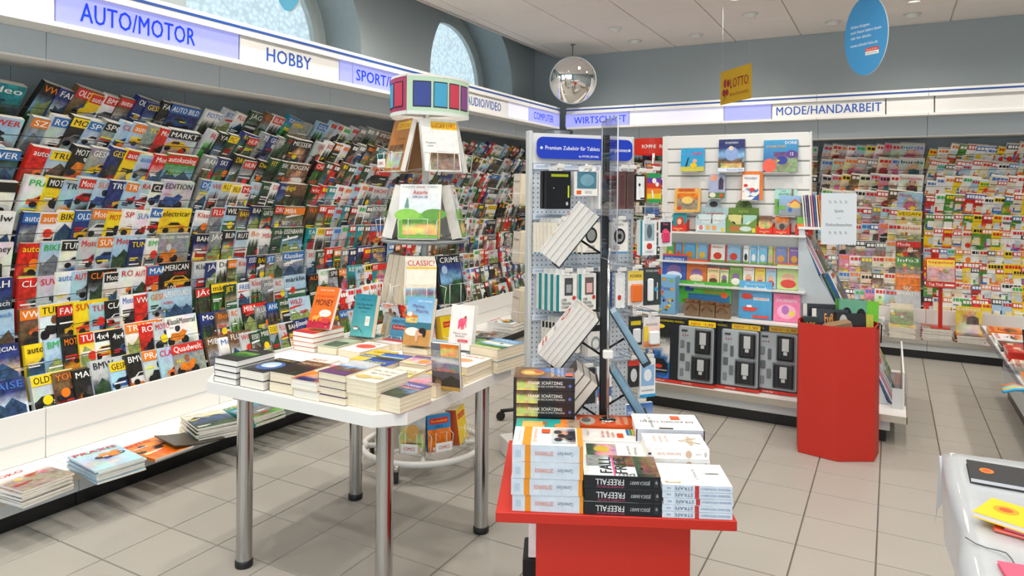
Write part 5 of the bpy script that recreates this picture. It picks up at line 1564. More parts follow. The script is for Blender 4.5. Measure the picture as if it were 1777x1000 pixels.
# ---- paperback spinner behind the accessory wall
def pb_spinner(name, label, xy, front, zt_, header, tiers, hcol, htext, place, hr=.17):
    s = thing(name, label, 'display rack', (xy[0], xy[1], 0), R(front))
    MB().tube([(0, 0, .05), (0, 0, zt_)], .014, 12).build('pole', CHROME, s)
    b_ = MB()
    for k in range(4):
        a = R(90 * k + 30)
        b_.tube([(0, 0, .06), (.24 * math.cos(a), .24 * math.sin(a), .06)], .012, 8)
        b_.tube([(.24 * math.cos(a), .24 * math.sin(a) - .012, .028), (.24 * math.cos(a), .24 * math.sin(a) + .012, .028)], .028, 14)
    b_.build('base_cross', BLACK, s)
    if header:
        h_ = MB()
        N = 24
        for k in range(N):
            a0_, a1_ = 2 * math.pi * k / N, 2 * math.pi * (k + 1) / N
            h_.add([(hr * math.cos(a0_), hr * math.sin(a0_), zt_ - .13), (hr * math.cos(a1_), hr * math.sin(a1_), zt_ - .13), (hr * math.cos(a1_), hr * math.sin(a1_), zt_), (hr * math.cos(a0_), hr * math.sin(a0_), zt_)], [(0, 1, 2, 3)], hcol, 0, True)
        ho_ = h_.build('header_band', PLAST, s)
        for a0_ in (-125, -75):
            t_ = MB()
            for i, ch in enumerate(htext):
                a_ = R(a0_ + i * 7)
                U = Vector((-math.sin(a_), math.cos(a_), 0))
                t_.text(ch, Vector(((hr + .002) * math.cos(a_), (hr + .002) * math.sin(a_), zt_ - .085)) - U * .008, U, Z_, .03, '#f6ede6')
            t_.build('lettering', MATTE, ho_)
    for z in tiers:
        m = MB()
        for rr, zz in ((.15, z - .004), (.19, z + .07)):
            m.tube([(rr * math.cos(2 * math.pi * k / 24), rr * math.sin(2 * math.pi * k / 24), zz) for k in range(24)], .0025, 6, closed=True)
        for k in range(8):
            a = R(45 * k)
            m.tube([(0, 0, z), (.15 * math.cos(a), .15 * math.sin(a), z - .004), (.19 * math.cos(a), .19 * math.sin(a), z + .07)], .0022, 6)
        m.build('wire_tier', WIRE, s)
    return s
pb_spinner('paperback_spinner', 'wire spinner of paperbacks behind the accessory wall', (-2.06, 4.12), 20, 1.72, False, (1.40, 1.02, .64), '#ffffff', '', '')
PBK = [('bg', '#d8d0c2'), ('t', 'ROMAN', .5, .7, .08, '#5a4a3a', 'c', .7)]
for zi, z in enumerate((1.40, 1.02, .64)):
    for k in range(4):
        comic('row of beige paperbacks with pages outward, %s tier of spinner' % ['upper', 'middle', 'lower'][zi] if k == 0 else 'paperback pocket pointing %s, %s tier of pole spinner' % (['', 'right', 'away', 'to the wall'][k], ['upper', 'middle', 'lower'][zi]),
              (-2.06, 4.12), 20, -60 + 90 * k, .15, z + .002, .125, .20, .085, 4, PBK, '#c9c0b0', CREAM, group='paperbacks in the pole spinner', name='paperback')
# ---- red-topped novel spinner behind the children book wall
RX = (-1.80, 5.83)
pb_spinner('novel_spinner', 'wire spinner with red ROMANE header band behind the white book wall', RX, 20, 1.945, True, (1.55, 1.30, 1.05, .75), '#e0301c', 'ROMANE', '')
N1 = [('bg', '#c8352a'), ('pic', .1, .9, 0, .7, 'brown', 'portrait', 95), ('r', .1, .4, .8, .95, '#d8b020')]
N2 = [('bg', '#c03a30'), ('pic', 0, 1, 0, .6, 'grey', 'landscape', 96), ('t', 'LIEBE', .5, .8, .1, '#f0e0d0', 'c', .7)]
N3 = [('pic', 0, 1, 0, 1, 'brown', 'portrait', 97), ('t', 'HERZ', .5, .8, .1, '#f0e0d0', 'c', .7)]
for z, ops, cov, nm in ((1.55, N1, '#b8352a', 'red novel with a figure'), (1.30, N2, '#a83a30', 'red and grey novel'), (1.05, N3, '#6a4a38', 'brown portrait novel'), (.75, N2, '#a83a30', 'red novel')):
    for al, sfx in ((-5, ''), (75, ' showing pale pages'), (-85, ' turned wallward')):
        comic('%s%s, %s tier of red-topped spinner' % (nm, sfx, {1.55: 'top', 1.30: 'second', 1.05: 'third', .75: 'lowest'}[z]), RX, 20, al, .16, z + .002, .11, .18, .06 if al == 75 else .03, 5, ops, cov, CREAM, group='novels in the red-topped spinner', name='paperback')
# ================================================================== CHILDREN BOOK WALL (gondola)
GO = (-0.8, 4.75, 0)
gd = thing('book_gondola', 'white shop gondola with slat wall of picture books and steel-edged base shelf', 'shop shelf', GO)
def GB():
    m = MB()
    m.M = Matrix.Translation((-GO[0], -GO[1], 0))
    return m
GB().box(-1.50, -.02, 4.757, 5.86, 0, .073).build('plinth', PLINTH, gd)
GB().box(-1.52, .0, 4.735, 5.90, .074, .142).build('kick_panel', LGREY, gd)
bsh = GB().box(-1.53, .085, 4.697, 5.95, .143, .176).build('base_shelf', WHITE, gd)
GB().box(-1.53, .09, 4.691, 4.6965, .138, .178).build('steel_edge', STEEL, bsh)
GB().box(.0855, .091, 4.691, 5.95, .138, .178).build('steel_edge', STEEL, bsh)
GB().box(-1.50, -.50, 5.085, 5.40, .178, 1.905).build('core_panel', WHITE, gd)
zz = 1.215
k = 0
while zz < 1.90:
    z1 = min(zz + .098, 1.905)
    sl = GB()
    sl.extr([(5.062, zz + .004), (5.052, zz + .010), (5.052, z1 - .004), (5.062, z1 - .001), (5.084, z1 - .001), (5.084, zz + .004)], 'x', -1.450, -.482)
    sl.build('slat', WHITE, gd)
    zz = z1
GB().box(-1.46, -1.45, 5.045, 5.09, 1.21, 1.905).build('edge_strip', WHITE, gd)
GB().box(-.482, -.474, 5.045, 5.09, 1.21, 1.905).build('edge_strip', WHITE, gd)
GB().box(-1.50, -.49, 4.88, 4.892, .178, .628).build('lower_panel', WHITE, gd)
GB().box(-1.50, -.49, 5.035, 5.05, .64, 1.20).build('tier_panel', WHITE, gd)
for z, y0_ in ((.64, 4.785), (.845, 4.885), (1.0, 4.935), (1.212, 4.895)):
    GB().box(-1.50, -.49, y0_, 5.05, z - .012, z - .001).build('tier_ledge', WHITE, gd)
for z, y0_, hh in ((.64, 4.783, .05), (.845, 4.883, .05), (1.0, 4.933, .04)):
    GB().add([(-1.50, y0_, z - .012), (-.49, y0_, z - .012), (-.49, y0_, z + hh), (-1.50, y0_, z + hh)], [(0, 1, 2, 3)]).build('clear_lip', ACRYL, gd)
ep = [(-.535, .178), (-.01, .178), (-.07, .32), (-.30, .75), (-.415, .955), (-.485, 1.14), (-.50, 1.25), (-.535, 1.25)]
GB().extr(ep, 'y', 4.93, 4.948).build('end_panel', GREYL, gd)
GB().bbox(-.54, -.355, 4.925, 5.88, 1.251, 1.268, .002).build('end_top_board', WHITE, gd)
GB().extr([(-.03, .178), (-.10, .32), (-.33, .75), (-.445, .955), (-.51, 1.14), (-.53, 1.25), (-.54, 1.25), (-.54, .178)], 'y', 4.95, 5.86).build('sloping_side', WHITE, gd)
GB().box(.066, .076, 4.87, 5.93, .1765, .40).build('tray_lip', WHITE, gd)
GB().box(.01, .07, 4.862, 4.868, .1765, .30).build('tray_divider', LGREY, gd)

G3 = 'picture books on the slat wall'
def pbook(label, x0, x1, z0, z1, y, ops, cov, t=.012, lean=7, group=G3, shelf=True):
    w_, h = x1 - x0, (z1 - z0)
    M = Matrix.Translation((x0, y, z0)) @ Matrix.Rotation(R(90 - lean), 4, 'X') @ Matrix.Translation((0, 0, -.002))
    b = book(label, w_, h, t, ops, M, cov, None, False, WHITEP, group, 'picture_book')
    if shelf:
        GB().box(x0 + w_ * .02, x1 - w_ * .2, y - .035, 5.052, z0 - .006, z0 - .002).build('clear_shelf', mat('shelf_acrylic', '#d6d6d0', rough=0.2), gd)
    return b
pbook('blue square picture book with yellow dress figure on slat wall', -1.345, -1.177, 1.642, 1.807, 5.02, [('grad', '#d8c81e', '#2fa0d0'), ('r', 0, 1, .2, .95, '#2fa3d6'), ('t', 'Kennst du', .1, .72, .05, '#d8508a', 'l', .4), ('t', 'PIPPI', .5, .68, .14, '#d8285a', 'l', .42, 'b'), ('e', .55, .25, .15, .12, '#f0c820'), ('e', .6, .45, .1, .08, '#e8b090'), ('p', [(.2, .2), (.3, .6), (.35, .6), (.27, .2)], '#2a2a2a')], '#2f9fd0')
pbook('dark blue film book with pale ice figure on slat wall', -1.079, -.901, 1.636, 1.866, 5.02, [('pic', 0, 1, 0, 1, 'navy', 'landscape', 101), ('r', 0, 1, 0, .12, '#dfe8f2'), ('e', .5, .55, .26, .22, '#8fa9d8'), ('e', .48, .72, .09, .07, '#e8d0b8'), ('pic', .1, .9, .12, .32, 'brown', 'home', 102), ('t', 'DIE EISKÖNIGIN II', .5, .86, .06, '#e8f0fa', 'c', .5, 'b'), ('t', 'Buch zum Film', .35, .03, .05, '#6a4a9a', 'l', .6)], '#2a3f80')
pbook('large sea picture book with red and blue fish on slat wall', -.776, -.557, 1.631, 1.852, 5.02, [('grad', '#2a4a9a', '#3f9fd0'), ('pic', .3, 1, 0, .62, 'purple', 'flower', 103), ('e', .18, .2, .2, .22, '#e8604a'), ('e', .55, .36, .16, .13, '#2a3a9a'), ('p', [(.4, .4), (.5, .36), (.4, .3)], '#e8c030'), ('e', .82, .55, .15, .12, '#5a3a8a'), ('t', '12', .82, .51, .1, '#ffffff', 'c', .12, 'b'), ('t', 'SCHABLONEN', .08, .76, .07, '#e8b84a', 'l', .58, 'b'), ('t', 'DORIE', .62, .86, .09, '#f2f6fa', 'l', .36, 'b')], '#3a7fb8')
pbook('small lilac book with dark castle on slat wall', -1.143, -1.031, 1.451, 1.621, 5.02, [('bg', '#a9b2d0'), ('e', .3, .84, .26, .14, '#e8a890'), ('r', .6, .9, .35, .75, '#4a3a50'), ('p', [(.6, .75), (.9, .75), (.75, .88)], '#4a3a50'), ('r', 0, 1, 0, .22, '#4f7f3a'), ('e', .25, .12, .2, .1, '#e8e2d0'), ('e', .8, .1, .12, .08, '#d04a2a')], '#a4add0')
pbook('orange-backed book with white and red maze cover on slat wall', -.919, -.778, 1.441, 1.639, 5.02, [('bg', '#e87a2a'), ('r', .04, .84, 0, .88, '#efece8'), ('pic', .08, .8, .1, .6, 'white', 'puzzle', 105), ('e', .2, .5, .1, .06, '#d83a2a'), ('e', .5, .35, .14, .07, '#d83a2a'), ('p', [(.5, 0), (.84, 0), (.84, .22)], '#2a5fb0'), ('t', 'FROZEN', .12, .72, .07, '#3a5a8a', 'l', .6)], '#e47a2c')
pbook('orange picture book with yellow puppies on slat wall', -1.389, -1.202, 1.348, 1.518, 5.02, [('bg', '#e8b45a'), ('pic', .1, .9, .1, .8, 'orange', 'flower', 107), ('r', .12, .78, .86, 1, '#e06a1e'), ('t', 'DIE HUNDE', .45, .89, .07, '#7a2a10', 'c', .5), ('e', .5, .5, .22, .16, '#f0d070'), ('e', .2, .15, .08, .08, '#d83a2a')], '#e8a84a')
pbook('green picture book with forest trees on slat wall', -.702, -.562, 1.344, 1.517, 5.035, [('bg', '#a9d8d0'), ('r', 0, 1, 0, .6, '#6fae4a'), ('r', .75, .85, .5, 1, '#8a6a4a'), ('t', 'DER', .4, .9, .05, '#4a5a3a', 'c', .2), ('t', 'GRÜFFELO', .45, .76, .08, '#3f6a4a', 'c', .6), ('e', .3, .4, .2, .15, '#4f8f3a')], '#7fb88a', t=.01)
pbook('small picture book with red house and scooter rider on slat wall', -.670, -.535, 1.337, 1.471, 5.005, [('grad', '#8a8a86', '#8fb8e0'), ('p', [(.5, .4), (.98, .4), (.98, .62), (.74, .8), (.5, .62)], '#e8c05a'), ('p', [(.44, .6), (.74, .85), (1, .62), (1, .56), (.74, .76), (.46, .54)], '#d8502a'), ('e', .52, .3, .1, .12, '#3a6ab0'), ('e', .45, .56, .08, .08, '#e0b090'), ('r', 0, .3, .3, .5, '#6fae4a')], '#9ab0b8', t=.01)
def carton(label, x0, x1, z0, z1, head, col, ops, hops=None, group='counter display cartons on the slat wall'):
    """open display tray with sloping front and a header card"""
    t = thing('display_carton', label, 'display box', ((x0 + x1) / 2, 5.0, z0), 0, group)
    w_ = (x1 - x0)
    h = z1 - z0
    x = w_ / 2
    m = MB()
    m.box(-x, x, -.05, .045, 0, .003, col)
    m.extr([(-.05, .003), (.045, .003), (.045, h * .8), (-.05, h * .55)], 'x', -x, -x + .003, col)
    m.extr([(-.05, .003), (.045, .003), (.045, h * .8), (-.05, h * .55)], 'x', x - .003, x, col)
    m.add([(-x, -.0505, 0), (x, -.0505, 0), (x, -.0505, h * .6), (x * .45, -.0505, h * .34), (-x * .45, -.0505, h * .34), (-x, -.0505, h * .6)], [(0, 1, 2, 3, 4, 5)], col)
    paint(m, (-x, -.0508, 0), X_, Z_, -Y_, w_, h * .34, ops)
    m.build('tray', MATTE, t)
    if head:
        hm = MB()
        hm.box(-x, x, .040, .043, h * .5, h, col)
        paint(hm, (-x, .0398, h * .5), X_, Z_, -Y_, w_, h * .5, hops or [])
        if head > 1:
            n_ = 16
            hm.add([(x * .55 * math.cos(math.pi * i / n_), .0395, h + .06 * math.sin(math.pi * i / n_)) for i in range(n_ + 1)], [tuple(range(n_ + 1))], '#a9b8c0' if head == 2 else '#5f7a3a')
            hm.ell((0, .039, h), X_, Z_, 0, .022, .03, .02, '#3a3a3a' if head == 2 else '#4a5a2a')
        hm.build('header_card', MATTE, t)
    return t
RB_ = [('t', 'Disney Minis', .5, .35, .3, '#f6d8c0', 'c', .6), ('r', .42, .58, .1, .25, '#f2c020')]
def in_box(label, xc, z0, w_, h, ops, cov):
    M = Matrix.Translation((xc - w_ / 2, 4.99, z0 + .004)) @ Matrix.Rotation(R(80), 4, 'X')
    book(label, w_, h, .014, ops, M, cov, None, False, WHITEP, 'booklets in the display cartons', 'booklet', 'booklet')
for (x0, x1, z0, z1, ops, cov, lab) in ((-1.400, -1.285, 1.214, 1.333, [('bg', '#1f8f96'), ('e', .55, .5, .28, .3, '#c8381e'), ('e', .5, .5, .16, .18, '#f0c0a0')], '#1f8a90', 'teal booklet with red-haired figure'),
                                       (-.806, -.703, 1.214, 1.329, [('pic', 0, 1, 0, 1, 'brown', 'home', 111)], '#8a4a38', 'brown booklet with toy figures'),
                                       (-.700, -.596, 1.214, 1.324, [('pic', 0, 1, 0, 1, 'orange', 'flower', 112), ('e', .5, .4, .2, .2, '#3a3a3a')], '#b8742a', 'golden booklet with dark animal'),
                                       (-.562, -.461, 1.214, 1.327, [('bg', '#6fae3a'), ('pic', 0, 1, 0, .6, 'orange', 'flower', 113)], '#7fae3a', 'green booklet with orange animal')):
    carton('red open display carton holding %s' % lab, x0, x1, z0, z1 - .02, 0, '#d8301c', RB_)
    in_box('%s in a red display carton' % lab, (x0 + x1) / 2, z0, (x1 - x0) * .85, z1 - z0, ops, cov)
carton('pale blue display carton lettered Lieselotte with round cow header', -1.217, -1.010, 1.214, 1.385, 2, '#b9d2d6', [('r', .04, .3, .2, .8, '#e8e0d0'), ('e', .18, .5, .07, .3, '#d07a8a'), ('r', .36, .48, .3, .8, '#e0b060'), ('e', .62, .5, .08, .3, '#e8a060'), ('r', .85, .95, .1, .5, '#e8c830')], [('t', 'Lieselotte', .5, .3, .36, '#c8382a', 'c', .68, 'b')])
carton('green display carton for the mouse school with round header', -1.007, -.806, 1.214, 1.385, 3, '#6f8f3a', [('e', .3, .5, .2, .35, '#b8703a'), ('e', .65, .5, .2, .3, '#c8d8d0'), ('r', .86, .96, .1, .6, '#e8c830')], [('t', 'Auf Nils', .5, .62, .2, '#c8d07a', 'c', .35), ('t', 'Mäuseschule', .5, .2, .28, '#e0d860', 'c', .75)])
for i, (xc, ops, cov, lab) in enumerate(((-1.165, [('bg', '#cfe0e0'), ('t', 'Lieselotte', .5, .6, .1, '#c83a2a', 'c', .8)], '#cfe0e0', 'pale blue cow booklet, left of its carton'), (-1.065, [('bg', '#d8e4e0'), ('t', 'Lieselotte', .5, .6, .1, '#c83a2a', 'c', .8)], '#d8e4e0', 'pale mint cow booklet, right of its carton'),
                                         (-.958, [('bg', '#d8d08a'), ('e', .4, .4, .2, .2, '#3a2a20')], '#d8d08a', 'yellow mouse school booklet'), (-.858, [('bg', '#a9d0c0'), ('e', .5, .4, .25, .2, '#e8e8e0')], '#a9d0c0', 'mint mouse school booklet'))):
    in_box(lab, xc, 1.216, .088, .115, ops, cov)

G4 = 'children books on the lower gondola tiers'
ROWA = [('green farm', -1.447, -1.379, '#5fae6a', '#f0d040', 'Bauer'), ('blue sea', -1.379, -1.326, '#5fa8d8', '#e85a3a', 'Meer'), ('sky blue orange lion', -1.326, -1.227, '#5fb0e0', '#e8902a', 'Löwe'), ('blue dog', -1.227, -1.143, '#7fb8e0', '#e8c040', 'Hund'),
        ('white balloon', -1.136, -1.022, '#f0efe9', '#d8402a', 'Ballon'), ('red tractor', -1.022, -.917, '#8fc0e0', '#d8402a', 'Traktor'), ('white penguin', -.907, -.862, '#eef2f2', '#2a2a30', 'Pinguin'), ('light blue night', -.861, -.807, '#6fbbe4', '#f0f0f0', 'gute'), ('light blue moon', -.807, -.741, '#74c0e6', '#e8e8e8', 'Nacht'),
        ('green spring', -.739, -.704, '#b8d870', '#e8a0b0', 'Ei'), ('violet star', -.704, -.615, '#7f8fc8', '#f0a030', 'Stern'), ('purple flower', -.615, -.533, '#8a68b0', '#f0a828', 'Blume')]
for nm, x0, x1, c1, c2, ti in ROWA:
    pbook('%s booklet in the upper lower-tier row of gondola' % nm, x0 + .002, x1 - .002, 1.001, 1.125, 5.0, [('bg', c1), ('e', .55, .35, .26, .2, c2), ('r', 0, 1, 0, .12, '#7fae4a'), ('r', 0, .12, 0, 1, c2), ('t', ti, .55, .8, .09, '#ffffff' if c1 != '#f0efe9' else '#d8402a', 'c', .6)], c1, t=.008, group=G4, shelf=False)
ROWB = [('blue ice princess album', -1.458, -1.283, .2, '#3f5fae', 'landscape', 'EISKÖNIGIN II', '#e8f0fa', 121), ('orange film album', -1.281, -1.138, .17, '#d8743a', 'home', 'Abenteuer', '#f2e0c0', 122), ('cream hedgehog book', -1.135, -1.050, .12, '#ecd9a0', 'portrait', 'Louis', '#6a4a2a', 123), ('pale green book', -1.047, -.988, .115, '#d8e0b0', 'flower', 'Wald', '#5a7a3a', 124),
        ('garden green book', -.985, -.896, .145, '#7fae4a', 'flower', 'Garten', '#f0efe0', 125), ('white girl book', -.893, -.818, .14, '#f0ece4', 'portrait', 'Conni', '#d8402a', 126), ('yellow girl book', -.815, -.747, .14, '#f0d850', 'portrait', 'Conni', '#d8402a', 127), ('sky blue girl book', -.744, -.677, .14, '#a9d0e8', 'portrait', 'Conni', '#d8402a', 128), ('light green girl with pram book', -.674, -.529, .175, '#bfd88a', 'portrait', 'Conni und das neue Baby', '#d8402a', 129)]
for nm, x0, x1, h, c1, art, ti, tc, sd in ROWB:
    pbook('%s in the middle gondola tier' % nm, x0 + .001, x1 - .001, .846, .846 + h, 4.955, [('bg', c1), ('e', .5, .42, .3, .2, '#e0b090' if art == 'portrait' else '#8a6a9a'), ('e', .5, .22, .34, .16, tc), ('r', 0, 1, .94, 1, '#e8584a'), ('t', ti, .5, .78, .08, tc, 'c', .8, 'b')], c1, t=.008, group=G4, shelf=False)
pbook('wide green colouring block with blue racing train on gondola', -1.326, -.962, .641, .868, 4.90, [('bg', '#4fae3a'), ('r', .2, .98, .3, .62, '#2f6a9a'), ('r', 0, 1, 0, .3, '#8a8a86'), ('e', .88, .62, .07, .08, '#e8641e'), ('r', .13, .3, .68, .82, '#2a4a9a'), ('t', 'Mein großer', .3, .9, .06, '#f0f4e8', 'l', .2), ('t', 'Rennauto-Ausmalblock', .22, .78, .1, '#f6f6ee', 'l', .66, 'b'), ('t', 'aktionstyp', .5, .66, .08, '#e8501e', 'l', .4, 'b')], '#4aa838', group=G4, shelf=False)
pbook('blue craft book with red fire boats on gondola', -.908, -.697, .641, .894, 4.90, [('grad', '#3f8fc0', '#5fb0dc'), ('t', 'Mein großes buntes', .5, .9, .04, '#e8f4fa', 'c', .6), ('t', 'Bastelbuch', .5, .76, .1, '#f6f8fa', 'c', .7, 'b'), ('r', .45, .92, .5, .57, '#efece8'), ('t', 'FEUERWEHR', .68, .52, .04, '#d83a2a', 'c', .42, 'b'), ('e', .25, .58, .18, .07, '#d8402a'), ('r', .05, .42, .64, .66, '#d8402a'), ('p', [(.1, .3), (.6, .3), (.5, .2), (.16, .2)], '#d8402a'), ('r', .25, .4, .3, .36, '#f0efe9'), ('p', [(.4, .1), (.95, .1), (.9, .03), (.45, .03)], '#d8402a')], '#4a9aca', group=G4, shelf=False)
pbook('pink fairy colouring book on gondola', -.685, -.521, .641, .823, 4.90, [('bg', '#ec7aa4'), ('e', .5, .36, .36, .26, '#f4b0c8'), ('e', .45, .42, .14, .16, '#b070b8'), ('e', .7, .3, .12, .1, '#e8d050'), ('t', 'GLITZER', .5, .84, .07, '#b02a60', 'c', .5), ('t', 'ZAUBERFEE', .5, .7, .1, '#f6e8f0', 'c', .8, 'b')], '#e87aa0', group=G4, shelf=False)
# lower half hidden tier filler: second row of craft books behind the bags
# ---- model car part packs
def kit(label, x0, y0, first=None):
    M = Matrix.Translation((x0, y0, .180)) @ Matrix.Rotation(R(-5), 4, 'X')
    if first:
        return clone(first, M, label)
    t = thing('model_kit', label, 'toy pack', group='model car part packs on the base shelf')
    m = MB()
    m.box(0, .48, 0, .004, 0, .435, '#1c2026')
    paint(m, (0, 0, 0), X_, Z_, -Y_, .48, .435, [('pic', 0, .36, .05, .95, 'black', 'landscape', 131), ('r', 0, 1, .93, 1, '#1a1a18'), ('t', 'DAS LEGENDÄRE MODELL', .12, .945, .028, '#e8d820', 'l', .44, 'b'), ('r', .62, 1, .92, 1.0, '#f4d018'), ('t', 'NEU!', .65, .935, .036, '#d8281e', 'l', .14, 'b'), ('t', '1,90', .84, .935, .04, '#b8281e', 'l', .13, 'b'), ('r', 0, 1, 0, .045, '#d8321e'), ('t', 'www.modellbau.de', .06, .012, .02, '#f2ece6', 'l', .24), ('t', 'SAMMELWERK', .55, .012, .02, '#f2ece6', 'l', .14),
          ('e', .2, .87, .08, .035, '#f0d818'), ('t', 'FAST &', .05, .68, .05, '#eef0f2', 'l', .17, 'b'), ('t', 'FURIOUS', .07, .62, .05, '#eef0f2', 'l', .23, 'b'), ('t', 'DODGE CHARGER R/T', .06, .575, .022, '#d8dce0', 'l', .24), ('e', .08, .42, .035, .08, '#d8d4d0'), ('e', .085, .5, .02, .03, '#c89878'), ('p', [(.03, .14), (.34, .14), (.34, .28), (.27, .36), (.1, .36), (.03, .26)], '#15171a'), ('e', .2, .24, .06, .03, '#d8301e'), ('r', .04, .33, .17, .19, '#a8a8a8')], 0, 1)
    m.build('backing_card', [PRINT, PHOTO], t)
    b = MB()
    b.bbox(.235, .472, -.014, 0, .028, .398, .008, '#a4adb0')
    b.bbox(.345, .462, -.020, -.0142, .215, .385, .006, '#8d9698')
    b.bbox(.325, .462, -.020, -.0142, .04, .205, .006, '#8d9698')
    b.build('blister_tray', mat('blister_plastic', rough=0.18, attr=True, spec=0.8), t)
    for (ax, bx, az, bz) in ((.352, .455, .222, .378), (.332, .455, .048, .198)):
        p_ = MB()
        p_.bbox(ax, bx, -.034, -.0202, az, bz, .007, '#141518')
        p_.bbox(ax + .01, ax + .03, -.038, -.0342, az + .01, bz - .02, .002, '#202226')
        p_.bbox(bx - .03, bx - .01, -.038, -.0342, az + .01, bz - .02, .002, '#202226')
        p_.bbox((ax + bx) / 2 - .022, (ax + bx) / 2 + .022, -.037, -.0342, az + .06, bz - .015, .002, '#b9bfbd')
        p_.bbox((ax + bx) / 2 - .012, (ax + bx) / 2 + .012, -.037, -.0342, az + .035, az + .058, .002, '#b9bfbd')
        p_.build('car_part', PLAST, t)
    for (ax, az, w2, h2, cc) in ((.255, .36, .04, .012, '#3a3d40'), (.262, .33, .008, .008, '#b02a2a'), (.278, .33, .008, .008, '#b02a2a'), (.294, .33, .008, .008, '#b02a2a'), (.25, .25, .025, .05, '#6f7678'), (.295, .22, .02, .07, '#5a6164'), (.25, .16, .03, .05, '#585f62'), (.29, .1, .025, .06, '#6a7073'), (.252, .06, .022, .05, '#787f82')):
        MB().bbox(ax, ax + w2, -.021, -.0142, az, az + h2, .0025, cc).build('small_part', PLAST, t)
    t.matrix_world = M
    return t
k1 = kit('model car pack showing its film poster side beside the blister', -1.512, 4.735)
kit('middle model car pack half hidden by its neighbour', -1.232, 4.772, k1)
kit('model car pack next to the red bin', -1.000, 4.809, k1)
# ---- brown paper bags with ribbon and gift-wrapped grab box
def paper_bag(label, x, y, z, w_, h, d_):
    t = thing('paper_bag', label, 'paper bag', (x, y, z))
    m = MB()
    x_, y_ = w_ / 2, d_ / 2
    m.add([(-x_, -y_, 0), (x_, -y_, 0), (x_, y_, 0), (-x_, y_, 0), (-x_ * .97, -y_ * .6, h), (x_ * .97, -y_ * .7, h * .97), (x_ * .97, y_ * .6, h), (-x_ * .97, y_ * .6, h * .98)], [(0, 3, 2, 1), (0, 1, 5, 4), (1, 2, 6, 5), (2, 3, 7, 6), (3, 0, 4, 7)])
    m.build('bag_body', mat('kraft_paper', '#8a6f52', rough=0.8, noise=(40, .15)), t)
    r_ = MB()
    for s in (-1, 1):
        r_.tube([(0, -y_ - .002, h * .9), (s * .03, -y_ - .012, h * 1.08), (s * .06, -y_ - .01, h * .98), (s * .045, -y_ - .006, h * .86), (0, -y_ - .004, h * .9)], .004, 6)
        r_.tube([(0, -y_ - .004, h * .9), (s * .02, -y_ - .008, h * .6), (s * .035, -y_ - .006, h * .4)], .0035, 6)
    r_.build('ribbon', mat('brown_ribbon', '#7a4a22', rough=0.4), t)
    return t
paper_bag('brown paper bag with ribbon bow standing left on the gondola tier', -1.20, 4.822, .641, .10, .11, .06)
paper_bag('brown paper bag with ribbon bow in front of the green block', -1.095, 4.822, .641, .10, .105, .06)
paper_bag('brown paper bag with loose ribbon next to blue craft book', -.995, 4.822, .641, .09, .10, .06)
gbx = thing('grab_box', 'gift-wrapped box with colourful brick pattern and a white paper sign', 'box', (-1.445, 4.86, .641))
m = MB()
m.bbox(-.15, .13, -.07, .06, 0, .26, .003, '#7fb4dc')
rr_ = random.Random(5)
for i in range(70):
    cx_, cz_ = rr_.uniform(-.145, .11), rr_.uniform(.005, .235)
    m.rect((0, -.0705 - .0002 * (i % 5), 0), X_, Z_, cx_, cx_ + rr_.choice((.014, .024)), cz_, cz_ + rr_.choice((.012, .02)), rr_.choice(['#e8a02a', '#e8742a', '#4f8fd0', '#d8402a', '#8fb84a', '#e8d24a', '#9a6ab0', '#6fb0e0']))
m.build('wrapped_carton', MATTE, gbx)
m = MB()
m.box(-.145, .02, -.078, -.0765, .015, .245, '#f2f1f2')
m.text('Grabbel-Kiste', (.01, -.0786, .165), X_, Z_, .016, '#444444', align='r', wt='r')
m.text('reduzierte', (.0, -.0786, .115), X_, Z_, .016, '#444444', align='r', wt='r')
m.text('Artikel', (-.01, -.0786, .065), X_, Z_, .016, '#444444', align='r', wt='r')
m.build('paper_sign', MATTE, gbx)
# ---- magazines on the sloping end side
ENDM = [('blue', 'navy'), ('purple', 'white'), ('pink', 'red'), ('white', 'silver'), ('silver', 'white'), ('orange', 'navy'), ('green', 'yellow'), ('teal', 'blue')]
ci = 0
for li, (bx, bz, n) in enumerate(((.055, .180, 5), (-.10, .455, 6), (-.235, .70, 6), (-.375, .945, 6))):
    for gi, gy in enumerate((4.965, 5.20, 5.44, 5.67)):
        for i in range(n if gi == 0 else 1):
            base_ = ENDM[(li * 2 + i + gi) % 8][i % 2]
            sp = dict(base=base_, art='landscape', tc='red' if base_ in ('white', 'silver', 'yellow') else 'white', band=None, title='KINDER', seed=300 + ci, lines=None)
            mb = MB()
            mag_mesh(mb, sp, .205, .275, .009, detail=False)
            o = mb.build('magazine', [PRINT, PHOTO])
            th = R(-25)
            o.matrix_world = Matrix.Translation((bx + .011 * i * math.cos(th) - .05, gy + .105, bz + .006 + i * .004)) @ Matrix.Rotation(R(90), 4, 'Z') @ Matrix.Rotation(th, 4, 'X')
            tag(o, '%s children magazine, %s level, %s group on the sloping gondola end' % (base_, ['bottom', 'second', 'third', 'top'][li], ['front', 'second', 'third', 'rear'][gi]), 'magazine', 'magazines on the gondola end')
            ci += 1
    GB().extr([(bx - .052, bz - .003), (bx + .03, bz - .003), (bx + .03, bz), (bx - .052, bz)], 'y', 4.95, 5.86).build('end_ledge', ACRYL2, gd)
    GB().add([(bx + .03, 4.95, bz), (bx + .03, 5.86, bz), (bx + .045, 5.86, bz + .09), (bx + .045, 4.95, bz + .09)], [(0, 1, 2, 3)]).build('end_lip', ACRYL, gd)
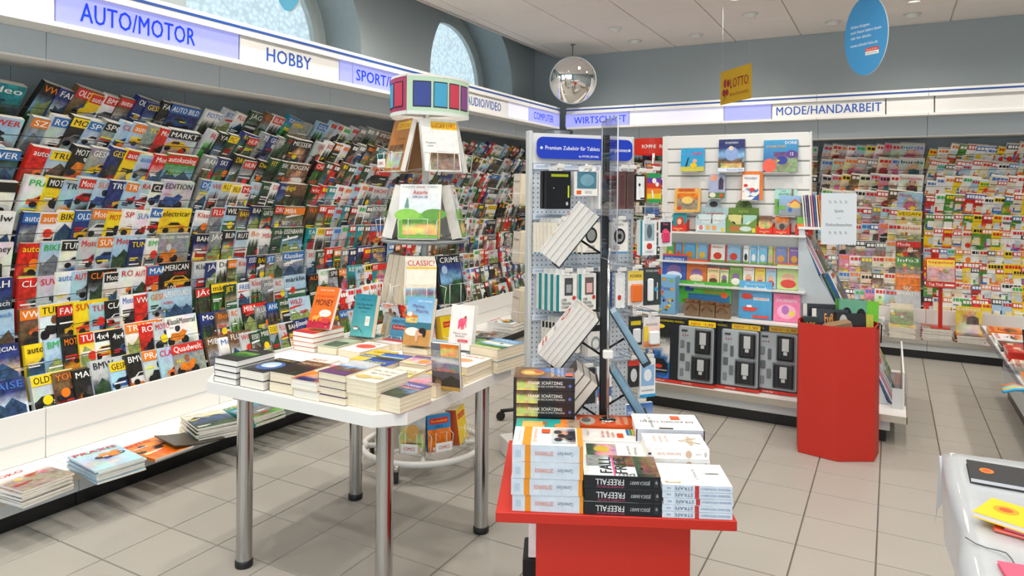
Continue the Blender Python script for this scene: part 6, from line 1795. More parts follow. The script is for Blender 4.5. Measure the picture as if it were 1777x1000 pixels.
for i in range(8):
    c1 = ['white', 'silver', 'purple', 'white', 'pink', 'blue', 'white', 'orange'][i]
    sp = dict(base=c1, art='flower', tc='red', band=None, title='HITS', seed=400 + i, lines=None)
    mb = MB()
    mag_mesh(mb, sp, .15, .21, .008, detail=False)
    o = mb.build('magazine', [PRINT, PHOTO])
    o.matrix_world = Matrix.Translation((-.50 + .014 * i, 5.05, 1.269)) @ Matrix.Rotation(R(90), 4, 'Z') @ Matrix.Rotation(R(-5), 4, 'X')
    tag(o, '%s pocket magazine standing on the gondola end top board, %s in row' % (c1, ['first', 'second', 'third', 'fourth', 'fifth', 'sixth', 'seventh', 'last'][i]), 'magazine', 'pocket magazines on the gondola end')
# ================================================================== PHONE ACCESSORY PEG WALL
PO = (-1.645, 3.2, 0)
PM = Matrix.Translation(PO) @ Matrix.Rotation(R(50), 4, 'Z')
pg = thing('accessory_stand', 'white perforated accessory stand with blue header behind the red table', 'display stand', PO, R(50))
def peg_mat():
    m = bpy.data.materials.new('perforated_sheet')
    m.use_nodes = True
    nt = m.node_tree
    b = nt.nodes['Principled BSDF']
    b.inputs['Roughness'].default_value = 0.35
    tc = nt.nodes.new('ShaderNodeTexCoord')
    sx = nt.nodes.new('ShaderNodeSeparateXYZ')
    nt.links.new(tc.outputs['Object'], sx.inputs[0])
    outs = []
    for ax in ('X', 'Z'):
        a = nt.nodes.new('ShaderNodeMath')
        a.operation = 'PINGPONG'
        a.inputs[1].default_value = 0.0125
        nt.links.new(sx.outputs[ax], a.inputs[0])
        p = nt.nodes.new('ShaderNodeMath')
        p.operation = 'POWER'
        p.inputs[1].default_value = 2
        nt.links.new(a.outputs[0], p.inputs[0])
        outs.append(p)
    s = nt.nodes.new('ShaderNodeMath')
    s.operation = 'ADD'
    nt.links.new(outs[0].outputs[0], s.inputs[0])
    nt.links.new(outs[1].outputs[0], s.inputs[1])
    l = nt.nodes.new('ShaderNodeMath')
    l.operation = 'LESS_THAN'
    l.inputs[1].default_value = 0.0035 ** 2
    nt.links.new(s.outputs[0], l.inputs[0])
    mx = nt.nodes.new('ShaderNodeMix')
    mx.data_type = 'RGBA'
    mx.inputs['A'].default_value = C('#dfe6ee')
    mx.inputs['B'].default_value = C('#3a4046')
    nt.links.new(l.outputs[0], mx.inputs['Factor'])
    nt.links.new(mx.outputs['Result'], b.inputs['Base Color'])
    return m
PEGM = peg_mat()
MB().box(.012, .602, 0, .012, .10, 1.775).build('perforated_panel', PEGM, pg)
MB().bbox(0, .612, -.012, .40, .0, .10, .004).build('foot_box', WHITE, pg)
MB().bbox(-.008, .012, -.02, .03, .0, 1.795, .003).build('side_post', LGREY, pg)
MB().bbox(.602, .618, -.012, .03, .0, 1.785, .003).build('side_post', LGREY, pg)
MB().box(.012, .602, -.008, .0, 1.63, 1.785).build('header_board', WHITE, pg)
hp = MB()
def rounded(x0, x1, z0, z1, r, n=6):
    pts = []
    for cx_, cz_, a0_ in ((x1 - r, z0 + r, -90), (x1 - r, z1 - r, 0), (x0 + r, z1 - r, 90), (x0 + r, z0 + r, 180)):
        for k in range(n + 1):
            a = R(a0_ + 90 * k / n)
            pts.append((cx_ + r * math.cos(a), cz_ + r * math.sin(a)))
    return pts
rp = rounded(.03, .595, 1.652, 1.765, .035)
hp.extr(rp, 'y', -.030, -.024, '#1f3fc0')
# extr along y uses (x, z) profile
hpo = hp.build('header_sign', mat('glossy_blue', rough=0.12, attr=True, coat=0.6), pg)
hl = MB()
hl.text('Premium Zubehör für Tablets & Smartphones', (.075, -.0308, 1.700), X_, Z_, .020, '#f2f4fa', wfit=.49, wt='b')
hl.text('by PETER JÄCKEL', (.27, -.0308, 1.664), X_, Z_, .010, '#f2f4fa', wfit=.12)
for x in (.055, .575):
    hl.ell((0, -.0308, 0), X_, Z_, x, 1.708, .008, .008, '#d8dce4')
hl.build('lettering', MATTE, hpo)
for z in (1.625, 1.365, 1.085, .845, .60):
    m = MB()
    m.box(.015, .60, -.02, -.001, z - .028, z, '#dbe4f0')
    m.rect((0, -.0205, 0), X_, Z_, .03, .27, z - .018, z - .008, '#b9c6da')
    m.rect((0, -.0205, 0), X_, Z_, .33, .56, z - .018, z - .008, '#b9c6da')
    m.build('label_rail', PLAST, pg)

def hook(x, z, ln=.15):
    m = MB()
    m.tube([(x, 0, z), (x, -ln, z + .005), (x, -ln - .015, z + .016)], .0022, 6, mi=0)
    m.tube([(x - .018, 0, z + .03), (x - .018, -ln - .03, z + .03), (x + .018, -ln - .03, z + .03), (x + .018, 0, z + .03)], .0018, 6, mi=0)
    m.bbox(x - .022, x + .022, -ln - .034, -ln - .026, z + .008, z + .030, .003, mi=1)
    m.build('hook', [CHROME, WIRE], pg)

def item(label, x0, x1, z0, z1, d_, ops, cov, n=1, front=-.15, dx=-.006, blister=None, name='accessory_box', cat='accessory'):
    """n packs on one hook, the front one at y=front"""
    hook((x0 + x1) / 2, z1 + .004, -front - .005)
    w_, h = x1 - x0, z1 - z0
    first = None
    for i in range(n):
        lab = label if i == 0 else label + ', %s behind on its hook' % ['', 'next', 'third', 'fourth', 'fifth', 'sixth'][i]
        M = PM @ Matrix.Translation((x0 + dx * i, front + i * (d_ + .002), z0))
        if first is None:
            t = thing(name, lab, cat, group='accessories hanging on the peg wall')
            m = MB()
            m.box(0, w_, 0, d_, 0, h, cov)
            paint(m, (0, 0, 0), X_, Z_, -Y_, w_, h, ops)
            m.build('carton', PRINT if not blister else PRINT, t)
            tm = MB()
            tm.extr(rounded(w_ * .3, w_ * .7, h - .002, h + .024, .006, 3), 'y', d_ * .5, d_ * .5 + .0012, '#e4e4e2')
            tm.build('hang_tab', PLAST, t)
            if blister:
                bm = MB()
                bx0, bx1, bz0, bz1, bd, bc = blister
                bm.bbox(bx0 * w_, bx1 * w_, -bd, -.002, bz0 * h, bz1 * h, min(.006, bd * .4), bc)
                bm.build('product', PLAST, t)
            t.matrix_world = M
            first = t
        else:
            clone(first, M, lab)
OR = '#e8601e'
item('black power bank carton with yellow print', .03, .165, 1.395, 1.585, .03, [('r', .2, .9, .85, .92, '#a8b020'), ('r', .88, .94, .3, .62, '#c8d820'), ('e', .85, .14, .05, .05, '#b9bcc0'), ('e', .3, .55, .02, .015, '#e8e8e8')], '#14161a', 2)
item('small speaker pack with blue fabric body and orange badge', .185, .318, 1.462, 1.585, .05, [('r', 0, 1, 0, .3, '#f0eeea'), ('r', .1, .3, .06, .22, OR), ('t', 'GO2', .45, .1, .1, '#444444', 'l', .3), ('r', .12, .95, .3, 1, '#4f7f92'), ('e', .55, .65, .3, .25, '#7aa6b8')], '#e8e4e0', 1)
item('tall white earphone carton with orange badge', .325, .385, 1.395, 1.592, .05, [('r', .3, .75, .84, .95, OR), ('e', .7, .5, .02, .25, '#333333'), ('e', .6, .3, .16, .08, '#333333'), ('e', .6, .31, .13, .06, '#f2f0ec')], '#ece9e6', 2, dx=-.016)
item('dark red slim headphone carton behind the clear pocket', .44, .485, 1.395, 1.59, .03, [('r', .2, .8, .1, .9, '#5a3a3a')], '#6a4a48', 2)
item('dark brown slim headphone carton behind the clear pocket', .49, .535, 1.395, 1.59, .03, [('r', .2, .8, .1, .9, '#54403c')], '#5e4a46', 1)
item('white earphone carton with dark frame', .545, .60, 1.435, 1.575, .02, [('r', .06, .94, .06, .94, '#eef0f0'), ('e', .4, .62, .12, .06, '#222222'), ('r', .42, .44, .2, .6, '#333333'), ('r', .5, .95, .08, .14, '#222222')], '#2a2c30', 1)
item('rainbow striped earbud carton', .612, .70, 1.43, 1.585, .02, [('r', 0, 1, .84, 1, '#2f9a5a'), ('r', 0, 1, .66, .84, '#7a3f9a'), ('r', 0, 1, .48, .66, '#d8402a'), ('r', 0, 1, .3, .48, '#e8842a'), ('r', 0, 1, .12, .3, '#e8c828'), ('r', 0, 1, 0, .12, '#2f9a4a'), ('e', .5, .74, .15, .09, '#f2f0ee'), ('e', .7, .62, .12, .08, '#f2f0ee'), ('p', [(.3, .4), (.4, .42), (.46, .16), (.36, .14)], '#f2f0ee')], '#d8702a', 4, dx=-.009)
RING = [('t', 'PETER JÄCKEL', .5, .9, .05, '#444444', 'c', .5), ('e', .5, .55, .34, .26, '#17181a'), ('e', .5, .55, .24, .185, '#8d8f8e'), ('e', .5, .55, .12, .09, '#2a2624'), ('t', 'Premium', .12, .2, .06, '#666666', 'l', .4), ('t', 'Flat USB', .12, .12, .06, '#666666', 'l', .4), ('r', 0, 1, 0, .05, '#3f8fc0')]
item('cream cable carton with black ring', .065, .185, 1.165, 1.325, .016, RING, '#e6dfd0', 6, dx=-.012)
item('cream cable carton lettered ION with black ring', .235, .335, 1.165, 1.325, .016, [('e', .5, .6, .34, .26, '#17181a'), ('e', .5, .6, .24, .185, '#8d8f8e'), ('t', 'ION', .5, .18, .1, '#333333', 'c', .4), ('t', 'LIGHTNING', .5, .08, .04, '#555555', 'c', .6), ('r', 0, 1, 0, .05, '#222222')], '#eae5da', 3, dx=-.02)
item('white lightning cable carton behind the black post', .40, .50, 1.165, 1.325, .016, RING, '#ece8e0', 2)
item('white dual port carton with teal edge', .575, .675, 1.15, 1.335, .035, [('r', 0, .12, 0, 1, '#1d8a96'), ('r', .25, .85, .42, .9, '#9fb4bc'), ('e', .55, .68, .16, .2, '#5a6a72'), ('e', .55, .26, .17, .09, '#c83a30'), ('t', '2 PORTS', .55, .06, .07, '#555555', 'c', .5)], '#eef0f0', 1)
item('black and pink earphone blister', .69, .77, 1.195, 1.34, .008, [('r', .1, .9, .5, .9, '#2a2a30'), ('e', .5, .4, .32, .26, '#e8507a'), ('t', 'Pink', .5, .78, .08, '#f06a8a', 'c', .4)], '#e8eaec', 1, blister=(.2, .8, .15, .55, .012, '#d83a68'))
item('teal and white travel charger carton with grey plug', .09, .205, .88, 1.065, .03, [('r', 0, .14, 0, 1, '#16858c'), ('r', .4, .8, .42, .9, '#4a4a4c'), ('r', .48, .74, .5, .72, '#a8a8aa'), ('t', 'USB', .25, .27, .07, '#333333', 'l', .25, 'b'), ('t', 'TRAVEL', .25, .17, .07, '#333333', 'l', .5, 'b'), ('t', 'CHARGER', .25, .07, .07, '#333333', 'l', .6, 'b'), ('e', .86, .35, .09, .06, '#c83a30')], '#eceae4', 4, dx=-.018)
item('teal and white travel charger carton with pink plug', .215, .315, .88, 1.065, .03, [('r', 0, .16, 0, 1, '#16858c'), ('r', .36, .86, .42, .9, '#6a5a58'), ('r', .44, .78, .48, .74, '#e8b8b4'), ('t', 'USB', .25, .27, .07, '#333333', 'l', .25, 'b'), ('t', 'TRAVEL', .25, .17, .07, '#333333', 'l', .5, 'b'), ('t', 'CHARGER', .25, .07, .07, '#333333', 'l', .6, 'b'), ('e', .86, .35, .09, .06, '#c83a30')], '#eceae4', 2, dx=-.016)
item('dark tablet carton with blue edge', .325, .41, .865, 1.07, .02, [('r', .92, 1, 0, 1, '#2a5fb0'), ('r', .1, .86, .2, .85, '#3c444a'), ('t', 'ULTRA THIN', .5, .07, .05, '#d8dce0', 'c', .8)], '#262c32', 2)
item('white dotted cable carton left of the black post', .43, .485, .88, 1.06, .02, [('e', .4, .3, .2, .08, '#c83a30')], '#e8eaea', 1)
item('orange and dark power pack blister', .505, .595, .89, 1.07, .008, [('r', 0, 1, .72, 1, '#f0d050'), ('t', 'POWER', .5, .8, .09, '#333333', 'c', .8, 'b')], '#f0efe8', 1, blister=(.12, .88, .1, .62, .02, '#e8722a'))
item('dark power bank pack with white bank and cable', .60, .705, .885, 1.085, .008, [('t', 'POWER BANK', .5, .88, .06, '#d8dcdc', 'c', .8, 'b'), ('r', .84, 1, .82, .96, '#d83a2a'), ('r', .75, .8, .15, .6, '#e8eaea'), ('e', .7, .42, .1, .06, '#3fa0d0')], '#3a4444', 1, blister=(.15, .48, .12, .72, .02, '#e8eaec'))
item('clear bag with coiled green cable', .11, .225, .665, .82, .016, [('r', 0, 1, .8, 1, '#17181a'), ('t', 'PETER JÄCKEL', .5, .86, .07, '#e8eaea', 'c', .8, 'b'), ('e', .5, .45, .36, .28, '#4fc83a'), ('e', .5, .45, .26, .2, '#e0ded4'), ('e', .5, .42, .18, .13, '#3fa832'), ('e', .5, .42, .1, .07, '#e0ded4')], '#dedbd2', 6, dx=-.011)
item('grey cable bag beside the green one', .27, .36, .64, .80, .016, [('r', 0, 1, .8, 1, '#17181a'), ('e', .5, .4, .3, .24, '#8a9096'), ('e', .5, .4, .2, .15, '#dcdcd8')], '#dedbd6', 3)
item('black adapter pack behind the chrome rod', .515, .59, .68, .83, .01, [('r', .1, .9, .7, .85, '#d8c020')], '#2c2e32', 1, blister=(.2, .8, .1, .6, .02, '#d8dadc'))
item('white travel plug blister', .60, .70, .665, .82, .008, [('grad', '#e0782a', '#f2f2f4'), ('r', 0, .3, .2, .7, '#f0d040'), ('t', 'WORLDWIDE', .5, .72, .07, '#4a4a70', 'c', .7)], '#f0f0f2', 1, blister=(.25, .85, .1, .55, .03, '#eef0f2'))
item('dark headphone pack on the low left hook', .05, .15, .43, .57, .02, [('e', .5, .5, .3, .3, '#3a3f44')], '#1d2023', 1)
item('dark headset pack with blue grey cups', .22, .315, .40, .58, .02, [('e', .5, .5, .35, .3, '#7fa4b4'), ('e', .5, .5, .2, .18, '#3f5560')], '#2a3034', 1)
item('white and red headset pack on the low row', .325, .41, .39, .58, .02, [('r', 0, 1, .2, .45, '#3a6fb0'), ('r', .1, .5, .1, .3, '#d83a2a')], '#e8ecf0', 1)
item('red and black earphone blister', .51, .575, .46, .60, .008, [('r', 0, 1, .8, 1, '#d83a30'), ('e', .5, .45, .3, .25, '#c9ccd0')], '#26282c', 1)
item('white stereo headset carton with cyan foot', .58, .675, .40, .60, .02, [('r', 0, 1, 0, .08, '#2aa0dc'), ('r', .08, .92, .3, .85, '#8fb8e0'), ('e', .5, .58, .25, .16, '#e8eef4'), ('t', 'StereoHeadset', .5, .16, .05, '#555555', 'c', .8)], '#f0f2f4', 1)
item('blue and white smart watch pack on the lowest hook', .50, .66, .18, .37, .02, [('grad', '#e8f0f6', '#2a6ab8'), ('e', .65, .35, .2, .18, '#c8d8e4'), ('t', 'smart', .3, .75, .09, '#f2f6fa', 'c', .5), ('t', 'connect', .3, .62, .09, '#f2f6fa', 'c', .55)], '#dce8f0', 1)
# ================================================================== RED BIN WITH GAMES AND SIGN
BP = [(-.461, 4.304), (-.254, 4.256), (-.075, 4.359), (-.055, 4.52), (-.13, 4.645), (-.36, 4.645), (-.468, 4.55), (-.482, 4.42)]
BC = (-.27, 4.46)
bn = thing('red_bin', 'tall red many-sided cardboard bin filled with boxed games', 'bin', (BC[0], BC[1], 0))
m = MB()
n = 8
o8 = [(x - BC[0], y - BC[1]) for x, y in BP]
i8 = [(x * .975, y * .975) for x, y in o8]
HB = .746
for i in range(n):
    j = (i + 1) % n
    m.add([(*o8[i], 0.002), (*o8[j], 0.002), (*o8[j], HB), (*o8[i], HB)], [(0, 1, 2, 3)])
    m.add([(*i8[i], .5), (*i8[i], HB), (*i8[j], HB), (*i8[j], .5)], [(0, 1, 2, 3)])
    m.add([(*o8[i], HB), (*o8[j], HB), (*i8[j], HB), (*i8[i], HB)], [(0, 1, 2, 3)])
m.add([(*p, .5) for p in i8], [tuple(range(n))])
m.add([(*p, .002) for p in o8], [tuple(reversed(range(n)))])
m.build('bin_walls', mat('red_cardboard', '#c42a1b', rough=0.6, noise=(120, .06)), bn)
m = MB()
m.tube([(.205, -.03, HB - .02), (.215, -.02, HB + .012), (.225, -.01, HB), (.222, -.008, HB - .10)], .004, 6)
m.build('black_strap', BLACK, bn)
def gbox(label, x, y, z, rz, tilt, w_, d_, h, col, ops, tops=None, name='game_box', roll=0):
    t = MB()
    t.bbox(-w_ / 2, w_ / 2, 0, d_, 0, h, .0015, col)
    paint(t, (-w_ / 2, -.0002, 0), X_, Z_, -Y_, w_, h, ops)
    if tops:
        paint(t, (-w_ / 2, 0, h), X_, Y_, Z_, w_, d_, tops)
    o = t.build(name, PRINT)
    o.matrix_world = Matrix.Translation((x, y, z)) @ Matrix.Rotation(R(rz), 4, 'Z') @ Matrix.Rotation(R(tilt), 4, 'X') @ Matrix.Rotation(R(roll), 4, 'Y')
    return tag(o, label, 'game box', 'boxed games in the red bin')
FB = [('bg', '#1c1e26'), ('p', [(.3, .1), (.95, .35), (1, .75), (.5, .55)], '#d8502a'), ('r', 0, .12, 0, 1, '#d8d4cc'), ('t', 'Fußball', .58, .62, .26, '#f2a02a', 'c', .5, 'b'), ('e', .3, .3, .1, .2, '#e8c040')]
gbox('dark football game box at the rear of the red bin', -.365, 4.50, .615, 14, -6, .19, .05, .215, '#20222a', FB)
gbox('dark football game box at the front of the red bin', -.305, 4.425, .60, 12, -8, .195, .05, .215, '#20222a', FB)
gbox('black and teal puzzle box leaning in the red bin', -.175, 4.44, .585, 32, -10, .215, .05, .215, '#2a2c2e', [('bg', '#2b2d30'), ('e', .18, .65, .13, .3, '#b9b9b4'), ('r', 0, .3, 0, .2, '#6a2a4a'), ('t', 'PUZZLE', .42, .16, .2, '#3a9a9a', 'l', .5, 'b'), ('r', .8, 1, 0, 1, '#b9b84a')], roll=4)
gbox('green game box with toy cars in the red bin', -.17, 4.535, .60, 30, -6, .235, .05, .265, '#5fae3a', [('bg', '#6aa88a'), ('r', .7, 1, 0, 1, '#6fc03a'), ('e', .2, .62, .13, .2, '#1c1e20'), ('e', .56, .62, .13, .2, '#1c1e20'), ('e', .2, .62, .06, .09, '#b8bab8'), ('e', .56, .62, .06, .09, '#b8bab8')], [('bg', '#6fc03a')], roll=5)
gbox('small dark green game box at the left of the red bin', -.405, 4.385, .57, 14, -4, .08, .05, .20, '#22302c', [('t', 'LOS', .5, .72, .12, '#c8b040', 'c', .6, 'b')])
pb_ = MB()
pb_.bbox(-.08, .08, -.03, .03, 0, .06, .015, '#8a6f4e')
o = pb_.build('paper_bag', mat('kraft_paper', '#8a6f52', rough=0.8))
o.matrix_world = Matrix.Translation((-.262, 4.35, .702)) @ Matrix.Rotation(R(15), 4, 'Z') @ Matrix.Rotation(R(-14), 4, 'Y')
tag(o, 'crumpled brown paper bag at the front rim of the red bin', 'paper bag')
bs_ = thing('bin_sign', 'white paper sign on a clear rod offering games and shopping bags', 'sign', (-.272, 4.49, .5), R(29))
MB().tube([(0, .006, .002), (0, .006, .72)], .006, 10).build('rod', ACRYL2, bs_)
MB().lathe([(0, 0), (.05, 0), (.05, .004), (0, .004)], 20).build('rod_foot', ACRYL2, bs_)
m = MB()
m.box(-.104, .104, -.002, 0, .69, .99, '#eef0f6')
y_ = -.0026
for i in range(4):
    for zz_ in (.93, .75):
        m.text('%', (-.06 + i * .031, y_, zz_), X_, Z_, .016, '#7a7c86', wt='r')
m.text('Spiele', (0, y_, .878), X_, Z_, .016, '#5a5c66', align='c', wt='r')
m.text('----', (0, y_, .838), X_, Z_, .014, '#6a6c76', align='c', wt='r')
m.text('Einkaufstaschen', (0, y_, .797), X_, Z_, .0165, '#5a5c66', align='c', wt='r', wfit=.155)
m.build('paper_sheet', MATTE, bs_)
MB().box(-.108, .108, -.0045, -.0035, .682, .995).build('clear_pocket', ACRYL, bs_)

# ================================================================== HANGING SIGNS, MIRROR
lt = thing('lotto_sign', 'yellow hanging sign with red clover reading LOTTO', 'hanging sign', (-1.165, 6.05, 2.26), math.atan2(5.875 - 6.226, -1.007 + 1.323))
m = MB()
m.box(-.236, .236, -.002, .003, 0, .285, '#e3b50c')
for sgn, yy in ((1, -.0026),):
    paint(m, (-.236, -.0021, 0), X_, Z_, -Y_, .472, .285, [('e', .17, .62, .065, .13, '#a8281e'), ('e', .27, .60, .05, .11, '#a8281e'), ('e', .13, .34, .06, .11, '#a8281e'), ('e', .23, .34, .05, .10, '#a8281e'), ('r', .205, .225, .44, .8, '#e3b50c'), ('p', [(.18, .26), (.2, .25), (.12, .10), (.11, .11)], '#8a5a1e'), ('t', 'LOTTO', .33, .44, .27, '#a8281e', 'l', .60, 'b'), ('t', 'Baden-Württemberg', .33, .20, .10, '#c0701a', 'l', .60)])
m.build('sign_board', MATTE, lt)
m = MB()
for x in (-.21, .21):
    m.tube([(x, 0, .285), (x, 0, 3.189 - 2.26)], .0006, 4)
m.build('hanging_thread', WIRE, lt)

def oval(label, c, rz, text=True):
    t = thing('oval_sign', label, 'hanging sign', c, rz)
    m = MB()
    N = 48
    pts = [(.158 * math.cos(2 * math.pi * k / N), .255 * math.sin(2 * math.pi * k / N)) for k in range(N)]
    vs = [(x, -.004, z) for x, z in pts] + [(x, .004, z) for x, z in pts]
    m.add(vs[:N], [tuple(range(N))], '#3f92c8')
    m.add(vs[N:], [tuple(reversed(range(N)))], '#57a9c4')
    m.add(vs, [(i, (i + 1) % N, N + (i + 1) % N, N + i)[::-1] for i in range(N)], '#eef0ee')
    m.build('sign_board', mat('satin_print', rough=0.35, attr=True), t)
    if text:
        l = MB()
        for s, z, w_ in (('Online shoppen,', .062, .145), ('nach Hause liefern lassen', .026, .225), ('oder hier abholen.', -.010, .155)):
            l.text(s, (-.112, -.0046, z), X_, Z_, .019, '#eaf4fa', wfit=w_, wt='r')
        l.build('lettering', MATTE, t)
        l = MB()
        l.text('www.schmitt-hahn.de', (-.112, -.0046, -.060), X_, Z_, .019, '#eaf4fa', wfit=.20, wt='r')
        l.build('web_address', MATTE, t)
        l = MB()
        l.rect((0, -.0046, 0), X_, Z_, .0, .095, -.105, -.082, '#d8402e')
        l.rect((0, -.0046, 0), X_, Z_, .0, .095, -.128, -.105, '#f2f0ea')
        l.text('Schmitt & Hahn', (.006, -.0052, -.099), X_, Z_, .011, '#f6ece6', wfit=.08, wt='r')
        l.text('Buch und Presse', (.008, -.0052, -.121), X_, Z_, .010, '#444444', wfit=.075, wt='r')
        l.build('shop_logo', MATTE, t)
    h = MB()
    h.tube([(0, 0, .255), (0, 0, 3.189 - c[2])], .0006, 4)
    h.build('hanging_thread', WIRE, t)
RZO = math.atan2(-.589, .808)
oval('blue oval hanging sign with white lettering near the MODE/HANDARBEIT sign', (-.155, 5.041, 2.51), RZO)
oval('blue oval hanging sign in front of the first arched window', (-2.315, 2.212, 2.515), RZO + R(200), False)

# convex mirror
mc = Vector((-3.20, 7.30, 2.765))
nv = Vector((.50, -.84, -.24)).normalized()
mr_ = thing('convex_mirror', 'round convex security mirror hanging in the back corner', 'mirror', mc)
rot = nv.to_track_quat('Z', 'Y').to_matrix().to_4x4()
m = MB()
m.M = rot
RC, rr = .47, .262
prof = []
for k in range(13):
    a = math.asin(rr / RC) * k / 12
    prof.append((RC * math.sin(a), RC * math.cos(a) - RC * math.cos(math.asin(rr / RC))))
m.lathe(list(reversed(prof)), 48)
m.build('mirror_dome', mat('mirror_silver', '#f2f2f0', rough=0.015, metal=1.0), mr_)
m = MB()
m.M = rot
m.lathe([(rr - .004, .004), (rr + .006, .004), (rr + .008, -.004), (rr + .004, -.012), (0, -.014)], 48)
m.build('mirror_rim', LGREY, mr_)
m = MB()
m.tube([tuple(-nv * .012), tuple(-nv * .08 + Z_ * .08), (-.03, .05, 3.189 - mc.z)], .008, 8)
m.lathe([(.0, 0), (.03, 0), (.03, -.006), (0, -.006)], 16, c=(-.03, .05, 3.188 - mc.z))
m.build('ceiling_arm', GREYPL, mr_)

# ================================================================== SILVER-CLOTH TABLE WITH NOTEBOOKS
ct_ = thing('covered_table', 'table under a shiny silver plastic cloth at the near right', 'table', (.65, 1.5, 0))
m = MB()
for x in (.20, 1.1):
    for y in (.6, 2.38):
        m2 = MB()
        m2.M = Matrix.Translation((-.65, -1.5, 0))
        m2.bbox(x - .02, x + .02, y - .02, y + .02, 0, .69, .003)
        m2.build('leg', STEEL, ct_)
m = MB()
m.M = Matrix.Translation((-.65, -1.5, 0))
m.bbox(.155, 1.15, .55, 2.435, .69, .716, .003)
m.build('table_top', WHITE, ct_)
cl = MB()
cl.M = Matrix.Translation((-.65, -1.5, 0))
nx, ny = 34, 60
rg_ = np.random.default_rng(11)
wr = upsample(rg_.random((14, 9, 1)), ny + 1, nx + 1)[:, :, 0]
wr2 = upsample(rg_.random((30, 20, 1)), ny + 1, nx + 1)[:, :, 0]
vs, fs = [], []
for j in range(ny + 1):
    for i in range(nx + 1):
        u = -0.12 + (1.02 + .24) * i / nx     # unrolled distance from the left edge
        v = -0.12 + (1.90 + .24) * j / ny
        x, z, y = .145 + u, .7185, .545 + v
        wv = (wr[j, i] - .5)
        if u < 0:
            z += u * .97
            x = .145 - .006 + .016 * wv + u * .10
        if u > 1.02:
            z += (1.02 - u)
            x = 1.165
        if v < 0:
            z += v
            y = .545
        if v > 1.90:
            z += (1.90 - v) * .97
            y = 2.445 + .008 + .016 * wv
        edge = min(u, 1.02 - u, v, 1.90 - v)
        if edge >= 0:
            z += max(0, .05 - edge) / .05 * .010 * (wr2[j, i]) + .0012 * wr2[j, i]
        vs.append((x, y, z))
for j in range(ny):
    for i in range(nx):
        a = j * (nx + 1) + i
        fs.append((a, a + 1, a + nx + 2, a + nx + 1))
cl.add(vs, fs, '#dfe3e6', 0, True)
cl.build('plastic_cloth', mat('silver_cloth', '#cdd2d6', rough=0.27, metal=0.35, noise=(6, .06), bump=(26, .25)), ct_)
m = MB()
m.M = Matrix.Translation((-.65, -1.5, 0))
m.add([(.13, 2.44, .70), (.150, 2.44, .70), (.142, 2.40, .58), (.122, 2.42, .54)], [(0, 1, 2, 3)])
m.build('cloth_corner', mat('silver_cloth'), ct_)
ZN = .7215
def notebook(label, x, y, z, rz, w_, h, t, col, ops, page='#e6e6ea'):
    r = thing('notebook', label, 'notebook', group='notebooks on the silver cloth')
    m = MB()
    m.bbox(0, w_, 0, h, t - .0022, t, .001, col)
    m.bbox(0, w_, 0, h, 0, .0022, .001, col)
    paint(m, (0, 0, t), X_, Y_, Z_, w_, h, ops)
    m.build('cover', MATTE, r)
    p = MB()
    p.box(.003, w_ - .003, .003, h - .003, .0023, t - .0023, page)
    p.build('page_block', MATTE, r)
    r.matrix_world = Matrix.Translation((x, y, z)) @ Matrix.Rotation(R(rz), 4, 'Z')
notebook('black notebook with an orange oval sticker', .186, 2.188, ZN, -1, .30, .145, .014, '#2e2e30', [('e', .14, .5, .055, .14, '#f07a1e'), ('e', .14, .5, .03, .07, '#e0501e')])
notebook('red-orange notebook lying under pink and yellow ones', .205, 1.895, ZN, -14, .26, .175, .007, '#e8502e', [])
notebook('pink notebook between the orange and yellow ones', .225, 1.895, ZN + .0085, -20, .24, .150, .005, '#e88ac0', [('e', .6, .5, .1, .1, '#d86ab0')])
notebook('yellow notebook with an orange oval emblem on top', .168, 1.915, ZN + .0155, -24, .23, .118, .014, '#f4c418', [('e', .2, .55, .11, .2, '#e89a18'), ('e', .2, .55, .06, .1, '#d8581e'), ('r', .42, .46, .2, .8, '#e8b010'), ('r', .55, .59, .2, .8, '#e8b010')])
notebook('pink-red notebook with ribbon near the cloth edge', .215, 1.58, ZN, 8, .22, .15, .008, '#ec5a76', [])
m = MB()
m.tube([(.148, 1.825, ZN + .002), (.165, 1.80, ZN + .003), (.185, 1.79, ZN + .003), (.205, 1.787, ZN + .004), (.216, 1.778, ZN + .006), (.222, 1.755, ZN + .006), (.226, 1.735, ZN + .003)], .0014, 6, '#5a5d60')
o = m.build('ribbon_bookmark', PLAST)
tag(o, 'thin grey ribbon bookmark trailing over the silver cloth', 'ribbon')

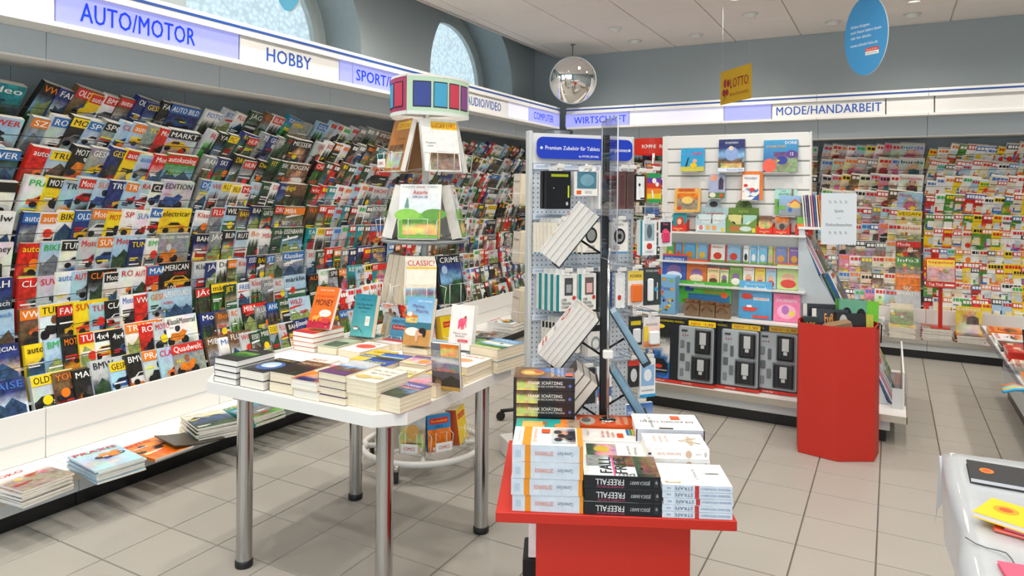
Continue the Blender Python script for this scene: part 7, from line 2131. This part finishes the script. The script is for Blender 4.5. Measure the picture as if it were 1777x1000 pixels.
# ================================================================== LOW GONDOLA AT THE RIGHT
rg2 = thing('low_gondola', 'low white gondola with magazine stacks at the right side', 'shop shelf', (1.0, 5.2, 0))
def RGB():
    m = MB()
    m.M = Matrix.Translation((-1.0, -5.2, 0))
    return m
RGB().box(.76, 1.35, 3.95, 6.27, 0, .10).build('plinth', PLINTH, rg2)
RGB().box(.735, 1.38, 3.92, 6.30, .101, .44).build('side_panel', LGREY, rg2)
RGB().extr([(.60, .485), (.61, .47), (.74, .441), (1.38, .441), (1.38, .5), (.60, .5)], 'y', 3.90, 6.35).build('slanted_shelf', WHITE, rg2)
RGB().box(.592, .598, 3.90, 6.35, .478, .512).build('shelf_lip', ACRYL2, rg2)
RGB().box(.98, 1.0, 3.92, 6.30, .501, 1.1).build('centre_panel', WHITE, rg2)
for i, (y, base_, art) in enumerate(((4.25, 'white', 'home'), (4.52, 'orange', 'home'), (4.85, 'cream', 'flower'), (5.15, 'red', 'portrait'), (5.45, 'black', 'portrait'), (5.75, 'white', 'machine'), (6.05, 'orange', 'machine'))):
    mag_stack(.715, y, .5012, R(88), 3 if i != 3 else 6, .009, base_, art, 'red', 'AKTUELL', ['the low gondola end nearest the cloth table', 'the low gondola below the black book', 'the low gondola beside the beige book', 'the low gondola in its tallest stack', 'the low gondola beside the tallest stack', 'the low gondola next to the last stack', 'the low gondola end near the wall rack'][i], seed=60 + i, w_=.23, h=.20)
M = Matrix.Translation((.64, 4.62, .54)) @ Matrix.Rotation(R(35), 4, 'Z') @ Matrix.Rotation(R(83), 4, 'X')
book('upright black book with golden letter on the low right gondola', .17, .22, .02, [('grad', '#2a2c30', '#4a4c50'), ('t', 'A', .1, .82, .08, '#d8b060', 'l', .15), ('r', 0, 1, .48, .49, '#888888'), ('t', 'DELUXE', .1, .05, .08, '#e8d8c0', 'l', .7, 'b'), ('t', 'AUSGABE', .1, .2, .05, '#b8b0a4', 'l', .5)], M, '#26282c')
M = Matrix.Translation((.70, 4.9, .54)) @ Matrix.Rotation(R(35), 4, 'Z') @ Matrix.Rotation(R(85), 4, 'X')
book('upright beige book with orange lines behind the black one', .17, .30, .02, [('bg', '#e6d6bc'), ('r', .1, .9, .6, .61, '#d8a060'), ('r', .3, .32, .2, .8, '#d8a060')], M, '#e2d2b8')
st_ = thing('book_riser', 'small clear block holding two upright books on the low gondola', 'book stand', (.70, 4.72, .501), R(35))
MB().bbox(-.10, .26, -.10, .12, 0, .037, .003).build('block', ACRYL2, st_)
m = MB()
for k, (cc, dx) in enumerate((('#2f9fd0', 0), ('#e8b030', .012), ('#5fc0c8', .02), ('#d86a30', .008))):
    m.tube([(0 + dx, .01 * k, .02), (-.05, .01 * k + .01, .012 + .006 * k), (-.10, .02 * k - .02, .004 * k)], .008, 6, cc)
o = m.build('tassel', PLAST)
o.location = (.60, 4.30, .49)
tag(o, 'blue and yellow tassel hanging off the low right gondola', 'tassel')
